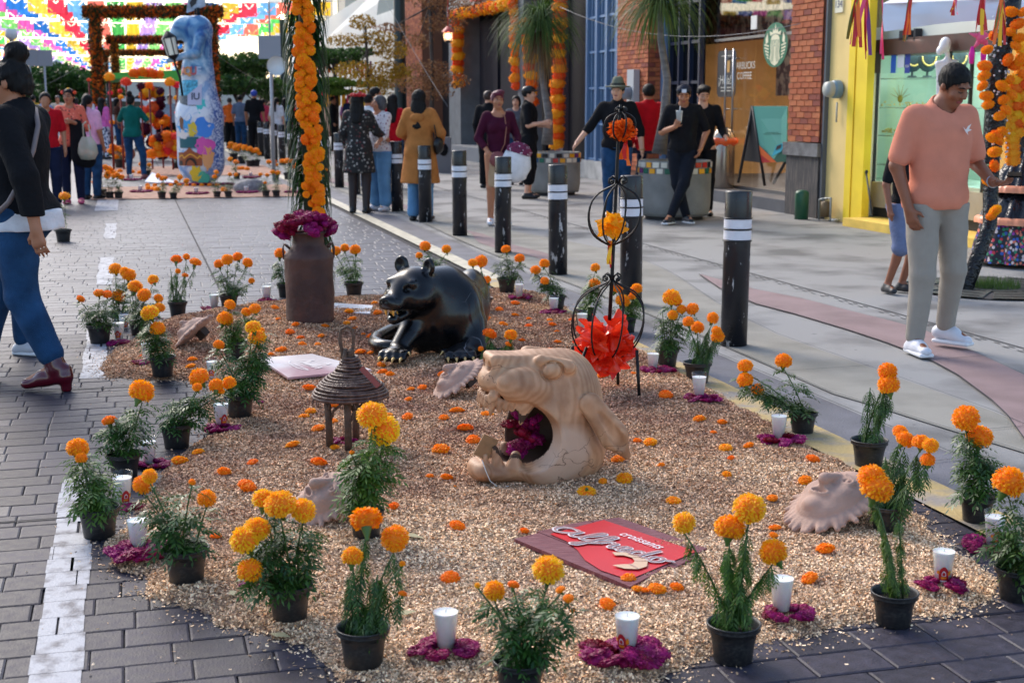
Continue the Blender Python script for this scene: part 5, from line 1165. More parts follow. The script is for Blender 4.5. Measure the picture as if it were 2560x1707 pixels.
def bag(t,c,r,m,name='bag',straps=None,sub=None):
    b=MB(); b.ball(c,r,16,wob=lambda v:.06*math.sin(v.x*60)+.05*math.sin(v.z*45+v.x*30)); 
    o=b.build(name,m,t)
    if straps: 
        b=MB(); [b.tube(p,w_,6) for p,w_ in straps]; b.build('strap',m,o)
    return o
def hat(t,hp,m,kind):
    s=SDF(.009)
    if kind=='cap': s.ell(hp(0,.012,.052),(.092,.108,.075),k=.01); s.ell(hp(0,-.105,.050),(.070,.075,.010),k=.012); s.plane(hp(0,0,.035),(0,0,-1),.004,lo=(-.4,-.4,1.3),hi=(.4,.4,hp(0,0,.045)[2]))
    else: s.cap(hp(0,.01,.06),hp(0,.01,.115),.094,.078,k=.01,fl=(.95,1.05,1)); s.ell(hp(0,.01,.052),(.165,.19,.012),k=.02); s.ell(hp(0,.0,.20),(.02,.07,.025),k=.02,sub=True)
    return s.build('hat',m,t)
def pt(x,y): return G(x,y)
# -- man in peach shirt looking at his phone (nearest on the right)
PEACH=cloth('peach',(222,140,114),var=.05,bump=.4,bscale=260); KHAKI=cloth('khaki',(160,152,142),var=.06,bump=.4,bscale=260)
t,J,hp=person('man in peach t-shirt and grey trousers looking down at the phone in his hand',P(7.32,4.62,.012),1.70,rad(14),'c',fat=1.13,vox=.0092,face=True,
 pose=dict(hipL=(.09,0,.90),kneeL=(.15,.02,.50),ankL=(.20,.16,.115),toeL=(.27,.03,.045),kneeR=(-.09,-.04,.48),ankR=(-.105,-.01,.075),toeR=(-.12,-.165,.025),head=(.035,-.075,1.585),
  elR=(-.262,.02,1.12),wrR=(-.215,-.06,.875),elL=(.27,.03,1.13),wrL=(.235,-.20,1.03),hdL=(.06,-.18,-.015),pelvis=(0,0,.945),neck=(0,-.005,1.445)),
 fingers={'L':((0,0,1),.45,1),'R':((.8,.5,0),.4,1)},hy=(16,32),hair=('short',HAIRB),
 top=dict(m=PEACH,sl=.80,hem=.865,g=.026,amp=.0045),bot=dict(m=KHAKI,g=.018,amp=.004,le=1.92),shoe=('low',SHW,SOLE))
b=MB(); b.box((.290,-.335,1.078),(.038,.080,.005),Matrix.Rotation(-.6,3,'Z')@Matrix.Rotation(.1,3,'X')); ph=b.build('phone',smat('phone_black',(10,10,12),rough=.6,spec=.1)); ph.parent=None
ph.matrix_world=Matrix.Translation(P(7.32,4.62,.012))@Matrix.Rotation(rad(14),4,'Z')@Matrix.Scale(1.0,4); tag(ph,'black phone held flat by the man in peach t-shirt','phone')
b=MB(); w_=Vector(J['wrL']); b.tube([w_+Vector((math.cos(a)*.034,.01*math.sin(a),math.sin(a)*.032)) for a in [j*math.pi/8 for j in range(16)]],.004,5,close=True); b.build('bracelet',smat('silver',(190,190,195),metal=1,rough=.3),t)
b=MB(); bird=[(0,0),(.012,.02),(.035,.035),(.02,.005),(.04,.0),(.012,-.012),(.018,-.03),(.0,-.012),(-.02,.02)]; c=Vector((.075,-.152,1.33)); b.add([c+Vector((x,.010*abs(x)*8*.3,z)) for x,z in bird],[tuple(range(9))]); b.build('bird_print',smat('print_white',(235,225,220)),t)
# -- boy behind him
person('child in dark shirt, blue grey shorts and striped slides behind the man in peach',P(*ST(G(2252,732)),.012),1.28,rad(25),'c',vox=.013,pose=dict(kneeR=(-.13,-.12,.50),ankR=(-.17,.02,.075),toeR=(-.2,-.12,.02),kneeL=(.06,-.1,.49),ankL=(.02,.02,.075),toeL=(.05,-.13,.02)),
 hair=('short',HAIRB),top=dict(m=BLKC,sl=.8,hem=.90),bot=dict(m=cloth('shorts_blue',(106,116,146)),le=1.05,g=.03,flare=.01),shoe=('slide',smat('slide_stripe',(40,40,44),rough=.5)))
# -- woman with black sweater and burgundy boots, left
BURG=smat('boot_burgundy',(84,6,24),rough=.18,var=.2,scale=8,coat=.5)
loc=G(103,965)
t,J,hp=person('woman in black sweater, jeans and burgundy heeled boots walking left, seen from behind',loc+Vector((-.045,0,0)),1.70,rad(-100),'b',fem=True,fat=1.10,vox=.0098,
 pose=dict(kneeR=(-.07,-.16,.515),ankR=(-.08,-.02,.135),toeR=(-.09,-.20,.035),kneeL=(.09,.10,.50),ankL=(.10,.36,.14),toeL=(.11,.24,.03),elL=(.225,.07,1.12),wrL=(.22,.06,.875),elR=(-.2,-.05,1.12),wrR=(-.16,-.22,1.0)) if False else
 dict(kneeL=(.09,.02,.50),ankL=(.10,.20,.125),toeL=(.115,.035,.030),kneeR=(-.08,-.22,.50),ankR=(-.09,-.34,.12),toeR=(-.10,-.50,.03),elL=(.225,.15,1.13),wrL=(.235,.20,.87),elR=(-.2,-.05,1.12),wrR=(-.16,-.22,1.02),head=(0,-.03,1.60)),
 hy=(0,14),hair=('bun',HAIRB),top=dict(m=BLKC,sl=1.9,hem=.93,g=.035,amp=.003,flare=.02),bot=dict(m=JEAN,g=.028,le=1.80,amp=.005),shoe=('heel',BURG))
s=SDF(.012); s.cap((0,.0,1.0),(0,.0,.85),.180,.200,k=.02,fl=(1.10,1.05,1)).plane((0,0,.845),(0,0,-1),.004,lo=(-.3,-.3,.7),hi=(.3,.3,.86)).plane((0,0,.95),(0,0,1),.004,lo=(-.3,-.3,.93),hi=(.3,.3,1.1)); s.build('shirt_hem',WHT,t,disp=foldnoise(.003,2))
b=MB(); b.tube([(-.13,-.06,1.47),(-.03,.09,1.465),(.07,.155,1.38),(.15,.165,1.26),(.215,.13,1.12),(.235,.06,1.0),(.24,-.02,.93)],[.014]*7,6); b.build('bag_strap',smat('strap_taupe',(120,106,104),rough=.6),t)
# person behind her
loc=G(55,898)
person('person in blue jeans and white and navy sneakers walking behind the woman in black sweater',loc+Vector((-.16,.1,0)),1.62,rad(72),'b',vox=.013,pose=dict(kneeL=(.09,-.10,.49),ankL=(.1,-.10,.075),toeL=(.1,-.25,.025),kneeR=(-.09,.08,.48),ankR=(-.09,.30,.12),toeR=(-.09,.18,.03)),
 hair=('short',HAIRB),top=dict(m=cloth('plum',(60,20,50)),sl=1.9,hem=.88),bot=dict(m=JEAN,g=.024,le=1.93),shoe=('low',smat('sneaker_navy',(190,190,196),rough=.4),SOLE))
FL=bpy.data.materials.new('floral'); 
def pat(n,base,dots,sc=30,thr=.42,rough=.8):
    m=bpy.data.materials.new('pattern_'+n); m.use_nodes=True; t,b,N,L=nodes(m); b.inputs['Roughness'].default_value=rough
    tc=N('ShaderNodeTexCoord'); v=N('ShaderNodeTexVoronoi'); v.inputs['Scale'].default_value=sc; L(tc.outputs['Object'],v.inputs['Vector'])
    r=N('ShaderNodeValToRGB'); r.color_ramp.interpolation='CONSTANT'; e=r.color_ramp.elements; e[0].color=(*lin(*dots[0]),1); e[0].position=0; e[1].color=(*lin(*base),1); e[1].position=thr
    L(v.outputs['Distance'],r.inputs[0])
    if len(dots)>1:
        r2=N('ShaderNodeValToRGB'); r2.color_ramp.interpolation='CONSTANT'; s=N('ShaderNodeSeparateColor'); L(v.outputs['Color'],s.inputs[0]); L(s.outputs[0],r2.inputs[0])
        for i,d in enumerate(dots):
            if i<2: r2.color_ramp.elements[i].position=i/len(dots); r2.color_ramp.elements[i].color=(*lin(*d),1)
            else: x=r2.color_ramp.elements.new(i/len(dots)); x.color=(*lin(*d),1)
        lt=N('ShaderNodeMath'); lt.operation='LESS_THAN'; lt.inputs[1].default_value=thr; L(v.outputs['Distance'],lt.inputs[0]); mx=N('ShaderNodeMix'); mx.data_type='RGBA'; L(lt.outputs[0],mx.inputs[0]); mx.inputs[6].default_value=(*lin(*base),1); L(r2.outputs[0],mx.inputs[7]); L(mx.outputs[2],b.inputs['Base Color'])
    else: L(r.outputs[0],b.inputs['Base Color'])
    return m
BF=pat('black_floral',(26,24,24),[(120,116,110),(60,54,50),(150,144,138),(90,40,40)],22,.36); WF=pat('white_floral',(214,206,206),[(90,70,90),(160,120,130)],26,.30); CF=pat('coral_floral',(224,104,80),[(90,30,60),(240,140,110),(70,60,30)],24,.30); BW=pat('white_blue_floral',(220,222,232),[(40,44,80),(70,80,120)],14,.42)
# -- woman with red flower crown and black floral coat (back to camera)
FARG='passers-by far down the street'
t,J,hp=person('woman in black floral coat with red flower crown and long dark hair, back turned',P(*ST(G(900,533)),.004),1.60,rad(172),'b',fem=True,vox=.012,hair=('longs',HAIRB),top=dict(m=BF,sl=1.75,hem=.58,g=.03,flare=.035,amp=.004),bot=dict(m=smat('tights',(42,30,32),rough=.6),le=2.0,g=.016,amp=0),shoe=('boot',SHB),
 pose=dict(elL=(.23,.0,1.15),wrL=(.20,-.1,.95),elR=(-.25,-.06,1.17),wrR=(-.34,-.22,1.08)))
for i in range(9):
    a=i*2*math.pi/9; b=ruffle_ball(24,i+300,.8,wd=.5,tip=.4,seg=2); o=b.build('crown_flower',[smat('crown_red',(190,14,28),rough=.6)]*2,t,Vector(hp(math.cos(a)*.085,.02+math.sin(a)*.095,.085))); o.scale=(.042,)*3
# -- older woman, white blouse, light jeans, cigarette
t,J,hp=person('older woman with short grey hair, patterned white blouse and wide light jeans',P(*ST(G(951,528)),.004),1.57,rad(-38),'b',fem=True,fat=1.12,vox=.012,face=True,hair=('bob',HAIRG),top=dict(m=WF,sl=1.35,hem=.86,g=.024),bot=dict(m=JEANL,g=.034,le=1.82,flare=.02),shoe=('low',SHW),hy=(-25,0),
 pose=dict(elL=(.20,-.10,1.14),wrL=(.27,-.30,1.04),toeR=(-.14,-.15,.025)),fingers={'L':((0,0,-1),.3,1)})
b=MB(); b.box((.12,-.05,.98),(.13,.05,.17)); 
bb=bag(t,(-.24,-.02,.88),(.13,.06,.2),BLKC,'shoulder_bag',[([(-.24,-.02,1.05),(-.17,-.02,1.46),(-.2,.06,1.2)],.008)])
# -- woman in red behind
person('woman with very long dark hair and red top behind the older woman',P(*ST(G(985,470)),0),1.62,rad(175),'b',fem=True,hair=('long',HAIRB),top=dict(m=RED,sl=1.9,hem=.85),bot=dict(m=JEAN),grp=None)
# -- tan coat woman
t,J,hp=person('woman in tan hooded coat with long dark hair and black shoulder bag, back turned',P(*ST(G(1052,552)),.004),1.63,rad(168),'b',fem=True,fat=1.02,vox=.012,hair=('long',HAIRB),top=dict(m=cloth('tan_coat',(176,112,58)),sl=1.9,hem=.50,g=.04,flare=.04,amp=.005),bot=dict(m=JEANL,g=.02,flare=.02),
 pose=dict(elR=(-.28,.0,1.16),wrR=(-.24,-.12,1.02),elL=(.26,-.02,1.16),wrL=(.2,-.2,1.1)),shoe=('low',SHB))
bag(t,(-.26,.03,1.0),(.07,.10,.12),SHB,'black_bag',[([(-.26,.1,1.05),(-.19,.06,1.44),(-.26,-.05,1.05)],.008)])
b=MB(); b.ball((0,.135,1.36),(.10,.035,.06),12); b.build('hood',cloth('tan_coat',(0,0,0)),t)
# -- woman in burgundy top
BUR=cloth('burgundy',(66,14,40),var=.08)
t,J,hp=person('woman with wine red hair, burgundy top and beige skirt carrying a white bag',P(*ST(G(1246,563)),.004),1.61,rad(8),'b',fem=True,fat=1.05,vox=.0105,face=True,hair=('quiff',HAIRW),top=dict(m=BUR,sl=1.55,hem=.90,g=.016,wide=True),bot=dict(m=cloth('beige_skirt',(176,146,116)),skirt=.50,flare=.0),shoe=('low',SHW),
 pose=dict(elL=(.25,.02,1.13),wrL=(.22,-.18,1.03),hdL=(-.05,-.6,-.5),elR=(-.26,.02,1.12),wrR=(-.14,-.16,.93),hdR=(.4,-.2,-.8),head=(-.01,-.01,1.605)),hy=(8,0),fingers={'L':((0,0,1),1.1,1),'R':((0,.9,0),.3,1)})
b=MB(); b.tube([(.02,.04,1.46),(.07,-.10,1.40),(.085,-.155,1.25),(.06,-.165,1.05),(0,-.17,.93)],.007,6); b.build('strap',smat('strap_brown',(150,92,72),rough=.5),t); b=MB(); b.ball((-.03,-.17,.86),(.12,.045,.10),12); b.build('handbag',smat('bag_rose',(128,66,66),rough=.5),t)
b=MB(); b.lathe([(.0,-.42),(.08,-.44),(.17,-.36),(.19,-.22),(.15,-.08),(.06,0),(.03,.03)],20,wob=lambda a,z:.06*math.sin(a*3)+.05*math.sin(a*7+z*20),M=Matrix.Scale(.45,3,(0,1,0)))
bg=b.build('carrier_bag',WHT,None); bl_=t.location+Matrix.Rotation(rad(8),3,'Z')@Vector((.26,-.22,1.02))*(1.61/1.7); bg.location=bl_; bg.rotation_euler=(0,.28,rad(8)); tag(bg,'big white cloth bag held by the woman in burgundy','bag')
b=MB(); b.lathe([(.155,-.09),(.16,-.03),(.10,.03),(.04,.05)],18,wob=lambda a,z:.08*math.sin(a*4),M=Matrix.Scale(.5,3,(0,1,0))); b.build('patterned_top',pat('plum_white',(110,30,70),[(230,220,230),(40,20,40)],40,.3),bg)
# -- black cap man in profile
t,J,hp=person('bearded man in black cap and black clothes standing in profile by the planter',P(*ST(G(1322,497)),.004),1.72,rad(82),'a',vox=.012,face=True,hair=('short',HAIRB),top=dict(m=BLKC,sl=.8,hem=.80,g=.03),bot=dict(m=BLKC,le=1.5,g=.035),shoe=('low',SHB),pose=dict(elR=(-.24,-.02,1.13),wrR=(-.22,-.25,1.17),elL=(.24,-.02,1.13),wrL=(.18,-.22,1.12)))
hat(t,hp,SHB,'cap')
def simple(x,y,H,rz,desc,sk='b',fem=False,hair=('short',HAIRB),top=BLKC,sl=.7,bot=JEAN,hem=.88,grp=None,vox=.016,face=False,**k):
    return person(desc,P(*ST(G(x,y)),0),H,rz,sk,fem=fem,hair=hair,top=dict(m=top,sl=sl,hem=hem),bot=dict(m=bot),vox=vox,face=face,grp=grp,**k)
simple(1290,462,1.60,rad(-10),'woman in grey cardigan facing the street between two black clad people','a',True,('bob',HAIRB),cloth('grey_cardigan',(88,90,98)),1.9,face=True)
simple(1222,470,1.68,rad(160),'man in dark clothes standing behind the woman in burgundy','a',False,('short',smat('hair_brown',(60,40,34),rough=.5)),BLKC,1.9,BLKC)
simple(944,470,1.74,rad(100),'man with dark cap far behind the flower crown woman','b',False,('short',HAIRB),BLKC,.8)
simple(925,478,1.62,rad(160),'person in white t-shirt behind the flower crown woman','b',False,('short',HAIRB),WHT,.7)
# -- hat man
t,J,hp=person('stout man in olive felt hat, black sweater and blue jeans with arm out',P(*ST(G(1540,545)),.004),1.74,rad(-6),'a',fat=1.22,vox=.0105,face=True,hair=('short',HAIRB),top=dict(m=BLKC,sl=1.25,hem=.86,g=.018,roll=True,amp=.003),bot=dict(m=JEAN,g=.018,le=1.93),shoe=('low',SHB),hy=(-12,0),
 pose=dict(elR=(-.34,-.02,1.16),wrR=(-.50,-.08,.96),hdR=(-.5,-.2,-.75),elL=(.29,.02,1.12),wrL=(.32,-.05,.87),kneeR=(-.10,-.06,.49),ankR=(-.10,-.10,.075),toeR=(-.11,-.25,.025)))
hat(t,hp,smat('felt_olive',(112,116,98),rough=.85,var=.1),'felt'); b=MB(); b.lathe([(.098,0),(.097,.02),(.094,.034)],24,M=Matrix.Scale(1.05,3,(0,1,0))); o=b.build('hat_band',smat('band_dark',(40,42,36)),t,hp(0,.01,.062))
b=MB(); w_=Vector(J['wrL']); b.tube([w_+Vector((math.cos(a)*.036,math.sin(a)*.036,0)) for a in [j*math.pi/8 for j in range(16)]],.006,5,close=True); b.build('watch',smat('gold_watch',(170,140,80),metal=.8,rough=.3),t)
# -- red sweater man seated on the planter
t,J,hp=person('man in red sweater sitting on the planter rim, back turned',P(17.75,6.75,.02),1.70,rad(200),'b',vox=.013,hair=('short',HAIRB),top=dict(m=RED,sl=1.9,hem=.84,g=.03),bot=dict(m=NAVY,g=.02),shoe=('low',SHB),
 pose=dict(kneeL=(.12,-.42,.86),kneeR=(-.12,-.42,.86),ankL=(.12,-.45,.45),ankR=(-.12,-.45,.45),toeL=(.12,-.6,.40),toeR=(-.12,-.6,.40)))
# -- black tee man with cup leaning, ankles crossed
t,J,hp=person('man in navy cap and black t-shirt with clear cup, ankles crossed',P(*ST(G(1703,558)),.004),1.70,rad(-6),'b',fat=1.08,vox=.0105,face=True,hair=('short',HAIRB),top=dict(m=BLKC,sl=.85,hem=.88,g=.022),bot=dict(m=cloth('dark_denim',(24,28,38)),g=.016,le=1.92),shoe=('low',smat('sneaker_dark',(34,38,48),rough=.5),SOLE),hy=(0,22),
 pose=dict(head=(0,-.04,1.59),kneeL=(.02,-.12,.50),ankL=(-.14,-.20,.09),toeL=(-.20,-.33,.03),kneeR=(-.06,.0,.49),ankR=(.07,.02,.075),toeR=(.12,-.12,.025),elR=(-.26,-.02,1.13),wrR=(-.10,-.26,1.20),hdR=(.4,-.3,.8),elL=(.29,.04,1.14),wrL=(.22,-.07,.93)),fingers={'R':((0,-1,.2),1.0,1)})
hat(t,hp,smat('cap_navy',(18,26,48),rough=.7),'cap'); b=MB(); b.box(hp(0,-.100,.085),(.028,.004,.022)); b.build('cap_patch',smat('patch_white',(220,220,225)),t)
b=MB(); b.lathe([(0,0),(.030,0),(.042,.13),(.045,.133),(.04,.145),(0,.15)],18); cup=b.build('drink_cup',mat('clear_cup',(.55,.58,.6),.15,alpha=.7,spec=.8),None); m_=t.matrix_basis; cup.location=t.location+Matrix.Rotation(rad(-6),3,'Z')@Vector((-.055,-.30,1.25)); tag(cup,'clear plastic iced drink cup held up by the man in navy cap','cup')
b=MB(); b.tube([(0,0,.05),(.01,0,.2)],.005,6); b.build('straw',smat('straw_white',(230,230,230)),cup)
person('young man in black sweater looking down beside the man in navy cap',P(*ST(G(1752,540)),0),1.70,rad(-5),'a',vox=.013,face=True,hair=('quiff',HAIRB),top=dict(m=BLKC,sl=1.9,hem=.85),bot=dict(m=BLKC),hy=(10,25),pose=dict(elL=(.25,-.05,1.14),wrL=(.28,-.26,1.06)))
# -- left group
t,J,hp=person('woman in coral blouse with flower headband, glasses and black jacket on arm',P(*ST(G(186,510)),0),1.68,rad(12),'b',fem=True,fat=1.12,vox=.013,face=True,hair=('pony',HAIRB),top=dict(m=CF,sl=1.3,hem=.86,g=.02),bot=dict(m=NAVY),shoe=('low',smat('shoe_pink',(200,80,120))),pose=dict(elR=(-.24,-.04,1.13),wrR=(-.06,-.20,1.22),elL=(.24,-.03,1.14),wrL=(.05,-.24,1.23)),hy=(-14,0))
for i,(x,c) in enumerate(((-.08,(220,60,30)),(-.05,(90,10,30)),(0,(240,180,20)),(.05,(90,10,30)),(.08,(230,80,30)))):
    b=ruffle_ball(20,i+330,.9,wd=.5,tip=.4,seg=2); o=b.build('headband_flower',[smat('hb%d'%c[1],c,rough=.6)]*2,t,Vector(hp(x*1.1,-.0,.095-.5*abs(x)))); o.scale=(.04,)*3
b=MB(); [b.tube([Vector(hp(sx*.033,-.101,.006))+Vector((math.cos(a)*.022,0,math.sin(a)*.018)) for a in [j*math.pi/6 for j in range(12)]],.0022,5,close=True) for sx in (-1,1)]; b.build('glasses',SHB,t)
s=SDF(.014); s.cap((.10,-.16,1.18),(.16,-.14,.72),.09,.15,k=.03,fl=(1.1,.6,1)).ell((.24,-.1,.66),(.12,.09,.12),k=.03); s.build('jacket',BLKC,t,disp=foldnoise(.006,4))
pb=t.location+Matrix.Rotation(rad(12),3,'Z')@Vector((.25,-.24,.82)); b=MB(); b.lathe([(0,-.16),(.10,-.15),(.145,-.06),(.13,.08),(.07,.18)],18,wob=lambda a,z:.08*math.sin(a*5+z*12),M=Matrix.Scale(.7,3,(0,1,0))); b.tube([(-.05,0,.16),(-.05,0,.36),(.0,0,.40)],.012,6); b.tube([(.06,0,.16),(.03,0,.36)],.012,6)
bg=b.build('shopping_bag',mat('thin_plastic',(.66,.64,.50),.35,alpha=.62),None,pb); tag(bg,'thin white plastic bag of oranges hanging from the coral blouse woman arm','bag')
r=random.Random(5)
for i in range(9): b=MB(); b.ball((r.uniform(-.07,.07),r.uniform(-.05,.05),-.09+.03*(i//3)),.035,10); b.build('fruit',(smat('fruit_orange',(240,110,30)),smat('fruit_pale',(230,190,170)))[i%3==2],bg)
simple(232,498,1.60,rad(165),'woman in pale pink t-shirt and jeans with long dark ponytail, back turned','b',True,('pony',HAIRB),cloth('pale_pink',(226,170,200)),.8,fat=1.1)
simple(128,520,1.62,rad(20),'person in red t-shirt holding a water bottle behind the black sweater woman','b',False,('short',HAIRB),RED,.8,NAVY)
person('woman in teal t-shirt and jeans, flower garland in hair, arms raised',P(*ST(G(336,447)),0),1.63,rad(176),'b',fem=True,fat=1.16,vox=.013,hair=('bun',HAIRB),top=dict(m=cloth('teal',(10,92,84)),sl=.85,hem=.86,g=.02),bot=dict(m=JEAN,g=.014,le=1.9),shoe=('low',smat('shoe_rose',(130,70,70))),
 pose=dict(kneeL=(.10,-.05,.5),kneeR=(-.20,-.02,.5),ankR=(-.24,.1,.075),toeR=(-.27,-.03,.03),elL=(.30,-.10,1.18),wrL=(.12,-.30,1.35),elR=(-.30,-.10,1.18),wrR=(-.12,-.30,1.35)))
for x,y,H,rz,sk,fem,hr,tp,sl,bt,ds in [
 (262,398,1.6,160,'b',True,('long',HAIRB),cloth('pink_hoodie',(224,110,180)),1.9,BW,'woman in pink hoodie and blue floral white trousers, back turned'),
 (226,405,1.7,150,'b',False,('short',HAIRB),WHT,.8,JEAN,'man in white t-shirt with dark cross strap'),
 (118,420,1.66,170,'b',False,('short',HAIRB),cloth('steel_blue',(128,140,170)),.8,NAVY,'man in steel blue t-shirt by the far left flower heads'),
 (300,385,1.6,90,'c',True,('long',HAIRB),cloth('brown_dress',(92,58,50)),.6,JEAN,'person with purple hat beside the teal shirt woman'),
 (350,372,1.7,170,'b',False,('short',HAIRB),GRY,.8,JEAN,'man in grey t-shirt just right of the teal shirt woman'),
 (406,380,1.66,-120,'a',False,('short',HAIRG),cloth('olive',(90,84,50)),.8,BLKC,'man in olive t-shirt bending near the orange figure'),
 (430,384,1.7,20,'a',False,('short',HAIRG),cloth('pale_blue',(170,186,210)),1.9,BLKC,'man in pale blue shirt beside the statue'),
 (432,372,1.1,10,'b',False,('short',HAIRB),WHT,.8,NAVY,'small child in white shirt left of the blue statue'),
 (578,372,1.62,170,'a',False,('short',HAIRG),cloth('orange_vest',(244,110,40)),.8,BLKC,'person in orange vest right of the blue statue'),
 (604,378,1.7,170,'b',False,('short',HAIRB),cloth('slate_tee',(96,108,130)),.8,JEAN,'person wearing dark backpack in slate t-shirt'),
 (640,388,1.82,175,'b',False,('short',smat('cap_blue',(40,70,170),rough=.6)),BLKC,.8,BLKC,'broad man in black t-shirt and blue cap, back turned'),
 (662,366,1.6,170,'b',True,('short',HAIRB),cloth('rose',(190,60,90)),.8,NAVY,'person in rose shirt behind the road sign'),
 (695,385,1.62,168,'a',True,('pony',HAIRB),WHT,.8,cloth('grey_shorts',(130,130,150)),'woman in white t-shirt and grey shorts walking away'),
 (716,366,1.62,160,'b',True,('long',HAIRB),cloth('sky_denim',(110,150,190)),1.9,JEAN,'woman in sky blue denim jacket walking away'),
 (728,352,1.66,150,'b',False,('short',HAIRB),RED,.8,NAVY,'person in red top beyond the flower column'),
 (760,350,1.6,120,'b',True,('long',HAIRB),cloth('forest',(30,70,60)),.8,NAVY,'person in forest green behind the flower column'),
 (835,378,1.66,90,'b',False,('short',HAIRB),BLKC,1.9,BLKC,'person in black by the ribbon stall'),
 (868,372,1.6,160,'b',True,('long',HAIRB),cloth('mauve',(150,110,160)),.8,BLKC,'woman in mauve top by the ribbon stall'),
 (880,380,1.7,10,'b',False,('short',HAIRB),NAVY,.8,JEAN,'man in navy t-shirt left of flower crown woman'),
 (196,372,1.62,170,'b',True,('bob',HAIRB),cloth('magenta_tee',(220,50,110)),.8,NAVY,'woman in bright magenta top in the far left crowd'),
 (150,368,1.7,10,'b',False,('short',HAIRG),cloth('cream_shirt',(210,200,180)),.8,JEAN,'man in cream shirt in the far left crowd'),
 (90,376,1.7,170,'b',False,('short',HAIRB),cloth('mustard',(200,150,40)),.8,NAVY,'person in mustard top at the far left crowd edge'),
 (250,350,1.7,170,'b',False,('short',HAIRB),cloth('wine_tee',(110,30,40)),.8,NAVY,'person in wine red tee under the first arch'),
 (380,352,1.68,0,'b',False,('short',HAIRB),cloth('sand_tee',(190,170,140)),.8,JEAN,'person in sand coloured tee under the green canopy'),
 (470,352,1.68,170,'b',False,('short',HAIRB),BLKC,.8,JEAN,'person in black tee hidden by the statue base')]:
    simple(x,y,H,rad(rz),ds,sk,fem,hr,tp,sl,bt,vox=.021)
# ================= PAVEMENT FURNITURE AND FACADES =================
BP=mat('bollard_black',(.010,.010,.014),.35,var=.3,scale=10,bump=.1,bscale=30,rvar=.1)
t_,b_,N_,L_=nodes(BP)   # chipped paint: pale flecks
tc=N_('ShaderNodeTexCoord'); mp=N_('ShaderNodeMapping'); mp.inputs['Scale'].default_value=(14,14,4); oi=N_('ShaderNodeObjectInfo'); va=N_('ShaderNodeVectorMath'); va.operation='ADD'; L_(tc.outputs['Object'],va.inputs[0]); cb=N_('ShaderNodeCombineXYZ'); mlt=N_('ShaderNodeMath'); mlt.operation='MULTIPLY'; mlt.inputs[1].default_value=9; L_(oi.outputs['Random'],mlt.inputs[0]); L_(mlt.outputs[0],cb.inputs[0]); L_(mlt.outputs[0],cb.inputs[2]); L_(cb.outputs[0],va.inputs[1]); L_(va.outputs[0],mp.inputs[0])
nz=N_('ShaderNodeTexNoise'); nz.inputs['Scale'].default_value=1.6; nz.inputs['Detail'].default_value=5; nz.inputs['Roughness'].default_value=.7; L_(mp.outputs[0],nz.inputs['Vector']); rr_=N_('ShaderNodeValToRGB'); rr_.color_ramp.elements[0].position=.615; rr_.color_ramp.elements[1].position=.635; L_(nz.outputs['Fac'],rr_.inputs[0]); mx=N_('ShaderNodeMix'); mx.data_type='RGBA'; L_(rr_.outputs[0],mx.inputs[0]); L_(b_.inputs['Base Color'].links[0].from_socket,mx.inputs[6]); mx.inputs[7].default_value=(.5,.5,.52,1); L_(mx.outputs[2],b_.inputs['Base Color'])
WB=smat('band_white',(225,225,232),rough=.4,var=.08,scale=14); BK2=mat('bollard_cap_black',(.012,.012,.015),.3,rvar=.08,scale=8)
b=MB(); b.lathe([(0,0),(.083,0),(.083,.655)],28); bp1=b.mesh('post',BP)
b=MB(); b.lathe([(.083,.66),(.083,.70),(.0835,.715)],28); b.lathe([(.083,.795),(.083,.955),(.080,.962),(0,.962)],28); bp2=b.mesh('top_cap',BK2)
b=MB(); b.lathe([(.0855,.665),(.0855,.722)],28); b.lathe([(.0855,.735),(.0855,.79)],28); bp3=b.mesh('white_band',WB)
b=MB(); [b.tube([(math.cos(a)*.088,math.sin(a)*.088,z) for a in [j*math.pi/12 for j in range(24)]],.0045,6,close=True) for z in (.657,.728,.797)]; bp4=b.mesh('ring',BK2)
ords=['nearest','second nearest','third nearest','fourth nearest','fifth nearest','sixth nearest','seventh nearest','eighth nearest','ninth nearest','tenth nearest','eleventh nearest']
extra=['tallest in view beside the two kerb pots','right of the iron cage stand','behind the pot with left leaning heads','in front of the burgundy woman','clear between the tan coat and burgundy women','in front of the tan coat woman','beside the older woman in wide jeans','hidden behind the flower crown woman','behind the flower crown woman coat','just right of the flower column','partly behind the flower column']
FORD=['nearest of it']+[f'{w} from its near end' for w in ('second','third','fourth','fifth','sixth','seventh','eighth','ninth','tenth','eleventh','twelfth','thirteenth','fourteenth','fifteenth','sixteenth','seventeenth','eighteenth','nineteenth','twentieth')]
for k in range(31):
    s=7.9+1.88*k; t=thing('bollard',f'black white-banded bollard, {ords[k]} in its row, {extra[k]}' if k<11 else f'black white-banded bollard in the distant row right of the statue, {FORD[k-11]}','bollard',P(s,3.60+.012*math.sin(k*7),.002),k*1.3,'black bollards along the pavement edge' if k<11 else 'distant bollards in a row right of the statue')
    t.rotation_euler=(.008*math.sin(k*5),.008*math.cos(k*3),k*1.3)
    for nm,m in (('post',bp1),('top_cap',bp2),('white_band',bp3),('ring',bp4)): ob(nm,m,t)
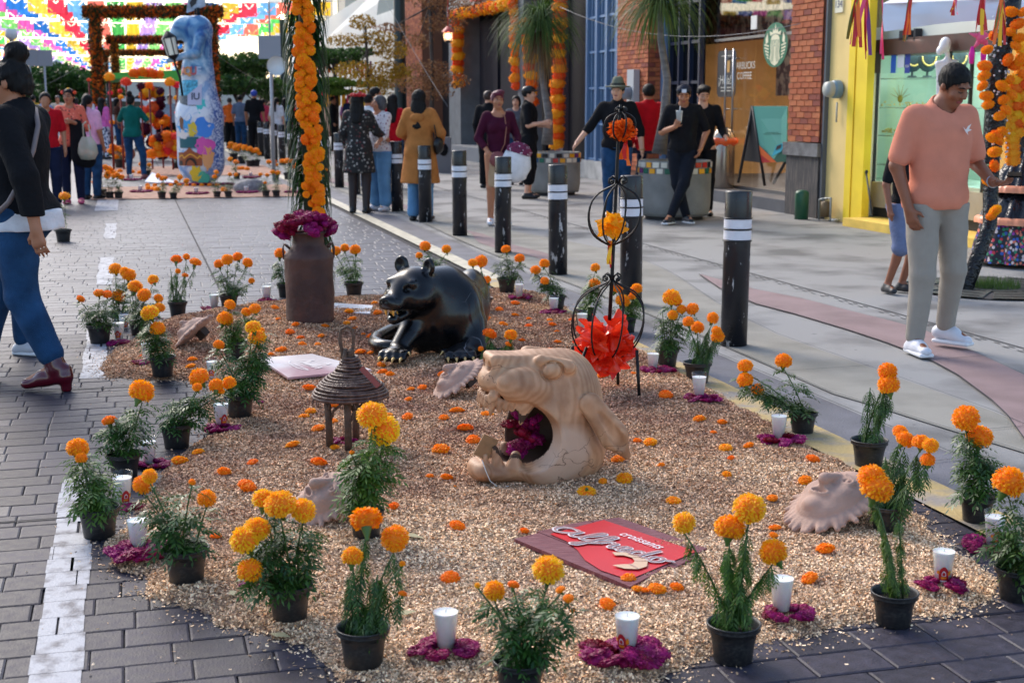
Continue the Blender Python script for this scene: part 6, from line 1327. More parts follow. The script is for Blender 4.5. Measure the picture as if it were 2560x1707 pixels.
# planters with mosaic rims and ponytail palms
PC=mat('planter_concrete',(.22,.22,.21),.85,var=.25,scale=3,bump=.4,bscale=50,detail=8)
TC=[smat('tile_%d'%i,c,rough=.25) for i,c in enumerate(((220,215,200),(190,40,40),(230,160,40),(30,80,120),(30,100,80),(210,205,195),(120,60,110),(25,25,30)))]
b=MB(); b.add([(-.05,0,-.035),(.05,0,-.035),(.05,0,.035),(-.05,0,.035),(-.05,.01,-.035),(.05,.01,-.035),(.05,.01,.035),(-.05,.01,.035)],[(0,1,2,3),(4,5,1,0),(3,2,6,7),(1,5,6,2),(0,3,7,4)])
TLM=[b.mesh('tile',m) for m in TC]
def planter(s,t_,rad_,h,desc):
    t=thing('planter',desc,'planter',P(s,t_,.0),0.2,'round concrete planters with mosaic rims'); r=random.Random(int(s*10))
    b=MB(); b.lathe([(0,.05),(rad_*.93,.05),(rad_*.97,.10),(rad_,.2),(rad_,h-.02),(rad_*.99,h),(rad_*.86,h),(rad_*.86,h-.06),(0,h-.08)],40); b.build('bowl',PC,t)
    b=MB(); b.lathe([(rad_*.8,0),(rad_*.8,.06)],24); b.build('foot',dk,t)
    n=int(2*math.pi*rad_/.112)
    for row in range(2):
        for i in range(n):
            a=2*math.pi*(i+.5*row)/n; 
            if math.sin(a-.2)>.35: continue
            o=ob('tile',TLM[r.choice((0,0,1,2,3,4,5,5,6,7,2))],t,(math.cos(a)*(rad_+.010),math.sin(a)*(rad_+.010),h-.05-.078*row)); o.rotation_euler=(r.uniform(-.02,.02),0,a+math.pi/2); o.scale=(r.uniform(.8,1),1,r.uniform(.85,1))
    return t
pa=P(17.0,6.85); planter(17.0,6.85,.47,.76,'grey round planter with coloured tile rim under the leaning cup man')
planter(22.0,6.75,.42,.70,'grey round planter with mosaic rim between burgundy woman and hat man')
BARK=mat('palm_bark',(.17,.155,.15),.85,var=.3,scale=6,stretch=(1,1,4),bump=.5,bscale=20)
PG=petal_mat('ponytail_leaf',(.03,.075,.015),(.12,.19,.045),.5); PB=petal_mat('ponytail_dry',(.16,.10,.05),(.30,.20,.11),.8)
def ponytail(pts,L,n,desc,seed,dry=True):
    base=pts[0]; t=thing('ponytail_palm',desc,'palm tree',base,0,'ponytail palms in the planters'); r=random.Random(seed); rel_=[p-base for p in pts]
    b=MB(); b.tube(rel_,[.10,.065,.05,.045,.04][:len(rel_)],12); b.build('trunk',BARK,t); c=rel_[-1]
    for nm,m,nn,zz in (('leaves',PG,n,0),('dry_skirt',PB,n//3 if dry else 0,-.1)):
        if not nn: continue
        b=MB()
        for i in range(nn):
            a=r.uniform(0,6.28); e=r.uniform(-.2,1.2) if nm=='leaves' else r.uniform(-1.2,-.4); l=L*r.uniform(.6,1.1)*(1 if nm=='leaves' else .9); d=Vector((math.cos(a)*math.cos(e),math.sin(a)*math.cos(e),math.sin(e))); p=c+Vector((0,0,zz)); sd=Vector((-math.sin(a),math.cos(a),0))*r.uniform(.008,.013); q=[]
            for j in range(6):
                q+=[p+sd*(1-j/6),p-sd*(1-j/6)]; p=p+d*l/5; d=(d+Vector((0,0,-.48))).normalized()
            b.add(q,[(2*j,2*j+1,2*j+3,2*j+2) for j in range(5)],0,True)
        b.build(nm,m,t)
Yp=P(17.0,6.75).y; ponytail([AT(1648,385,Yp),AT(1662,290,Yp),AT(1668,200,Yp),AT(1652,100,Yp),AT(1650,10,Yp)],1.0,420,'ponytail palm with pale crooked trunk behind the navy cap man, bright green leaves',3,False)
Yp=P(22.0,6.75).y; ponytail([AT(1368,362,Yp),AT(1372,290,Yp),AT(1357,200,Yp),AT(1352,140,Yp),AT(1350,60,Yp)],1.05,620,'ponytail palm with drooping green mop and brown skirt left of blue window',4)
def F3(x,y,T,z=None):
    s,zz=FP(x,y,T); return s,zz
# --- brick builder
BRM=[mat('brick_%d'%i,c,.85,var=.25,scale=14,bump=.4,bscale=60) for i,c in enumerate(((.40,.10,.035),(.33,.075,.03),(.46,.135,.05),(.24,.055,.035)))]
MORT=mat('mortar',(.20,.085,.05),.95)
BKM={}
def brick_mesh(w_,d_,i):
    k=(round(w_,2),round(d_,2),i)
    if k not in BKM:
        b=MB(); e=.003; h=.0735/2-.001; x=w_/2-.002; y=d_
        b.add([(-x,0,-h),(x,0,-h),(x,0,h),(-x,0,h),(-x+e,-y,-h+e),(x-e,-y,-h+e),(x-e,-y,h-e),(-x+e,-y,h-e)],[(4,5,6,7),(0,1,5,4),(1,2,6,5),(2,3,7,6),(3,0,4,7)]); BKM[k]=b.mesh('brick',BRM[i])
    return BKM[k]
ROTT=math.atan2(DS.y,DS.x)
def brick_face(parent,s0,s1,t,z0,z1,r,ch=.078,join=False,side='t',lim=999):
    z=z0; row=0; n=0; jb=[MB() for _ in BRM]
    while z<z1-.03:
        s=s0-( .11 if row%2 else 0)
        while s<s1-.005:
            a,b_=max(s,s0),min(s+.215,s1); s+=.222
            if b_-a<.03: continue
            c=(a+b_)/2; i=r.choice((0,0,1,1,2,2,3)); me=brick_mesh(b_-a,.008,i); dz=r.uniform(-.002,.002)
            if side=='t': loc=P(c,t+r.uniform(-.003,.002),z+ch/2+dz); rz=ROTT-math.pi   # face outward -t
            else: loc=P(t+r.uniform(-.003,.002),c,z+ch/2+dz); rz=SROT
            if join or n>=lim:
                M=Matrix.Translation(loc)@Matrix.Rotation(rz,4,'Z'); vs=[M@v.co for v in me.vertices]; jb[i].add(vs,[tuple(p.vertices) for p in me.polygons])
            else:
                o=ob('brick',me,parent); o.matrix_parent_inverse=Matrix(); o.location=loc-parent.location; o.rotation_euler=(0,0,rz)
            n+=1
        z+=ch; row+=1
    if any(j.v for j in jb):
        m=MB()
        for i,j in enumerate(jb):
            m.add(j.v,j.f,i)
        o=m.build('brick_courses',BRM,parent); o.location=-parent.location; o['kind']='stuff'
    return n
def bld(name,desc,cat='building'): return thing(name,desc,cat,(0,0,0))
r=random.Random(2)
PL=FP(1972,250,8.645)[0]; PR_=FP(2052,250,8.645)[0]; YR=FP(2165,250,8.70)[0]; YG=FP(2136,250,8.70)[0]; YB0=FP(2122,250,8.72)[0]; GS0=FP(2193,250,8.95)[0]
# pillar 1 (beside the cafe)
p1=bld('brick_pillar','orange brick pillar with dark stone foot between cafe and yellow wall','pillar')
b=MB(); b.sbox(PR_+.01,PL-.01,8.66,9.3,.99,6.5); b.build('core',MORT,p1)
n=brick_face(p1,PR_,PL,8.645,.98,3.42,r); brick_face(p1,8.66,9.0,PR_-.005,.98,3.42,r,side='s'); 
q=MB(); q.sbox(PR_-.04,PL+.05,8.60,9.3,.80,.97); q.build('stone_ledge',mat('ledge_stone',(.16,.16,.165),.8,var=.4,scale=6,bump=.5,bscale=30),p1)
q=MB(); q.sbox(PR_,PL+.01,8.64,9.3,0,.80); q.build('stone_base',mat('base_stone',(.055,.052,.055),.8,col2=(.13,.11,.10),scale=9,stretch=(3,3,.5),bump=.4,bscale=30,thr=(.45,.7)),p1)
# yellow wall
YW=smat('wall_pale_yellow',(246,214,140),rough=.8,var=.07,scale=2,bump=.15,bscale=50); YB=smat('wall_bright_yellow',(250,214,50),rough=.75,var=.08,scale=3,bump=.15,bscale=50)
yw=bld('yellow_wall','pale and bright yellow painted wall between brick pillar and jewellery shop','wall')
b=MB(); b.sbox(YB0,PR_-.03,8.72,8.85,0,6); b.build('pale_wall',YW,yw); b=MB(); b.sbox(YG+.02,YB0,8.70,8.85,0,6); b.build('bright_jamb',YB,yw); b=MB(); b.sbox(YR,YG-.02,8.70,8.80,0,6); b.build('bright_jamb',YB,yw); b=MB(); b.sbox(YG-.02,YG+.02,8.74,8.80,0,6); b.build('gap_strip',mat('gap_black',(.008,.008,.008),.7),yw)
b=MB(); b.sbox(PR_-.075,PR_-.03,8.66,8.72,0,6); b.build('drain_pipe',smat('pipe_grey',(90,96,104),rough=.6),yw)
b=MB(); s_,z_=FP(2099,12,8.71); b.sbox(s_-.10,s_+.10,8.700,8.718,z_-.10,z_+.09); npl=b.build('number_plate',smat('plate_cream',(235,228,200)),yw)
put_text('number','134',smat('plate_navy',(30,36,90)),npl,lambda x,y: P(s_-x,8.694,z_+y),.13)
MS=FP(2080,218,8.6)[0]; mt=thing('electric_meter','round grey electric meter on the yellow wall','meter',P(MS,8.70,1.66)); MM=smat('meter_grey',(168,172,168),rough=.4); 
def disc_y(b,c,r0,r1,d,n=20,mi=0):
    M=Matrix.Rotation(SROT,3,'Z')@Matrix(((0,0,-1),(1,0,0),(0,-1,0))) if False else None
    ax=-DT; vs=[];up=Vector((0,0,1)); sd=ax.cross(up)
    for (rr,dd) in ((r0,0),(r0,d*.6),(r1,d),(0.001,d)):
        for j in range(n): a=2*math.pi*j/n; vs.append(Vector(c)+ax*dd+(up*math.cos(a)+sd*math.sin(a))*rr)
    b.add(vs,[(i*n+j,i*n+(j+1)%n,(i+1)*n+(j+1)%n,(i+1)*n+j) for i in range(3) for j in range(n)],mi,True)
b=MB(); disc_y(b,(0,0,0),.115,.105,.10); b.build('meter_base',smat('meter_blue',(110,140,160),rough=.4),mt); b=MB(); disc_y(b,-DT*.09,.10,.085,.10); b.build('meter_dome',MM,mt)
b=MB(); b.tube([P(MS,8.68,1.5)-P(MS,8.70,1.66),P(MS,8.68,1.25)-P(MS,8.70,1.66)],.012,6); b.build('conduit',MM,mt)
gp=thing('gas_pipework','low grey pipes and valve by the foot of the yellow wall','pipes',P(*ST(G(2064,552)),0)); b=MB()
b.tube([DS*.18,DS*.18+Vector((0,0,.26)),DS*.05+Vector((0,0,.28))],.018,7); b.tube([-DS*.12,-DS*.12+Vector((0,0,.30)),DS*.05+Vector((0,0,.28))],.016,7); b.tube([-DS*.12+Vector((0,0,.03)),-DS*.35+Vector((0,0,.03)),-DS*.35-DT*.1+Vector((0,0,.03))],.016,7); b.build('pipe',smat('pipe_pale',(150,155,155),rough=.5,metal=.4),gp)
b=MB(); b.lathe([(0,.05),(.07,.05),(.07,.24),(0,.26)],12); b.build('valve_box',smat('valve_brown',(110,90,60),rough=.6),gp)
gc=thing('green_cylinder','dark green metal cylinder standing by the stone foot of brick pillar','cylinder',P(*ST(G(2003,548)),0)); b=MB(); b.lathe([(0,0),(.088,0),(.09,.33),(.08,.36),(.05,.375),(0,.38)],22); b.build('shell',smat('green_enamel',(36,92,66),rough=.4,var=.15,scale=8),gc)
# --- cafe front
cf=bld('cafe_front','glazed cafe shopfront with round green logo and tall door pulls','shopfront')
Tg=9.15
GL2=bpy.data.materials.new('shop_glass'); GL2.use_nodes=True; tt,bb_,NN,LL=nodes(GL2); tr=NN('ShaderNodeBsdfTransparent'); gl=NN('ShaderNodeBsdfGlossy'); gl.inputs['Roughness'].default_value=.02; fr=NN('ShaderNodeLayerWeight'); fr.inputs[0].default_value=.5; pw=NN('ShaderNodeMath'); pw.operation='POWER'; pw.inputs[1].default_value=3.5; LL(fr.outputs['Facing'],pw.inputs[0]); ms=NN('ShaderNodeMixShader'); ma=NN('ShaderNodeMath'); ma.operation='MULTIPLY_ADD'; ma.inputs[1].default_value=.5; ma.inputs[2].default_value=.03; LL(pw.outputs[0],ma.inputs[0]); LL(ma.outputs[0],ms.inputs[0]); LL(tr.outputs[0],ms.inputs[1]); LL(gl.outputs[0],ms.inputs[2]); LL(ms.outputs[0],tt.nodes['Material Output'].inputs[0])
DKF=mat('frame_dark',(.02,.02,.024),.5); TAN=smat('cafe_wall_tan',(170,140,96),rough=.8,var=.2,scale=2); MUR=mat('cafe_mural',(.05,.024,.015),.8,col2=(.30,.20,.12),scale=7,thr=(.46,.56),detail=2)
b=MB(); b.sbox(PL+.02,24.4,9.2,14,-.01,.17); b.sbox(PL+.02,21.15,8.66,9.2,0,.17); b.build('step',smat('step_grey',(84,86,92),rough=.7,var=.2,scale=4),cf)
b=MB(); b.sbox(20.6,21.2,8.5,8.66,0,.10); b.build('lower_step',smat('step_grey2',(110,112,116),rough=.7,var=.2,scale=4),cf)
s1,z1=FP(1810,0,Tg); sD0,_=FP(1882,100,Tg); sD1,_=FP(1765,200,Tg)
for a,c,nm in ((PL+.05,FP(1888,150,Tg)[0]-.02,'glass_pane'),(FP(1888,150,Tg)[0]+.02,FP(1748,200,Tg)[0]-.02,'glass_door'),(FP(1748,200,Tg)[0]+.02,21.05,'glass_pane')):
    b=MB(); b.sbox(a,c,Tg,Tg+.012,.19,2.45); b.build(nm,GL2,cf)
b=MB(); b.sbox(PL+.05,21.05,Tg,Tg+.012,2.5,3.6); b.build('glass_pane',GL2,cf)
b=MB(); b.sbox(PL+.02,21.1,Tg-.01,Tg+.03,2.45,2.49); b.sbox(PL+.02,21.1,Tg-.01,Tg+.03,.17,.22); b.build('frame',smat('steel_frame',(130,130,130),metal=.7,rough=.35),cf)
b=MB(); b.sbox(17.0,24.6,13.2,13.3,.17,3.6); b.build('back_wall',TAN,cf)
b=MB(); b.sbox(17.2,24.3,9.9,9.95,2.5,3.6); b.sbox(19.6,20.2,9.8,9.86,1.6,4.0); b.build('mural_panel',MUR,cf)
b=MB(); b.sbox(17.0,24.5,9.3,14,3.6,3.7); b.build('ceiling',DKF,cf); b=MB(); b.sbox(24.4,24.5,9.65,14,0,3.6); b.sbox(17.15,17.22,9.3,14,0,3.6); b.build('side_wall',TAN,cf)
b=MB(); b.sbox(19.3,20.8,10.6,11.2,.17,1.1); b.sbox(18.0,19.0,10.4,10.9,.17,1.0); b.build('counter',smat('counter_brown',(110,66,30),rough=.5,var=.3,scale=6),cf)
for s_,t2_ in ((18.6,11.2),(19.6,11.6),(20.4,11.0)):
    lt=thing('pendant_lamp',f'warm lit pendant lamp hanging inside the cafe, {"near" if s_<19 else "middle" if s_<20 else "far"} one','lamp',P(s_,t2_,2.0)); b=MB(); b.ball((0,0,0),.09,12); b.build('bulb',mat('warm_glow',(1,.8,.5),.5,emit=(1,.62,.3),es=14),lt); b=MB(); b.tube([(0,0,.08),(0,0,1.6)],.006,5); b.build('cord',DKF,lt)
pl_=bpy.data.lights.new('cafe_ceiling_light','AREA'); pl_.energy=150; pl_.size=2.2; pl_.color=(1,.78,.55); po=bpy.data.objects.new('cafe_ceiling_light',pl_); C.objects.link(po); po.location=P(19.6,11.3,3.4)
# handles
for x in (1816,1835):
    s_,z_a=FP(x,122,Tg-.09); _,z_b=FP(x,330,Tg-.09); b=MB(); b.tube([P(s_,Tg-.09,z_a),P(s_,Tg-.09,z_b)],.017,8); [b.tube([P(s_,Tg-.09,z),P(s_,Tg,z)],.012,6) for z in (z_a-.15,z_b+.35)]; b.build('door_handle',smat('brushed_steel',(170,172,176),metal=1,rough=.3),cf)
b=MB(); s_,z_=FP(1886,57,Tg-.01); b.sbox(s_-.10,s_+.10,Tg-.02,Tg-.005,z_-.10,z_+.10); b.build('door_patch',smat('patch_steel',(225,222,215),rough=.4),cf)
def ellp(b,c,rs,rz_,T,mi=0,n=28):
    s,z=c; b.add([P(s-math.cos(a)*rs,T,z+math.sin(a)*rz_) for a in [2*math.pi*j/n for j in range(n)]],[tuple(range(n))],mi)
def poly(b,L,T,mi=0): b.add([P(s,T,z) for s,z in L],[tuple(range(len(L)))],mi)
lg=thing('round_logo','green round logo sticker with crowned long-haired figure on cafe glass','logo',(0,0,0)); lc=FP(1938,113,Tg-.01); LGN=smat('logo_green',(20,110,76),rough=.5); LCR=smat('logo_cream',(232,226,190),rough=.5)
U=.32; fL=lambda L,k=1: [(lc[0]-x*U*1.28,lc[1]+y*U*1.0) for x,y in L]
b=MB(); ellp(b,lc,U*1.28*.98,U,Tg-.010); b.build('green_disc',LGN,lg)
b=MB(); T2=Tg-.013
poly(b,fL([(-.40,.42),(-.46,.62),(-.22,.56),(-.18,.78),(-.08,.62),(0,.95),(.08,.62),(.18,.78),(.22,.56),(.46,.62),(.40,.42),(.2,.48),(0,.50),(-.2,.48)]),T2); b.build('crown',LCR,lg)
b=MB(); poly(b,fL([(-.34,.30),(-.22,.44),(0,.48),(.22,.44),(.34,.30),(.38,.0),(.34,-.3),(.42,-.62),(.25,-.82),(0,-.93),(-.25,-.82),(-.42,-.62),(-.34,-.3),(-.38,0)]),T2); b.build('figure',LCR,lg)
b=MB()
for sx in (-1,1):
    poly(b,fL([(sx*.55,.15),(sx*.62,.58),(sx*.78,.30),(sx*.74,.05)]),T2)
    for i in range(6): y=.02-.14*i; poly(b,fL([(sx*.50,y-.02),(sx*(.86-.05*i*i*.3),y+.06),(sx*(.87-.05*i*i*.3),y-.01),(sx*.50,y-.09)]),T2)
b.build('twin_tails',LCR,lg)
b=MB(); T3=Tg-.016
for sx in (-1,1):
    for x0 in (.12,.2,.28): b.add([P(lc[0]-sx*(x0+dx+.05*math.sin(y*5))*U*1.28,T3,lc[1]+y*U) for y in (.25,.0,-.25,-.5,-.75) for dx in (0,.018)],[(2*i,2*i+1,2*i+3,2*i+2) for i in range(4)])
    poly(b,fL([(sx*.04,.22),(sx*.11,.24),(sx*.11,.20),(sx*.04,.19)]),T3)
poly(b,fL([(-.015,.2),(.015,.2),(.03,.06),(-.03,.06)]),T3); poly(b,fL([(-.07,-.02),(0,.0),(.07,-.02),(0,-.055)]),T3); b.build('figure_lines',LGN,lg)
c_=FP(1858,178,Tg-.01); SWH=smat('decal_white',(215,212,200),rough=.5)
put_text('door_lettering','STARBUCKS\n  COFFEE',SWH,cf,lambda x,y: P(c_[0]-x*1.0,Tg-.012,c_[1]+y),.155)
hb=thing('black_decal','rounded black hours panel lettered Hola on the cafe door glass','sign',(0,0,0)); hc=FP(1816,185,Tg-.02); 
b=MB(); w_,h_=.36,.36; L=[]
for cx_,cy_,a0 in ((1,1,0),(-1,1,90),(-1,-1,180),(1,-1,270)):
    for j in range(5): a=rad(a0+j*22.5); L.append((hc[0]+cx_*(w_-.09)+math.cos(a)*.09,hc[1]+cy_*(h_-.09)+math.sin(a)*.09))
poly(b,L,Tg-.018); b.build('panel',smat('decal_black',(34,34,40),rough=.5),hb)
put_text('hola','¡Hola!',SWH,hb,lambda x,y: P(hc[0]-x+.05,Tg-.022,hc[1]-.10+y),.20); 
b=MB(); [b.add([P(hc[0]-x,Tg-.022,hc[1]+y) for x,y in ((-.2,yy),(.2,yy),(.2,yy+.012),(-.2,yy+.012))],[(0,1,2,3)]) for yy in (-.22,-.27,.27)]; b.build('small_lines',SWH,hb)
b=MB(); poly(b,[(hc[0]-.02,hc[1]+.02),(hc[0]-.12,hc[1]+.02),(hc[0]-.14,hc[1]+.20),(hc[0]-.0,hc[1]+.20)],Tg-.022); b.build('cup_shape',smat('cup_tan',(196,150,80)),hb)
person('barista with orange-lit sleeve reaching behind the cafe window',P(18.75,10.0,.17),1.62,rad(70),'b',hair=('short',HAIRB),top=dict(m=smat('barista_orange_lit',(150,70,34)),sl=1.2,hem=.86),bot=dict(m=BLKC),vox=.016,pose=dict(elR=(-.24,-.18,1.15),wrR=(-.2,-.4,1.1)))  # orange of the cafe light put into the colour of the top
# A-frame board
AF=thing('a_frame_board','teal A-frame pavement board with orange corner outside the cafe','sign',(0,0,0)); Ta=8.72
af=lambda x,y,Y: AT(x,y,Y)
Yb=20.6
q=[AT(1880,266,Yb),AT(1968,266,Yb-.55),AT(1966,405,Yb-.62),AT(1902,407,Yb-.10)]; n_=(q[1]-q[0]).cross(q[3]-q[0]).normalized()*.02
TEAL=smat('board_teal',(104,178,158),rough=.45)
b=MB(); b.prism(q,n_); b.build('front_panel',TEAL,AF)
qf=bil(q[3],q[0],q[1],q[2]); 
def qp(u,v,h=0): return qf(u,v)-n_*(.15+h)
b=MB(); b.add([qp(0,.33),qp(0,.16),qp(.42,0),qp(.62,0)],[(0,1,2,3)]); b.build('orange_corner',smat('board_orange',(226,104,40)),AF)
b=MB(); b.add([qp(0,.16),qp(0,0),qp(.42,0)],[(0,1,2)]); b.build('red_corner',smat('board_red2',(190,44,40)),AF)
b=MB(); b.add([qp(.42,0),qp(1,0),qp(1,.35),],[(0,1,2)]); b.build('green_corner',smat('board_green',(16,84,64)),AF)
b=MB(); b.add([qp(.45,.10,.2),qp(.82,.19,.2),qp(.98,.36,.2),qp(.66,.30,.2)],[(0,1,2,3)]); b.build('phone_picture',smat('board_cyan',(60,176,196)),AF); b=MB(); b.add([qp(.62,.21,.4),qp(.80,.25,.4),qp(.84,.32,.4),qp(.68,.29,.4)],[(0,1,2,3)]); b.build('screen_picture',smat('screen_dark',(50,40,40)),AF)
b=MB(); [b.add([qp(u0,v,.2),qp(u1,v,.2),qp(u1,v+.008,.2),qp(u0,v+.008,.2)],[(0,1,2,3)]) for v,u0,u1 in ((.525,.32,.75),(.50,.25,.85))]; b.build('small_print',smat('print_green',(20,70,56)),AF)
b=MB(); bk=[AT(1880,266,Yb+.02),AT(1902,407,Yb+.0),AT(1858,402,Yb+.55)]; b.prism([bk[0],bk[1],bk[2],bk[0]+Vector((-.01,.05,0))],(0,.01,.005)); 
for a_,c_2 in (((1882,266,Yb),(1912,465,Yb-.15)),((1882,266,Yb+.05),(1846,456,Yb+.55)),((1966,400,Yb-.6),(1934,458,Yb+.1))): b.tube([AT(*a_),AT(*c_2)],.022,6)
b.build('stand_frame',mat('aframe_black',(.010,.010,.014),.6),AF)
# steel bin with orange liner
bn=thing('steel_bin','brushed steel round litter bin with orange bag rim inside the cafe door','bin',P(20.2,8.95,.17)); b=MB(); b.lathe([(0,0),(.17,0),(.175,.02),(.175,.80),(.12,.92),(0,.96)],26); b.build('drum',smat('bin_steel',(150,140,130),metal=.9,rough=.25),bn); b=MB(); b.lathe([(.16,.66),(.21,.70),(.22,.75),(.18,.79)],26,wob=lambda a,z:.12*math.sin(a*7)+.06*math.sin(a*13)); b.build('orange_liner',smat('liner_orange',(232,90,30),rough=.4),bn)
bk_=thing('dark_bin','dark round bin behind the steel bin','bin',P(20.75,9.0,.17)); b=MB(); b.lathe([(0,0),(.2,0),(.2,.8),(.17,.86),(0,.88)],22); b.build('drum',mat('bin_dark',(.02,.017,.015),.3),bk_)
# --- dark window grid right of pillar 2, pillar 2, blue window
BLUE=smat('blue_steel',(110,140,176),rough=.45,metal=.2); BLUED=smat('blue_dark',(30,40,64),rough=.4); GLD=mat('window_dark_glass',(.003,.004,.007),.12,spec=.25)
wd=bld('dark_grid_window','narrow dark framed grid window between cafe and brick pillar','window')
b=MB(); b.sbox(21.3,22.9,9.06,9.08,.2,6); b.build('pane',GLD,wd); 
for s_ in (21.32,21.75,22.2,22.65): b=MB(); b.sbox(s_,s_+.06,8.98,9.06,0,6); b.build('mullion',BLUED,wd)
for z in (.5,1.15,1.8,2.45,3.1,3.8): b=MB(); b.sbox(21.3,22.8,9.0,9.05,z,z+.05); b.build('transom',BLUED,wd)
b=MB(); b.sbox(22.76,22.88,8.92,9.06,0,6); b.build('blue_post',BLUE,wd)
p2=bld('brick_pillar','orange brick pillar with grey meter box left of the cafe','pillar'); b=MB(); b.sbox(22.92,24.5,8.72,9.6,0,6.5); b.build('core',MORT,p2)
brick_face(p2,22.91,24.50,8.705,.3,4.0,r,lim=290); brick_face(p2,8.72,9.2,22.905,.3,4.0,r,side='s',join=True)
mb2=thing('meter_box','grey meter box with round dial on the left brick pillar','meter',(0,0,0)); c=FP(1590,222,8.69); b=MB(); b.sbox(c[0]-.17,c[0]+.17,8.58,8.69,c[1]-.30,c[1]+.33); b.build('box',smat('box_grey',(176,180,184),rough=.5),mb2); b=MB(); c2=FP(1578,233,8.6); b.tube([P(c2[0],8.58,c2[1]),P(c2[0],8.38,c2[1])],[.115,.105],18); b.build('dial',smat('dial_grey',(140,148,160),rough=.35),mb2)
bw=bld('blue_grid_window','tall blue steel grid window with dark panes behind the hat man','window'); 
s0,s1=24.52,27.0; b=MB(); b.sbox(s0,s1+1.3,9.05,9.07,.35,6); b.build('pane',GLD,bw)
for i in range(5): a=s0+.02+i*(s1-s0-.1)/4; b=MB(); b.sbox(a,a+.09,8.92,9.04,.35,6); b.build('mullion',BLUE,bw)
for i in range(4):
    for j in (.35,.65): a=s0+.1+(i+j)*(s1-s0-.1)/4; b=MB(); b.sbox(a,a+.028,8.98,9.04,.35,6); b.build('thin_bar',BLUE,bw)
for z in (.36,1.05,1.75,2.45,3.12,3.8,4.5): b=MB(); b.sbox(s0,s1,8.965,9.045,z,z+.045); b.build('transom',BLUE,bw)
wb=bld('low_wall','stained white plinth wall under the blue window','wall'); b=MB(); b.sbox(s0-.0,28.2,8.86,9.3,0,.35); b.build('plinth',smat('plinth_white',(176,174,170),rough=.85,var=.3,scale=3,bump=.3,bscale=40),wb)
# --- dark entrance with garlands
DOOR=mat('entrance_dark',(.004,.004,.010),.7,spec=.15); de=bld('dark_entrance','black double entrance with grey concrete frame hung with tissue garlands','building')
b=MB(); b.sbox(27.0,28.3,8.98,9.5,0,6.5); b.build('black_wall',mat('wall_black',(.006,.006,.010),.7,spec=.2),de)
b=MB(); b.sbox(28.3,28.5,8.86,9.4,0,6.5); b.build('steel_post',smat('post_steel',(70,72,84),rough=.4),de)
b=MB(); b.sbox(28.5,37.7,9.4,9.5,0,4.2); b.build('recess',DOOR,de)
for a in (28.9,31.0,33.2,35.4): b=MB(); b.sbox(a,a+1.9,9.3,9.39,.05,3.65); b.build('door_leaf',mat('door_navy',(.005,.006,.016),.6,spec=.2),de)
b=MB(); b.sbox(29.3,30.4,9.22,9.29,.05,3.7); b.build('brick_return',mat('dark_brick',(.10,.02,.02),.8,var=.4,scale=12),de)
CG=smat('concrete_grey',(112,116,120),rough=.8,var=.15,scale=4,bump=.3,bscale=30); b=MB(); b.sbox(31.0,31.45,8.75,9.2,0,4.2); b.build('concrete_post',CG,de); b=MB(); b.sbox(37.7,39.1,8.85,9.6,0,6.5); b.build('concrete_post',CG,de)
b=MB(); b.sbox(28.5,39.1,8.80,9.6,3.85,6.5); b.build('lintel_wall',smat('render_grey',(156,156,152),rough=.85,var=.1,scale=2),de)
b=MB(); b.sbox(33,37.7,8.5,9.3,0,.35); b.build('ledge',smat('ledge_grey',(120,124,130),rough=.8),de)
sg=thing('red_sign','red lit shop sign seen only by its lower edge above the garlands','sign',(0,0,0)); b=MB(); a,z=FP(1186,14,8.78); a2,z2=FP(1300,0,8.78); b.sbox(a2-2,a,8.66,8.78,4.05,4.5); b.build('panel',smat('sign_red',(206,20,40),rough=.4),sg)
put_text('sign_lettering','CARRILLEN DE LA VILLA',SWH,sg,lambda x,y: P((a+a2-2)/2-x,8.652,4.22+y),.26)
GM=[FM['g'][0],FM['d'][0]]
TB=[ruffle_ball(60,500+i,.8,wd=.42,lo=-.8,tip=.25,seg=2).mesh('tissue_puff',[m,m]) for i,m in enumerate((petal_mat('puff_yellow',(1,.40,.01),(1,.52,.03),.7),petal_mat('puff_orange',(.95,.13,.01),(1,.20,.02),.7)))]
def garland(p0,p1,n,k,desc,grp,alt=True):
    t=thing('tissue_garland',desc,'garland',p0,0,grp)
    for i in range(n):
        p=(p1-p0)*(i/(n-1)); o=ob('tissue_puff',TB[i%2 if alt else (0 if i%3 else 1)],t,p+Vector((R.uniform(-.03,.03),0,0))); kk=k*(1.12 if i%2==0 else .92); o.scale=(kk,kk,kk*.95); o.rotation_euler=(R.uniform(-.3,.3),R.uniform(-.3,.3),i)
def fw(x,y,T): s_,z_=FP(x,y,T); return P(s_,T,z_)
gr='tissue flower garlands on the dark entrance'
garland(fw(1143,42,8.7),fw(1147,208,8.7),11,.19,'leftmost hanging yellow and orange tissue garland on dark entrance',gr)
garland(fw(1143,38,8.72),fw(1282,8,8.72),17,.21,'sloping top tissue garland over the dark entrance',gr)
garland(fw(1286,-10,8.7),fw(1291,215,8.7),12,.17,'tissue garland hanging left of the ponytail palm skirt',gr)
garland(fw(1318,60,8.7),fw(1330,255,8.7),10,.17,'tissue garland ending behind the black capped man',gr)
garland(fw(1400,-20,8.62),fw(1394,360,8.62),21,.17,'longest tissue garland reaching down behind the planter',gr)
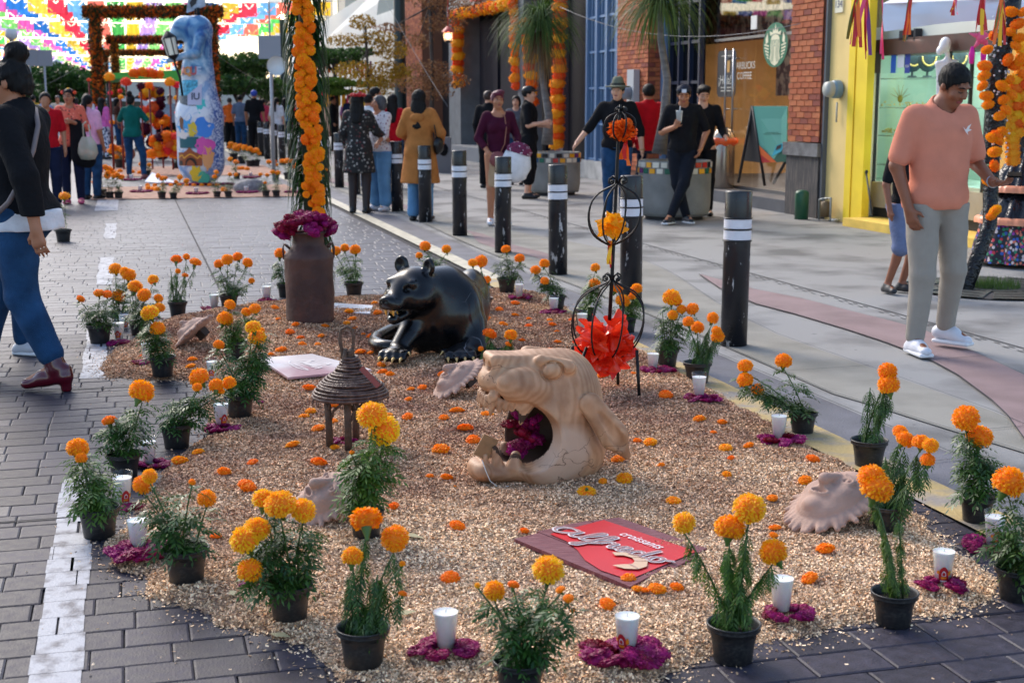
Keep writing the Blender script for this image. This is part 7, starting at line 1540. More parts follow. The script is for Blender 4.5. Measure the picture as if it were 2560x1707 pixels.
# lantern, trees beyond
ln=thing('wall_lantern','small red topped lit lantern hanging by the grey post','lantern',AT(1120,90,30)); b=MB(); b.lathe([(.0,.20),(.03,.19),(.13,.09),(.14,.07),(.0,.07)],6); b.tube([(0,0,.2),(0,0,1.4)],.012,5); b.build('hood',smat('lantern_red',(190,70,60),rough=.5),ln); b=MB(); b.lathe([(.10,.07),(.085,-.10)],6); b.build('pane',mat('lantern_pane',(.9,.8,.7),.3,alpha=.4),ln); b=MB(); b.ball((0,0,-.01),.045,10); b.build('bulb',mat('bulb_glow',(1,.8,.5),.5,emit=(1,.6,.28),es=22),ln); b=MB(); b.lathe([(.10,-.10),(.06,-.14),(0,-.15)],6); b.build('base',DKF,ln)
# brick strip, dark recess, white buildings further on
b3=bld('far_brick_building','orange brick pier with dark recess beyond the garlanded entrance','building'); b=MB(); b.sbox(42.0,44.7,8.7,9.6,0,7); b.build('core',MORT,b3); brick_face(b3,42.0,44.7,8.685,.2,5,r,join=True)
b=MB(); b.sbox(39.1,42.0,9.3,9.6,0,7); b.build('recess',mat('recess_dark',(.012,.008,.008),.8),b3)
uw=bld('upper_storeys','rendered upper storeys above the shops on the right','building'); b=MB(); b.sbox(12,24.5,9.2,16,6,9); b.sbox(24.5,44.7,9.2,16,6.2,9); b.build('wall',smat('render_cream',(200,190,170),rough=.9,var=.1,scale=1),uw)
wh=bld('white_building','low white rendered building with sloping white awning','building'); WR=smat('render_white',(216,214,206),rough=.85,var=.06,scale=1.5)
b=MB(); b.sbox(44.8,62,8.9,16,0,4.6); b.build('wall',WR,wh)
b=MB(); a=[fw(800,60,7.6),fw(965,-45,7.2),fw(945,8,7.2),fw(935,112,7.4),fw(800,112,7.8)]; b.add(a,[(0,1,2,3,4)]); b.build('awning',smat('awning_white',(246,244,238),rough=.7),wh)
for i in range(9): b=MB(); s_,z_=FP(975,190,8.8); b.sbox(46.6,50.4,8.80,8.86,.5+i*.22,.66+i*.22); b.build('shutter_slat',smat('slat_cream',(214,210,196),rough=.7),wh)
b=MB(); s_=FP(1022,200,8.85)[0]; b.sbox(44.9,46.3,8.82,8.88,.2,2.6); b.build('blue_door_frame',smat('frame_pale_blue',(180,196,212),rough=.5),wh); b=MB(); b.sbox(45.1,46.1,8.79,8.82,.4,2.4); b.build('door_pane',smat('pane_green',(120,140,120),rough=.2),wh)
lp=lambda desc,p,h,lit,grp='street lamps': None
def lamp(x,y0,ytop,Y,desc,lit=False,r_=.07):
    p=AT(x,y0,Y); p.z=0; top=AT(x,ytop,Y).z; t=thing('street_lamp',desc,'street lamp',p,0,'green street lamps'); b=MB(); b.lathe([(r_*2,0),(r_*2,.2),(r_*1.3,.35),(r_,.5),(r_*.8,top-.1)],12); b.build('post',mat('lamp_green',(.008,.022,.022),.4),t)
    if lit is not None:
        b=MB(); b.lathe([(.08,0),(.26,.12),(.24,.42),(.10,.55),(0,.6)],12,c=(0,0,top-.1)); b.build('globe',mat('lamp_globe_lit',(1,.9,.7),.4,emit=(1,.86,.55),es=5) if lit else smat('globe_pale',(220,220,220),rough=.3),t)
lamp(1002,300,-300,38,'thick dark lamp post rising out of view behind the tan coat woman',None,.17)
lamp(713,330,42,52,'dark green street lamp with lit globe left of the flower column',True,.13)
lamp(38,250,95,60,'distant black street lamp at far left behind the bun-haired woman',False,.1)
lamp(146,260,170,78,'far pale topped street lamp above the left trees',False,.08)
# trees
def leafcloud(cs,n,sz,seed,m,parent,name='foliage',fl=.6):
    rs=np.random.RandomState(seed); V=[]
    tot=sum(c[1][0]*c[1][1]*c[1][2] for c in cs)
    for c,rr in cs:
        k=int(n*rr[0]*rr[1]*rr[2]/tot)+20; d=rs.randn(k,3); d/=np.linalg.norm(d,axis=1)[:,None]; u=rs.rand(k)**(.35); p=np.array(c)+d*u[:,None]*np.array(rr)
        a=rs.randn(k,3); a/=np.linalg.norm(a,axis=1)[:,None]; b=np.cross(a,rs.randn(k,3)); b/=np.linalg.norm(b,axis=1)[:,None]; s=sz*(.6+.8*rs.rand(k))[:,None]
        V.append(np.stack([p-a*s,p+b*s*fl,p+a*s,p-b*s*fl],1).reshape(-1,3))
    V=np.concatenate(V); Q=np.arange(len(V)).reshape(-1,4); return ob(name,npmesh(name,V,Q,m),parent)
TG=petal_mat('laurel_leaf',(.012,.045,.010),(.06,.15,.03),.5); TGB=petal_mat('bright_leaf',(.05,.13,.015),(.16,.28,.04),.5); TGO=petal_mat('golden_leaf',(.25,.14,.015),(.45,.28,.03),.6); TBR=petal_mat('bronze_leaf',(.14,.07,.03),(.32,.18,.08),.7); TRK=mat('trunk_brown',(.07,.055,.045),.9,var=.3,scale=8,bump=.5,bscale=20)
def tree(base,tr,cs,n,sz,m,desc,seed,limbs=True,grp=None,cat='tree'):
    t=thing('tree',desc,cat,base,0,grp); b=MB(); h=tr[0]; b.tube([(0,0,0),(.04,.02,h*.5),(-.02,0,h)],[tr[1],tr[1]*.8,tr[1]*.6],8); b.build('trunk',TRK,t)
    if limbs:
        for c,rr in cs[:5]:
            b=MB(); b.tube([(0,0,h*.8),(c[0]*.5,c[1]*.5,(h*.8+c[2])/2),c],[tr[1]*.4,tr[1]*.25,tr[1]*.08],6); b.build('limb',TRK,t)
    leafcloud(cs,n,sz,seed,m,t,'crown'); return t
tb=P(52,5.6); rr=random.Random(3)
def blob(cx_,cz,rx,rz_,k,seed):
    q=random.Random(seed); return [((cx_+q.uniform(-rx,rx)*.7,q.uniform(-1,1),cz+q.uniform(-rz_,rz_)*.7),(rx*q.uniform(.35,.55),.9,rz_*q.uniform(.35,.55))) for _ in range(k)]
b0=G(600,330); b0=AT(600,330,46); b0.z=0
tree(b0,(1.8,.14),blob(.1,2.35,1.25,.75,9,1),7000,.065,TG,'dense dark laurel tree with boxy crown just right of the blue statue',11)
b0=AT(655,330,52); b0.z=0; tree(b0,(1.6,.12),blob(0,2.1,1.0,.75,8,2),5000,.065,TG,'dark laurel tree behind the grey road sign',12)
b0=AT(840,330,44); b0.z=0
t=tree(b0,(3.0,.09),blob(0,2.85,1.1,.36,7,3),4200,.05,TG,'two tier clipped tree right of the flower column, dark upper tier',13)
leafcloud(blob(.1,1.95,1.25,.28,7,4),4200,.05,14,TGB,t,'lower_tier')
b0=AT(920,330,36); b0.z=0; cs=[((x,0,z),(rx,.5,rz_)) for x,z,rx,rz_ in ((-.1,3.5,.35,.2),(-.5,3.05,.55,.18),(.3,3.1,.5,.2),(.6,2.8,.5,.25),(-.3,2.3,.6,.25),(.5,2.2,.55,.35),(.2,1.9,.5,.3),(.9,2.2,.3,.3))]
tree(b0,(3.4,.05),cs,3800,.038,TGO,'thin young tree with golden olive leaves in front of the white awning',15)
b0=AT(1078,340,33); b0.z=0; cs=[((x,0,z),(rx,.5,rz_)) for x,z,rx,rz_ in ((-.9,3.2,.5,.12),(.6,3.7,.7,.2),(0,3.9,.6,.3),(.3,3.3,.6,.25),(-.3,2.9,.4,.2),(.0,2.3,.5,.2),(-.3,1.9,.65,.22),(.35,2.0,.6,.22),(.0,1.7,.6,.15))]
tree(b0,(4.6,.06),cs,4200,.03,TBR,'slender tree with bronze brown leaves in front of the dark recess',16)
# tall left trees
for i,(x,Y,h,w_,m) in enumerate(((120,62,3.3,1.6,TG),(200,70,3.6,1.6,TG),(165,58,3.0,1.2,TG),(90,75,3.4,2.0,TG),(245,80,3.2,1.5,TG))):
    b0=AT(x,320,Y); b0.z=0; tree(b0,(1.6,.16),blob(0,h*.72,w_,h*.30,8,20+i),4200,.09,m,['dark tree behind the pink shirt couple','dark tree left of the first garlanded arch','lower dark tree among the left crowd','leftmost dark tree beyond the crowd','dark tree under the first arch'][i],30+i)
# --- jewellery shop
js=bld('jewellery_shop','bright white jewellery shop with glass showcase, dark beam and mint interior','shop')
WI=smat('shop_white',(226,228,214),rough=.8,var=.04,scale=2)
b=MB(); b.sbox(12.0,YR+.3,9.0,9.4,2.25,6); b.build('fascia',WI,js); b=MB(); b.sbox(GS0+.01,YR+.42,8.82,8.99,.10,2.4); b.build('side_pier',WI,js)
b=MB(); b.sbox(12.2,GS0+.02,8.90,9.3,2.06,2.25); b.build('brown_beam',mat('beam_brown',(.075,.022,.014),.5,var=.3,scale=5),js)
b=MB(); b.sbox(12.9,GS0+.02,8.92,9.35,.22,.53); b.build('lower_panel',smat('panel_beige',(170,156,130),rough=.6,var=.15,scale=3),js); b=MB(); b.sbox(12.9,GS0+.04,8.96,9.2,.10,.22); b.build('dark_gap_strip',mat('gap_shade_dark',(.02,.02,.022),.5),js)  # dark strip put in for the shaded gap between panel and step
b=MB(); b.sbox(12.0,YR+.0,8.45,9.0,0,.10); b.build('yellow_step',smat('step_yellow',(236,196,90),rough=.7,var=.15,scale=4),js)
b=MB(); b.sbox(12.95,GS0,8.95,8.96,.55,2.05); b.build('showcase_glass',GL2,js)
for s_ in (GS0+.01,14.05,13.62,13.3,12.95): b=MB(); b.sbox(s_-.012,s_+.012,8.93,8.97,.53,2.06); b.build('glass_post',DKF,js)
il=bpy.data.lights.new('showcase_light','AREA'); il.energy=20; il.size=1.6; il.color=(.93,1,.96); io=bpy.data.objects.new('showcase_light',il); C.objects.link(io); io.location=P(15.2,9.8,2.22)
MINT=smat('mint_back',(206,236,222),rough=.6,var=.03,scale=1.5)
b=MB(); b.sbox(12.6,16.95,10.6,10.7,.4,2.3); b.sbox(16.9,16.98,9.0,10.6,.4,2.3); b.sbox(12.6,12.7,9.0,10.6,.5,2.3); b.sbox(12.6,16.95,9.0,10.6,.42,.5); b.sbox(12.6,16.95,9.3,10.6,2.26,2.3); b.build('showcase_back',MINT,js)
TS=9.75; sx_=lambda x,y: FP(x,y,TS)
for i,(x0_,y0_) in enumerate(((2236,200),(2233,271),(2233,340),(2229,411))): c,z=sx_(x0_,y0_); a=sx_(2400,y0_)[0]; b=MB(); b.sbox(a,c,TS-.28,TS+.3,z,z+.014); b.build('shelf',mat('shelf_glass',(.35,.55,.5),.1,alpha=.6),js)
b=MB(); b.sbox(12.8,15.3,9.25,9.4,2.2,2.22); b.build('strip_light',mat('strip_light_glow',(1,1,1),.5,emit=(.93,1,.95),es=7),js)
rj=random.Random(8)
for i,(s_,z) in enumerate([(sx_(x_,199)[0],sx_(x_,199)[1]+.016) for x_ in (2297,2335,2410)]):
    t=thing('necklace_bust',['dark necklace bust on the top shelf, nearest the card stickers','middle dark necklace bust on the top shelf','necklace bust on top shelf nearest the orange flower pole'][i],'display bust',P(s_,TS-.1,z),0,'necklace busts in the showcase'); b=MB(); b.ball((0,0,.22),(.13,.06,.15),14); b.tube([(0,0,.3),(0,0,.40)],[.05,.045],10); b.tube([(0,0,0),(0,0,.1)],.015,6); b.lathe([(0,0),(.07,0),(.05,.03),(0,.03)],12); b.build('bust',smat('bust_teal',(30,60,66),rough=.7),t)
    b=MB(); [b.ball((math.cos(a)*.085,-.065,.25+math.sin(a)*.10),.014,6) for a in [math.pi+j*math.pi/12 for j in range(13)]]; b.build('beads',smat('gold_beads',(220,200,120),metal=.6,rough=.3),t)
for z in (1.11,.87):
    t=thing('jewellery_row',f'row of small gold and white jewellery on the {"middle" if z>1 else "lower"} shelf','jewellery',P(sx_(2290,270 if z>1 else 339)[0],TS-.1,sx_(2290,270 if z>1 else 339)[1]+.014)); b=MB()
    for i in range(36): b.ball(DS*rj.uniform(-.75,.75)+DT*rj.uniform(-.12,.12)+Vector((0,0,rj.uniform(.01,.06))),rj.uniform(.008,.02),6)
    o=b.build('trinkets',smat('gold_white',(236,220,150),metal=.3,rough=.3),t); o['kind']='stuff'
t=thing('sunburst_ornament','gold sunburst ornament on the middle shelf','ornament',P(sx_(2258,270)[0],TS-.05,sx_(2258,270)[1]+.014)); b=MB(); b.ball((0,0,.1),(.035,.03,.05),10); [b.tube([(0,0,.1),(math.cos(a)*.14,0,.1+math.sin(a)*.19)],[.006,.002],5) for a in [rad(20+28*j) for j in range(6)]]; b.build('rays',smat('dull_gold',(170,150,80),metal=.7,rough=.4),t)
for i,(x,col,txt) in enumerate(((2234,(40,100,200),''),(2252,(225,228,235),''),(2269,(20,50,150),'VISA'))):
    c=FP(x,160 if i!=1 else 157,8.94); t=thing('card_sticker',['left blue card sticker on the showcase glass','white middle card sticker on the showcase glass','dark blue VISA card sticker on the showcase glass'][i],'sticker',(0,0,0)); b=MB(); w2=.055 if i!=1 else .075; b.sbox(c[0]-w2,c[0]+w2,8.936,8.940,c[1]-.11+(.05 if i==1 else 0),c[1]+.13); o=b.build('sticker',smat('sticker%d'%i,col),t)
    if txt: put_text('sticker_lettering',txt,SWH,t,lambda x,y: P(c[0]-x,8.933,c[1]-.03+y),.045)
cbx=thing('cable_bundle','tangle of black cables and fuse box on the white pier','cables',(0,0,0)); b=MB(); b.sbox(GS0-.1,GS0+.25,8.84,8.92,1.85,2.10); b.build('fuse_box',mat('fuse_brown',(.05,.03,.02),.7),cbx)
for i in range(7):
    b=MB(); a=rj.uniform(0,1); b.tube([P(GS0+.12+rj.uniform(-.08,.1),8.76,3.2),P(GS0+.1+rj.uniform(-.1,.1),8.75,2.2),P(GS0+.1+rj.uniform(-.12,.12),8.74,1.8-a*.4),P(GS0+rj.uniform(-.2,.2),8.74,1.5-a*.2),P(GS0+.1,8.9,1.3)],.006,5); b.build('cable',dk,cbx)
for nm,x0,x1,y0,y1,ds in (('wall_bracket',2262,2286,76,102,'black speaker bracket on the white fascia'),('wall_bracket',2298,2304,72,104,'thin black bar on the white fascia')):
    a,z=FP(x0,y1,8.98); a2,z2=FP(x1,y0,8.98); t=thing(nm,ds,'bracket',(0,0,0)); b=MB(); b.sbox(a2,a,8.90,8.99,z,z2); b.build('plate',dk,t)
b=MB(); p=fw(2165,430,8.75); t=thing('leaning_stick','thin dark stick leaning on the white pier','stick',p*1); b.tube([Vector((0,0,0)),fw(2180,535,8.5)-p],.012,5); b.ball((0,0,0),.03,8); b.build('stick',dk,t)
# mannequin skeleton figure
mq=thing('white_mannequin','glossy white slim skeletal mannequin standing in front of the showcase','mannequin',P(*ST(G(2372,590)),.0)); Ym=mq.location.y
am=lambda x,y: AT(x,y,Ym)-mq.location
s=SDF(.012); h_=am(2362,118); 
s.ell(tuple(am(2363,112)),(.062,.075,.085),k=.03).ell(tuple(am(2350,128)),(.04,.05,.05),k=.03).cap(tuple(am(2369,135)),tuple(am(2368,156)),.026,.032,k=.03)
s.cap(tuple(am(2345,160)),tuple(am(2388,157)),.035,k=.03).ell(tuple(am(2366,178)),(.10,.07,.13),k=.03).cap(tuple(am(2366,200)),tuple(am(2362,238)),.06,.075,k=.03)
s.cap(tuple(am(2344,162)),tuple(am(2346,200)),.024,.02,k=.02).cap(tuple(am(2346,200)),tuple(am(2343,240)),.02,.014,k=.02).cap(tuple(am(2390,158)),tuple(am(2396,200)),.024,.02,k=.02).cap(tuple(am(2396,200)),tuple(am(2385,235)),.02,.015,k=.02)
s.cap(tuple(am(2357,245)),tuple(am(2357,400)),.055,.04,k=.03).cap(tuple(am(2374,245)),tuple(am(2376,400)),.055,.04,k=.03).cap(tuple(am(2357,400)),tuple(am(2357,575)),.035,.03,k=.03).cap(tuple(am(2376,400)),tuple(am(2378,575)),.035,.03,k=.03)
for i in range(5): z=h_.z-.22-.035*i; s.ell((h_.x+.02,h_.y-.08,z),(.085,.03,.006),k=.01,sub=True)
s.build('figure',smat('gloss_white',(236,236,242),rough=.2),mq); b=MB(); b.lathe([(0,0),(.2,0),(.2,.015),(0,.02)],20); b.build('base',DKF,mq)
# tent valance, ribbons
tv=thing('white_canopy','white fabric stall canopy edge hanging over the jewellery shop front','canopy',(0,0,0)); Yt=13.4
ed=[(2206,10,80),(2260,8,72),(2330,5,62),(2400,2,55),(2480,-2,50),(2570,-6,44)]
b=MB(); vs=[]
for i,(x,y0,y1) in enumerate(ed): vs+=[AT(x,y0,Yt+.12*math.sin(i*2)),AT(x,(y0+y1)/2,Yt+.10*math.sin(i*2+1)-.03),AT(x+4,y1,Yt+.05*math.sin(i*2+2))]
b.add(vs,[(3*i+j,3*i+j+1,3*i+4+j,3*i+3+j) for i in range(5) for j in range(2)],0,True)
tp=[AT(2206,10,Yt),AT(2280,-25,Yt+1.5),AT(2650,-60,Yt+1.5),AT(2570,-6,Yt)]; b.add(tp,[(0,1,2,3)]); b.build('fabric',smat('canopy_white',(236,236,246),rough=.7),tv)
for x,y,L,cols,ds in ((2142,-10,.36,[0,1,5,0,2,0],'red and olive ribbon bunch hanging before the yellow wall'),(2165,-15,.42,[4,3,0,3],'pink and purple ribbons left of the canopy corner'),(2278,-12,.30,[1,0,1,0,5],'orange and red ribbon bunch in front of white canopy'),(2388,-12,.14,[0,2,3,0],'short mixed ribbons at the canopy middle'),(2455,-10,.27,[0,2,0,0,1],'red and yellow ribbons left of the flower pole top'),(2505,-10,.36,[0,2,5,1,0,2],'thick ribbon bunch on the flower pole top'),(2205,-12,.46,[3,3],'pair of long pink ribbons at canopy corner')):
    ribbons(x,y,L*1.15,[RB[c] for c in cols],ds,10.6,.015)
# flower-studded dark pole, right
fp=thing('studded_pole','thick black foil pole studded with orange marigold heads behind man in peach','garland',(0,0,0)); Yf=11.6; pts=[AT(2535,-60,Yf),AT(2520,60,Yf),AT(2490,180,Yf),AT(2490,300,Yf),AT(2478,400,Yf),AT(2475,560,Yf)]; pts.append(G(2412,728))
b=MB(); b.tube(pts,[.085,.085,.09,.085,.07,.06,.06],12); b.build('foil_pole',mat('black_foil',(.012,.012,.014),.22,metal=.3,bump=1,bscale=25,var=.3,scale=20),fp)
r=random.Random(12)
for i,(x,y) in enumerate(((2483,90),(2528,30),(2545,60),(2468,125),(2525,80),(2560,30),(2462,165),(2548,95),(2540,115),(2460,190),(2520,150),(2456,215),(2535,165),(2466,240),(2525,200),(2505,215),(2470,262),(2510,250),(2530,238),(2500,290),(2515,275),(2480,345),(2492,340),(2505,330),(2498,350),(2487,380),(2486,415),(2472,452),(2482,455),(2488,527),(2478,540),(2552,150),(2556,185))):
    o=ob('flower_head',FM['o' if i%2 else 'd'][r.randrange(3)],fp,AT(x,y,Yf-.1-r.uniform(0,.06))); k=r.uniform(.052,.066); o.scale=(k,k*.7,k); o.rotation_euler=(1.3+r.uniform(-.5,.5),r.uniform(-.9,.9),r.uniform(-.9,.9))
b=MB()
for i in range(60): p=AT(2500+r.uniform(-20,24),r.uniform(40,420),Yf-.1); b.ball(p,.009,5)
o=b.build('white_sprigs',WHT,fp); o['kind']='stuff'
# tiered catrina skirt figure at the right edge
ct=thing('paper_dress_figure','tiered black foil dress figure with orange frills and flowered skirt, right edge','figure',P(*ST(G(2555,662)),0)); cz=ct.location
FO=mat('black_foil2',(.010,.010,.014),.15,metal=.2,bump=.8,bscale=14); FR=smat('frill_orange',(236,150,110),rough=.35)
FLW=pat('skirt_flowers',(24,20,36),[(200,40,60),(40,90,180),(230,120,90),(140,40,150),(30,140,100),(220,200,200)],30,.5,.5)
pl8=lambda n,a_: (lambda a,z:a_*abs(math.sin(a*n/2)))
for nm,prof,m,k in (('lower_skirt',[(.44,.04),(.42,.20),(.36,.42)],FLW,14),('middle_tier',[(.40,.42),(.33,.56),(.24,.70)],FO,16),('upper_tier',[(.31,.71),(.24,.86),(.13,1.04),(.12,1.2)],FO,14),('bodice',[(.14,1.1),(.17,1.3),(.16,1.45),(.06,1.52)],FO,8)):
    b=MB(); b.lathe(prof,48,wob=lambda a,z,k=k:.09*math.sin(a*k)); b.build(nm,m,ct)
for z,rr in ((.41,.42),(.70,.33)): b=MB(); b.lathe([(rr-.02,z+.05),(rr+.01,z+.03),(rr+.015,z-.015)],72,wob=lambda a,z:.05*math.sin(a*30)); b.build('frill',FR,ct)
b=MB(); b.ball((0,0,1.64),(.09,.10,.12),14); b.build('head',WHT,ct)
pn=thing('pinata_star','small pink star pinata with tassels hanging under the canopy','pinata',AT(2456,95,13.3)); b=MB(); b.ball((0,0,0),.06,10); [b.tube([(0,0,0),(math.cos(a)*.13,.02,math.sin(a)*.13)],[.04,.004],7) for a in [j*1.257+.3 for j in range(5)]]; b.tube([(0,0,.05),(0,0,.4)],.01,5); b.build('star',smat('pinata_pink',(236,90,130)),pn)
for sx in (-.09,0.02): b=MB(); b.tube([(sx,0,-.08),(sx,0,-.15),(sx,0,-.24)],[.012,.03,.02],7); b.build('tassel',smat('tassel_magenta',(236,30,160)),pn)
cw=bld('ochre_wall','ochre wall with bright yellow paper garlands behind the paper dress figure','wall'); b=MB(); b.sbox(11.0,12.95,8.8,9.4,0,5); b.build('wall',smat('wall_ochre',(236,180,90),rough=.8,var=.08,scale=2),cw)
for i,(x,y0,y1) in enumerate(((2515,230,330),(2540,200,330),(2528,300,400),(2556,120,300))):
    p0=AT(x,y0,12.4); p1=AT(x+4,y1,12.4); t=thing('yellow_garland',['yellow feathery paper garland nearest the studded pole','second yellow orange paper garland by the studded pole','lower yellow paper garland above the dress figure','long yellow paper garland at the right edge'][i],'garland',p0,0,'yellow paper garlands at right edge')
    for j in range(7): o=ob('paper_puff',TB[j%2 if i%2 else 0],t,(p1-p0)*j/6); o.scale=(.075,.06,.085)
# tree grate with grass
tg=thing('tree_grate','round cast iron tree grate with grass tufts behind the man in peach','grate',P(*ST(G(2487,722)),.012),.3); GI=mat('grate_iron',(.06,.07,.07),.5,metal=.3,bump=.2,bscale=30)
b=MB(); n=48
for r0,r1 in ((.20,.30),(.33,.45),(.48,.60),(.63,.72)):
    for i in range(n):
        if i%6==0 and r0>.3: continue
        a0,a1=2*math.pi*i/n,2*math.pi*(i+.97)/n; b.add([(math.cos(a)*rr_,math.sin(a)*rr_,.006) for a,rr_ in ((a0,r0),(a0,r1),(a1,r1),(a1,r0))],[(0,1,2,3)])
for i in range(8): a=i*math.pi/4; b.box((math.cos(a)*.46,math.sin(a)*.46,.003),(.26,.018,.005),Matrix.Rotation(a,3,'Z'))
b.build('grate_ring',GI,tg); b=MB(); b.lathe([(0,-.002),(.72,-.002)],40); b.build('grate_pit',dk,tg)
b=MB(); r=random.Random(3)
for i in range(420): a=r.uniform(0,6.28); q=.2*math.sqrt(r.random()); p=Vector((math.cos(a)*q,math.sin(a)*q,0)); d=Vector((r.uniform(-.03,.03),r.uniform(-.03,.03),r.uniform(.04,.10))); b.add([p+Vector((.003,0,0)),p-Vector((.003,0,0)),p+d],[(0,1,2)])
o=b.build('grass',PG,tg); o['kind']='stuff'
# bench and bin by the far entrance
bc=thing('metal_bench','grey metal bench in front of the far entrance behind burgundy woman','bench',P(27.5,7.6,0),SROT); b=MB(); b.box((0,0,.45),(.25,.9,.025)); b.build('seat',smat('bench_grey',(110,116,128),rough=.5),bc)
for y in (-.8,.8): b=MB(); b.box((0,y,.21),(.22,.03,.21)); b.build('leg',DKF,bc)
gb_=thing('pedal_bin','grey square litter bin with black bag behind the tan coat woman','bin',P(*ST(G(1108,432)),0)); b=MB(); b.box((0,0,.38),(.17,.15,.38)); b.build('case',smat('bin_grey',(110,106,108),rough=.5),gb_); b=MB(); b.ball((.02,-.16,.5),(.10,.05,.14),10); b.build('bag',BLKC,gb_)
# ================= STREET BEYOND =================
# --- blue painted statue
stp=P(*ST(G(505,462)),0); t=thing('blue_statue','tall blue painted hunched figure statue holding a lantern pole, covered in street scenes','statue',stp)
s=SDF(.024)
s.cap((0,0,.42),(.0,0,1.25),.43,.42,k=.1,fl=(1,.8,1)).cap((0,0,1.25),(-.0,0,2.05),.42,.27,k=.1,fl=(1,.8,1)).cap((.0,0,2.0),(.03,0,2.75),.27,.24,k=.1,fl=(1,.9,1))
s.cap((.03,0,2.80),(-.22,0,2.83),.25,.20,k=.1,fl=(1,.9,1)).cap((-.22,0,2.83),(-.42,-.02,2.68),.18,.10,k=.08)
s.cap((.12,-.22,2.66),(.05,-.28,2.38),.10,.075,k=.06).cap((.05,-.28,2.38),(-.45,-.30,2.24),.075,.05,k=.05).cap((.12,.22,2.55),(-.1,.26,2.1),.10,.07,k=.06)
s.plane((0,0,.0),(0,0,-1),.01,lo=(-1,-1,-.6),hi=(1,1,.05))
m=bpy.data.materials.new('statue_paint'); m.use_nodes=True; tt,bb,NN,LL=nodes(m); bb.inputs['Roughness'].default_value=.35; bb.inputs['Coat Weight'].default_value=.3
tc=NN('ShaderNodeTexCoord'); n1=NN('ShaderNodeTexNoise'); n1.inputs['Scale'].default_value=2.6; n1.inputs['Detail'].default_value=6; n1.inputs['Distortion'].default_value=1.5; LL(tc.outputs['Object'],n1.inputs['Vector'])
sx=NN('ShaderNodeSeparateXYZ'); LL(tc.outputs['Object'],sx.inputs[0])
rA=NN('ShaderNodeValToRGB'); e=rA.color_ramp.elements; e[0].position=.35; e[0].color=(*lin(30,86,150),1); e[1].position=.68; e[1].color=(*lin(190,214,232),1); x=e.new(.5); x.color=(*lin(104,156,196),1); LL(n1.outputs['Fac'],rA.inputs[0])
rB=NN('ShaderNodeValToRGB'); e=rB.color_ramp.elements; e[0].position=.40; e[0].color=(*lin(130,166,210),1); e[1].position=.52; e[1].color=(*lin(218,224,234),1); LL(n1.outputs['Fac'],rB.inputs[0])
rz_=NN('ShaderNodeMapRange'); rz_.inputs['From Min'].default_value=1.85; rz_.inputs['From Max'].default_value=2.1; LL(sx.outputs['Z'],rz_.inputs[0]); mx=NN('ShaderNodeMix'); mx.data_type='RGBA'; LL(rz_.outputs[0],mx.inputs[0]); LL(rB.outputs[0],mx.inputs[6]); LL(rA.outputs[0],mx.inputs[7])
# right flank blue scroll pattern
rx_=NN('ShaderNodeMapRange'); rx_.inputs['From Min'].default_value=.20; rx_.inputs['From Max'].default_value=.34; LL(sx.outputs['X'],rx_.inputs[0]); vo=NN('ShaderNodeTexNoise'); vo.inputs['Scale'].default_value=9; vo.inputs['Detail'].default_value=1; vo.inputs['Distortion'].default_value=3; LL(tc.outputs['Object'],vo.inputs['Vector']); rC=NN('ShaderNodeValToRGB'); e=rC.color_ramp.elements; e[0].position=.47; e[0].color=(*lin(44,84,160),1); e[1].position=.56; e[1].color=(*lin(190,204,226),1); LL(vo.outputs['Fac'],rC.inputs[0])
m2=NN('ShaderNodeMix'); m2.data_type='RGBA'; LL(rx_.outputs[0],m2.inputs[0]); LL(mx.outputs[2],m2.inputs[6]); LL(rC.outputs[0],m2.inputs[7]); LL(m2.outputs[2],bb.inputs['Base Color'])
s.build('figure',m,t)
def sf(x,z,off=.012):  # a point on the statue's front
    r0=.43 if z<1.25 else .43-.16*(z-1.25)/.8; r0=max(r0,.1); return Vector((x,-(math.sqrt(max(.001,r0*r0-x*x))*.8+off),z))
def panel(nm,x0,x1,z0,z1,mm,off=.012,top=None):
    b=MB(); nx=8; vs=[]
    for k,z in ((0,z0),(1,z1)):
        for i in range(nx+1):
            x=x0+(x1-x0)*i/nx; zz=z+(top(i/nx) if top and k else 0); vs.append(sf(x,zz,off))
    b.add(vs,[(i,i+1,nx+2+i,nx+1+i) for i in range(nx)],0,True); return b.build(nm,mm,t)
pm=lambda n,c,**k: smat('sp_'+n,c,rough=.4,**k)
def blotch(nm,x,z,rx,rz_,c,sd):
    q=random.Random(sd); b=MB(); n=18; L=[sf(x,z,.016)]
    for i in range(n): a=2*math.pi*i/n; k=1+q.uniform(-.22,.22); L.append(sf(max(-.42,min(.36,x+math.cos(a)*rx*k)),z+math.sin(a)*rz_*k,.016))
    b.add(L,[(0,i+1,(i+1)%n+1) for i in range(n)],0,True); return b.build(nm,pm(nm,c),t)
panel('stone_scene',-.36,.02,1.35,1.75,pm('stone',(92,96,100),var=.5,scale=30)); panel('market_scene',-.33,.05,1.62,1.90,pm('market',(80,170,200),var=.6,scale=18),.014)
panel('white_wedge',-.14,.12,1.45,1.78,pm('wedge',(190,190,215)),.018,lambda u:.2*u-.15)
blotch('sky_patch',-.22,1.15,.15,.2,(60,160,220),1); blotch('blue_patch',.12,1.05,.17,.17,(50,130,220),2); blotch('yellow_patch',-.06,1.02,.09,.13,(216,190,50),3); blotch('figure_patch',-.26,1.12,.05,.13,(120,76,50),4); blotch('white_dress',-.24,.93,.12,.09,(226,216,210),5); blotch('magenta_patch',.15,.72,.16,.16,(214,80,170),6); blotch('teal_patch',.10,1.45,.09,.14,(60,190,190),7); blotch('orange_patch',.20,.50,.10,.22,(226,160,100),8)
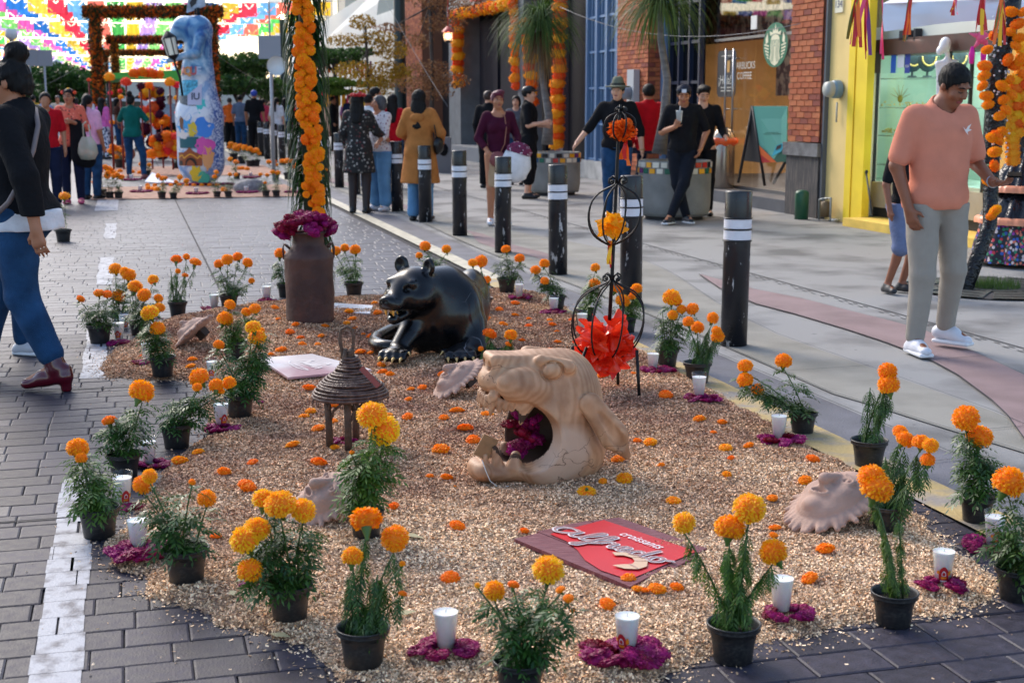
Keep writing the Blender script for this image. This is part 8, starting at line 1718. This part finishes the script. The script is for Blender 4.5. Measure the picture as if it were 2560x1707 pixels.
panel('window_scene',-.32,.04,.68,.88,pm('window',(24,92,104))); panel('building_scene',-.36,.10,.36,.60,pm('bldg',(150,74,30)),.014,lambda u:.10*max(0,1-abs(u-.5)*5)); 
b=MB(); 
def arch(b,x,z,r_,h,off=.02): b.add([sf(x-r_,z,off),sf(x+r_,z,off)]+[sf(x+math.cos(a)*r_,z+h+math.sin(a)*r_,off) for a in [j*math.pi/8 for j in range(9)]],[tuple(range(11))])
arch(b,-.11,.37,.11,.03); b.build('arch_scene',pm('arch',(40,24,22)),t); b=MB(); arch(b,-.31,.37,.035,.05); b.build('arch_scene',pm('arch',(40,24,22)),t)
b=MB(); ribbon2d([(-.36,.50),(-.28,.55),(-.24,.50),(-.18,.54),(-.11,.57),(-.04,.54),(.02,.50),(.06,.54),(.10,.50)],.022,lambda x,z,h:sf(x,z,.022+h),b,0); b.build('arch_trim',pm('trim',(226,160,50)),t)
blotch('yellow_base',-.02,.22,.12,.14,(220,186,30),9); blotch('green_base',.10,.13,.12,.12,(60,170,140),10)
for ch,x,c in (('A',-.24,(216,110,90)),('Q',-.13,(216,140,60)),('U',-.01,(190,80,80)),('E',.09,(170,190,215))): put_text('letter_'+ch,ch,pm('l'+ch,c),t,lambda X,Y,x=x: sf(x*.9+X,2.05+Y*1.1,.09),.18,off=.007)
put_text('letter_IU','IU',pm('liu',(60,66,90)),t,lambda X,Y: sf(.01+X,1.60+Y,.03),.17,off=.004)
lg_=thing('statue_lantern','black street lantern on crooked pole held by the blue statue','lantern',AT(427,118,stp.y-.35)); b=MB(); LO_=lg_.location; La=lambda x,y: AT(x,y,stp.y-.35)-LO_
b.tube([La(438,150),La(436,158),La(450,195),La(456,240)],.022,7); b.build('pole',IRON,lg_)
M_=Matrix.Rotation(-.22,3,'Y'); b=MB(); b.lathe([(0,.30),(.03,.28),(.13,.17),(.14,.15)],6,M=M_); b.lathe([(.11,-.15),(.07,-.2),(0,-.25)],6,M=M_)
for i in range(6): a=i*math.pi/3; b.tube([M_@Vector((math.cos(a)*.13,math.sin(a)*.13,.15)),M_@Vector((math.cos(a)*.11,math.sin(a)*.11,-.15))],.010,5)
b.build('frame',IRON,lg_); b=MB(); b.lathe([(.125,.15),(.105,-.15)],6,M=M_); b.build('pane',smat('lantern_cream',(250,246,225),rough=.3),lg_)
hs=thing('head_panel','white and blue painted panel on thin legs above the blue statue','panel',AT(490,28,stp.y)); b=MB(); H_=hs.location; ah=lambda x,y: AT(x,y,stp.y)-H_; b.prism([ah(466,33),ah(513,16),ah(512,-14),ah(470,-14)],(0,.04,0)); b.build('panel',smat('panel_pale',(170,184,200),var=.5,scale=6),hs); b=MB(); b.tube([ah(495,20),ah(497,45)],.03,6); b.tube([ah(488,22),ah(490,45)],.015,6); b.build('stem',IRON,hs); b=MB(); b.prism([ah(474,8),ah(487,-14),ah(496,-14),ah(490,10),ah(478,20)],(0,-.01,0)); b.build('panel_mark',DKF,hs)
# --- second flower bed
bed=street_mesh('sawdust_bed',[(22.55,25.9,-.6,2.75,.012)],mat('sawdust_far',(.42,.25,.18),.95,var=.35,scale=9,bump=.4,bscale=50))
bed2=street_mesh('sawdust_bed',[(29.5,34,-1.0,3.1,.012)],mat('sawdust_far',(.4,.2,.1),.95))
FPX=[(255,497,28,[(250,425,9),(262,418,9),(274,424,10),(285,432,9),(243,438,9),(268,440,9),(295,440,8),(235,456,7)],'largest bunch marigold pot at left of the far bed'),
(275,500,24,[(270,432,8),(284,440,8),(292,437,8)],'second marigold pot at left of the far bed'),(297,500,24,[(303,443,9),(285,440,8)],'third marigold pot at left of the far bed'),
(405,500,24,[(395,440,7),(405,446,8),(413,445,7)],'marigold pot at front left of the statue'),(434,500,22,[(450,443,8),(466,452,8),(440,455,6)],'marigold pot touching the statue base at left'),
(543,497,22,[(541,430,7),(537,442,7)],'marigold pot at the right foot of the statue'),(571,497,22,[(575,436,6),(590,437,6)],'marigold pot with one high head right of the statue'),
(665,495,22,[(651,436,6),(668,438,6),(663,457,5)],'marigold pot by the grey rock at right'),(691,495,22,[(682,430,7),(695,432,7)],'marigold pot furthest right in the far bed front row'),
(368,445,22,[(362,402,6),(352,411,6),(373,412,6)],'marigold pot behind the white folded card'),(640,420,24,[(625,372,8),(633,378,7),(641,376,8),(648,384,6)],'marigold pot in the right hand pair beyond the statue'),
(625,420,22,[(612,368,8),(620,373,7)],'marigold pot left one of the pair beyond the statue'),(605,412,24,[(600,366,8),(588,370,8),(596,374,7),(610,372,7)],'marigold pot hidden behind the pair beyond the statue'),(585,404,24,[(578,360,8),(588,364,8),(574,368,7)],'marigold pot just beyond the statue right side'),
(300,424,30,[(282,366,9),(292,372,9),(303,376,8),(275,378,8),(310,386,7),(290,392,8)],'big orange marigold bush left of the teal shirt woman'),(440,425,22,[(432,360,7),(442,362,8)],'marigold pot left of the statue behind the card'),(592,450,20,[(590,405,8),(575,398,7)],'marigold pot with a large head right of statue middle'),
(720,452,24,[(706,403,8),(718,402,8),(730,404,7)],'marigold pot left of the flower column foot'),(690,452,20,[(672,405,7),(685,404,7),(692,412,5)],'marigold pot in the gap left of the flower column'),(748,470,24,[(735,418,7),(742,412,7),(750,425,6),(745,430,6)],'leafy marigold pot leaning behind the flower column'),(808,470,22,[(813,425,6),(811,440,6)],'yellow marigold pot peeping right of the flower column')]
for x,y,rw,fl,ds in FPX: pot_plant(x,y,rw,fl,ds,leaves=60,spread=1.5,far=True,grp='potted marigolds round the far flower bed')
for x,y,w_,ds in ((351,482,13,'far candle at the left of the statue bed'),(491,487,13,'far candle in front of the statue'),(616,484,13,'far candle before the grey rock'),(329,452,11,'far candle left behind the front pots'),(627,446,10,'far candle on the road edge right of statue'),(736,483,12,'far candle left of the flower column')):
    p=G(x,y); k=w_/2/PX(p); c=thing('glass_candle',ds,'candle',p,0,'far candles on the second bed',k); ob('glass',GLM,c); ob('wax',WXM,c)
    t2=thing('petal_ring','dark red petals round '+ds,'petals',p,0,'petals round the far candles'); 
    for i in range(5): a=i*1.257; o=ob('petal_clump',CLM[i],t2,(math.cos(a)*.12,math.sin(a)*.10,.02)); o.scale=(.09,.09,.05)
rk=thing('grey_rock','grey speckled rock lying on the far bed right of the statue','rock',G(620,482)+Vector((0,.2,0))); b=MB(); b.ball((0,0,.06),(.27,.18,.15),18,wob=lambda v:.1*math.sin(v.x*14)+.07*math.sin(v.y*20+v.z*15)); b.build('rock',smat('rock_grey',(120,116,118),var=.35,scale=20,bump=.5,bscale=30),rk)
wc=thing('folded_card','white folded card lying on the far bed left of the statue','card',G(405,465)); b=MB(); A_=lambda x,y,z: G(x,y,z)-wc.location; b.prism([A_(362,455,.02),A_(380,432,.18),A_(440,456,.02),A_(425,460,.02)],(0,0,.01)); b.build('card',smat('card_white',(232,228,236)),wc)
mr_=thing('petal_ring','dark petals and orange marigolds heaped at the statue foot','petals',stp+Vector((0,-.42,0)))
for i in range(12): o=ob('petal_clump',CLM[i%5],mr_,(-.6+i*.11,R.uniform(-.05,.05),.03)); o.scale=(.10,.08,.06)
for i in range(10): o=ob('flower_head',FMs['o'][i%2],mr_,(-.85+i*.14,-.18+R.uniform(-.04,.04),.03)); o.scale=(.05,)*3
for i,(x,y) in enumerate(((385,478),(372,476),(393,479),(606,425),(618,427),(598,426),(300,432),(330,434),(350,436),(560,480))):
    o=ob('marigold_head',FMs['o'][i%2],None,G(x,y)+Vector((0,0,.04)),None,.07); tag(o,f'{("left","middle","right")[(1,0,2,1,2,0,0,1,2,1)[i]]+" " if i<9 else ""}loose orange marigold on the far bed {"by the folded card" if i<3 else "beyond the statue" if i<6 else "near the teal shirt woman" if i<9 else "right of statue foot"}','flower','loose marigolds on the far bed')
# --- garlanded arches
GAR=petal_mat('garland_leaf',(.012,.03,.01),(.05,.08,.02),.6); GOR=petal_mat('garland_rust',(.85,.17,.008),(1,.30,.02),.7)
def wrap(name,p0,p1,r_,n,parent,seed):
    rs=np.random.RandomState(seed); ax=np.array(p1-p0); L=np.linalg.norm(ax); ax/=L; up=np.array((0,0,1.)) if abs(ax[2])<.9 else np.array((1.,0,0)); u=np.cross(ax,up); u/=np.linalg.norm(u); v=np.cross(ax,u)
    for nm,m,k,rr,sz in (('flower_rope',GOR,n,r_*.8,.05),('leaf_fringe',GAR,n//2,r_*1.0,.07)):
        a=rs.rand(k)*6.283; h=rs.rand(k)*L; rad_=rr*(.7+.4*rs.rand(k)); d=np.cos(a)[:,None]*u+np.sin(a)[:,None]*v; c=np.array(p0)+ax*h[:,None]+d*rad_[:,None]
        t1=d*.5+rs.randn(k,3)*.5; t1/=np.linalg.norm(t1,axis=1)[:,None]; t2=np.cross(t1,rs.randn(k,3)); t2/=np.linalg.norm(t2,axis=1)[:,None]; s=sz*(.6+.8*rs.rand(k))[:,None]; f=.6 if nm=='flower_rope' else .22; s2=s*(1 if nm=='flower_rope' else 1.7)
        V=np.stack([c-t1*s2,c+t2*s*f,c+t1*s2,c-t2*s*f],1).reshape(-1,3); ob(nm,npmesh(nm,V,np.arange(len(V)).reshape(-1,4),m),parent)
    b=MB(); b.tube([p0,p1],r_*.75,10); b.build('core',smat('core_brown',(96,40,10),rough=.9),parent)
def arch3(Y,xl,xr,yt,r_,ds,seed):
    a=AT(xl,yt,Y); b_=AT(xr,yt,Y); t=thing('garland_arch',ds,'garland',Vector((a.x,a.y,0)),0,'flower garlanded gateways down the street'); O_=t.location
    a0=a-O_; b0=b_-O_; 
    wrap('leg',Vector((a0.x,a0.y,0)),a0,r_,2600,t,seed); wrap('leg',Vector((b0.x,b0.y,0)),b0,r_,2600,t,seed+1); wrap('beam',a0+Vector((-.3,0,0)),b0+Vector((.3,0,0)),r_,2600,t,seed+2)
arch3(38,236,528,30,.17,'nearest orange and green flower gateway over the street left of the statue',1)
arch3(57,285,470,100,.17,'second flower gateway seen through the first one',5)
arch3(74,262,450,132,.17,'third and farthest flower gateway',9)
# --- papel picado
FLC=[('green',(80,200,90)),('gold',(250,190,30)),('lilac',(190,150,230)),('light_green',(130,220,110)),('pink',(240,90,180)),('blue',(20,120,210)),('yellow',(250,200,60)),('red',(240,40,70)),('sky',(110,180,230)),('coral',(250,110,90))]
def paper(n,c):
    m=bpy.data.materials.new('paper_'+n); m.use_nodes=True; tt,b,NN,LL=nodes(m); b.inputs['Base Color'].default_value=(*lin(*c),1); b.inputs['Roughness'].default_value=.9
    tr=NN('ShaderNodeBsdfTranslucent'); tr.inputs[0].default_value=(*[min(1,q*1.1+.035) for q in lin(*c)],1); ms=NN('ShaderNodeMixShader'); ms.inputs[0].default_value=.72; LL(b.outputs[0],ms.inputs[1]); LL(tr.outputs[0],ms.inputs[2]); LL(ms.outputs[0],tt.nodes['Material Output'].inputs[0]); return m
def flagmesh(m,seed):
    q=random.Random(seed); b=MB(); nx,nz=14,11; W,Hh=.54,.48
    g=[(-W/2+W*i/nx,.015*math.sin(i*1.1+seed),-Hh*j/nz-(.03 if j==nz and i%2 else 0)) for j in range(nz+1) for i in range(nx+1)]
    fs=[]
    for j in range(nz):
        for i in range(nx):
            ii=min(i,nx-1-i); hole=(j>0 and j<nz-1 and ii>0 and ((ii*2+j*3+seed)%5==0) and (ii+j)%2==0)
            if hole: continue
            k=j*(nx+1)+i; fs.append((k,k+1,k+nx+2,k+nx+1))
    b.add(g,fs,0,False); return b.mesh('flag',m)
FLM=[[flagmesh(paper(n,c),i*3+k) for k in range(2)] for i,(n,c) in enumerate(FLC)]
ROWN=['nearest','second nearest','third nearest','fourth nearest','fifth nearest','sixth nearest','seventh nearest','eighth nearest','ninth nearest','tenth nearest','eleventh','twelfth','thirteenth','farthest']
RW=[40.5,43.5,47,51,55.5,60,65,71,78,86,95,106,120,140]
STR=smat('string_dark',(60,60,60))
for ri,s_ in enumerate(RW):
    z0=4.75+.12*math.sin(ri*2.1)+(.25 if ri<2 else 0); t=thing('paper_banner',f'{ROWN[ri]} row of coloured cut paper flags strung across the street','banner',P(s_,0,z0),SROT,'rows of cut paper flags across the street'); rr=random.Random(ri)
    b=MB(); pts=[(x,0,.004*(x-1)**2) for x in range(-11,8)]; b.tube(pts,.006,4); b.build('string',STR,t)
    x=-10.4; k=-17
    while x<6.6:
        if not(ri<3 and x<-7.5) and x<(5.0 if ri>6 else 6.6):
            o=ob('flag',FLM[k%10][rr.randrange(2)],t,(x,0,.004*(x-1)**2-.01)); o.rotation_euler=(rr.uniform(-.45,.45),rr.uniform(-.06,.06),rr.uniform(-.15,.15)); sc=1.0; o.scale=(rr.uniform(.92,1.0),1,rr.uniform(.68,.9))
        x+=.60; k+=1
# --- signs
GS_=smat('sign_grey',(150,152,160),rough=.5); POLE=smat('pole_grey',(170,172,176),rough=.4,metal=.4)
def sign(x0,x1,y0,y1,Y,xp,desc,round_=False):
    a=AT(x0,y1,Y); c=AT(x1,y0,Y); p=AT(xp,(y0+y1)/2,Y); t=thing('road_sign',desc,'road sign',Vector((p.x,p.y,0))); b=MB(); b.box(((a.x+c.x)/2-p.x,-.05,(a.z+c.z)/2),((c.x-a.x)/2,.012,(c.z-a.z)/2)); b.build('plate',GS_,t); b=MB(); b.tube([(0,0,0),(0,0,c.z)],.035,8); b.build('post',POLE,t); return t
t=sign(648,702,90,148,26.8,676,'grey backs of two road signs on a pale pole right of the statue'); b=MB(); b.box((0,-.03,2.9),(.012,.03,.45)); b.build('rib',POLE,t)
b=MB(); c=AT(692,165,26.6)-t.location; b.lathe([(.001,0),(.18,.02),(.18,.05)],18,c=c,M=Matrix.Rotation(math.pi/2,3,'X')); b.build('round_plate',smat('sign_pale',(220,226,226),rough=.3),t)
t=sign(54,92,124,166,46,73,'grey rectangular road sign back at far left on a thin pole'); t2=sign(95,131,126,166,46,110,'grey arched road sign back beside the rectangular one at far left')
# stars of flash light / work lamp
# --- tissue flower towers, canopy, altar figure
can=thing('green_canopy','bright green flat stall canopy under the arches with orange tissue clouds','canopy',(0,0,0)); Yc2=40; b=MB(); b.prism([AT(255,205,Yc2),AT(258,186,Yc2),AT(345,178,Yc2),AT(450,176,Yc2),AT(455,205,Yc2),AT(440,205,Yc2),AT(430,196,Yc2),AT(280,198,Yc2)],(0,1.5,0)); b.build('roof',smat('canopy_green',(84,190,70),rough=.6),can); 
for x in (268,440): b=MB(); p=AT(x,200,Yc2+.1); b.tube([p,Vector((p.x,p.y,0))],.04,6); b.build('post',DKF,can)
def puffs(nm,desc,L,Y,cat='paper flower',stick=True):
    for i,(x,y,r_,mi,dn) in enumerate(L):
        p=AT(x,y,Y+.1*i); k=r_/(F/Y); base=Vector((p.x,p.y,0)) if stick else p; t=thing(nm,dn,cat,base,0,None)
        m=[(250,170,20),(240,70,30),(70,10,40),(245,120,20),(240,40,40)][mi]; o=ob('tissue_puff',PUF[mi],t,p-base,None,k)
        if stick: b=MB(); b.tube([(0,0,0),p-base],.02,6); b.build('stick',smat('stick_red',(120,30,24)),t)
PUF=[ruffle_ball(60,600+i,.85,wd=.40,lo=-.8,tip=.3,seg=2).mesh('tissue_puff',[m_,m_]) for i,m_ in enumerate((petal_mat('pf_gold',(1,.38,.01),(1,.5,.03),.7),petal_mat('pf_red',(.88,.08,.03),(.95,.13,.05),.7),petal_mat('pf_wine',(.06,.003,.018),(.10,.006,.03),.7),petal_mat('pf_orange',(1,.2,.006),(1,.28,.01),.7),petal_mat('pf_scarlet',(.85,.04,.03),(.95,.07,.04),.7)))]
puffs('tissue_flower_pole','',[(273,193,15,0,'tall golden tissue flower on a stick left of the teal shirt woman'),(315,205,15,4,'tall red tissue flower on a stick left of the teal shirt woman'),(352,216,12,2,'wine tissue flower on a stick below the green canopy'),(424,206,15,0,'golden tissue flower left of the statue'),(442,213,12,4,'red tissue flower touching the statue left edge'),(302,243,8,0,'small yellow tissue flower near purple hat'),(276,233,7,4,'small red tissue flower below the tall golden one'),(373,214,12,3,'orange tissue flower under the canopy'),(440,245,8,0,'small gold tissue flower by the statue'),(442,282,7,4,'low red tissue flower by the statue'),(280,306,8,0,'low gold tissue flower by the floral trousers'),(404,306,8,0,'low gold tissue flower beside the orange figure'),(300,228,7,1,'orange red tissue flower by the first arch leg'),(222,200,6,4,'hanging red tissue ball left of first arch leg')],31)
puffs('tissue_cloud','',[(335,184,15,3,'leftmost orange tissue cloud on the green canopy'),(356,181,16,3,'second orange tissue cloud on the green canopy'),(378,184,16,3,'third orange tissue cloud on the green canopy'),(398,187,14,3,'rightmost orange tissue cloud on the green canopy')],38,stick=False)
fg=thing('tissue_figure','tall tissue flower altar figure of orange, red and wine puffs by the teal shirt woman','figure',P(*ST(G(392,402)),0)); rr=random.Random(4)
for i in range(46):
    z=rr.uniform(.05,1.9); x=rr.uniform(-.55,.55)*(1.15-z*.35); o=ob('tissue_puff',PUF[rr.choice((0,3,3,1,2,2,4,0))],fg,(x,rr.uniform(-.2,.2),z)); k=rr.uniform(.10,.20); o.scale=(k,k,k); o.rotation_euler=(rr.random(),rr.random(),rr.random()*6)
rowp=thing('tissue_border','low row of gold, orange and wine tissue flowers across the far bed','paper flowers',P(*ST(G(430,410)),0))
for i in range(26):
    o=ob('tissue_puff',PUF[rr.choice((0,3,0,2,3,1))],rowp,AT(378+i*3.4,352+rr.uniform(-12,40),29.5)-rowp.location); k=rr.uniform(.09,.15); o.scale=(k,k,k)
cp=thing('clay_pot','round terracotta pot lying behind the teal shirt woman','pot',G(312,405)); b=MB(); b.ball((0,0,.2),(.28,.22,.2),18); b.lathe([(.1,.34),(.13,.40),(.12,.42)],14); b.build('pot',smat('terracotta',(176,92,60),rough=.7),cp)
# --- pickup seen among the crowd
pk=thing('white_pickup','white pickup with dark wheel parked among the crowd under the arches','car',P(*ST(G(330,372)),0),rad(8)); b=MB()
b.prism([Vector((x,-.9,z)) for x,z in ((-2.3,.45),(2.3,.45),(2.35,.95),(1.2,1.05),(.6,1.6),(-.7,1.62),(-.9,1.1),(-2.3,1.1))],(0,1.8,0)); b.build('body',smat('car_white',(224,226,232),rough=.3),pk)
for x in (-1.5,1.45):
    b=MB(); b.tube([(x,-.93,.36),(x,-.7,.36)],.36,20); w1=b.build('wheel',DKF,pk); b=MB(); b.tube([(x,-.95,.36),(x,-.93,.36)],.2,14); b.build('rim',POLE,w1)
b=MB(); b.add([(.62,-.91,1.08),(.5,-.91,1.52),(-.6,-.91,1.54),(-.75,-.91,1.12)],[(0,1,2,3)]); b.build('window',smat('car_glass',(30,34,40),rough=.1),pk)
# --- far buildings, right and left
def block(name,desc,s0,s1,t0,t1,h,m,wins=None):
    t=thing(name,desc,'building',(0,0,0)); b=MB(); b.sbox(s0,s1,t0,t1,0,h); b.build('wall',m,t)
    if wins:
        for (a,c,z0,z1) in wins: b=MB(); b.sbox(a,c,t0-.03 if t0>0 else t1,t0 if t0>0 else t1+.03,z0,z1); b.build('window',GLD,t)
    return t
block('beige_building','tall beige building beyond the white awning',62,76,9.4,22,11,smat('render_beige',(206,196,178),rough=.9,var=.06,scale=1),[(64,65.5,5,7),(68,69.5,5,7),(72,73.5,5,7)])
block('white_tower_building','white building with balconies far down the right side',78,92,9.0,22,10,smat('render_white2',(228,228,222),rough=.9),[(80+i*3,81.4+i*3,z,z+1.5) for i in range(4) for z in (3,5.8,8)])
block('low_arcade','low dark arcade hung with ribbons below the clipped trees',62,96,8.6,9.0,2.6,smat('arcade_brown',(96,60,44),rough=.9,var=.4,scale=2))
block('brick_corner_building','dark red brick building at the far left picture edge',44,60,-14,-7.6,5.2,smat('brick_far',(130,50,40),rough=.9,var=.2,scale=6),[(46,47.5,2,3.5)])
block('far_grey_building','low grey building closing the far left side',62,110,-16,-8.5,3.2,smat('render_far',(150,140,130),rough=.9,var=.2,scale=1))
block('far_end_building','pale building closing the end of the street',150,160,-14,16,3.6,smat('render_end',(190,184,174),rough=.9))
st_=thing('ribbon_stall','long curtain of orange, yellow and purple ribbons hanging under the clipped trees','ribbons',(0,0,0)); cols=[RB[i] for i in (1,2,4,3,1,2)]
for i in range(34):
    x=760+i*5.2; y0=232+rr.uniform(-6,4) if i%2 else 150+rr.uniform(-4,6)+(0 if x<900 else 8); L=34 if y0<200 else 36; Yr=45+rr.uniform(-.5,.5); a=AT(x,y0-8,Yr); c=AT(x,y0+L,Yr); w_=rr.uniform(.03,.06); b=MB(); b.add([a+Vector((-w_,0,0)),a+Vector((w_,0,0)),c+Vector((w_,0,0)),c+Vector((-w_,0,0))],[(0,1,2,3)]); b.build('ribbon',cols[i%6],st_)
# cables across the view
def cable(p,q,desc,sag=.15,r_=.004):
    o=p*1; t=thing('cable',desc,'cable',o); b=MB(); b.tube([(q-p)*(i/12)+Vector((0,0,-sag*4*(i/12)*(1-i/12))) for i in range(13)],r_,5); b.build('wire',smat('wire_grey',(120,120,122),rough=.6),t)
cable(AT(535,132,27),AT(655,205,34),'thin guy wire slanting down behind the statue',.05)
cable(AT(1400,18,24),AT(2000,60,17.5),'thin cable crossing the palm crowns',.3,.005)
cable(AT(960,-5,30),AT(1120,268,26),'thin guy wire slanting past the dark lamp post',.05)
cable(AT(120,210,48),AT(220,150,60),'thin guy wire slanting over the left crowd',.05)
# fallen leaves and bits on the sawdust
LF=smat('dry_leaf',(170,160,120),rough=.7); 
for x,y,k,ds in ((1030,1345,.05,'curled dry leaf right of the front limp-leaved pot'),(1015,1540,.035,'pale dry leaf beside front candle ring'),(2068,1214,.035,'green grey leaf above the smiling clay face'),(580,1490,.03,'small yellow petal on the sawdust edge at front left'),(700,1596,.04,'small green leaf sprig fallen on the dark pavers')):
    p=GS(x,y); b=MB(); b.add([(-k,0,.004),(0,-k*.4,.012),(k,0,.006),(0,k*.4,.002)],[(0,1,2,3)],0,True); o=b.build('fallen_leaf',LF,None,p+Vector((0,0,.006))); tag(o,ds,'leaf'); o.rotation_euler=(.2,.1,x)
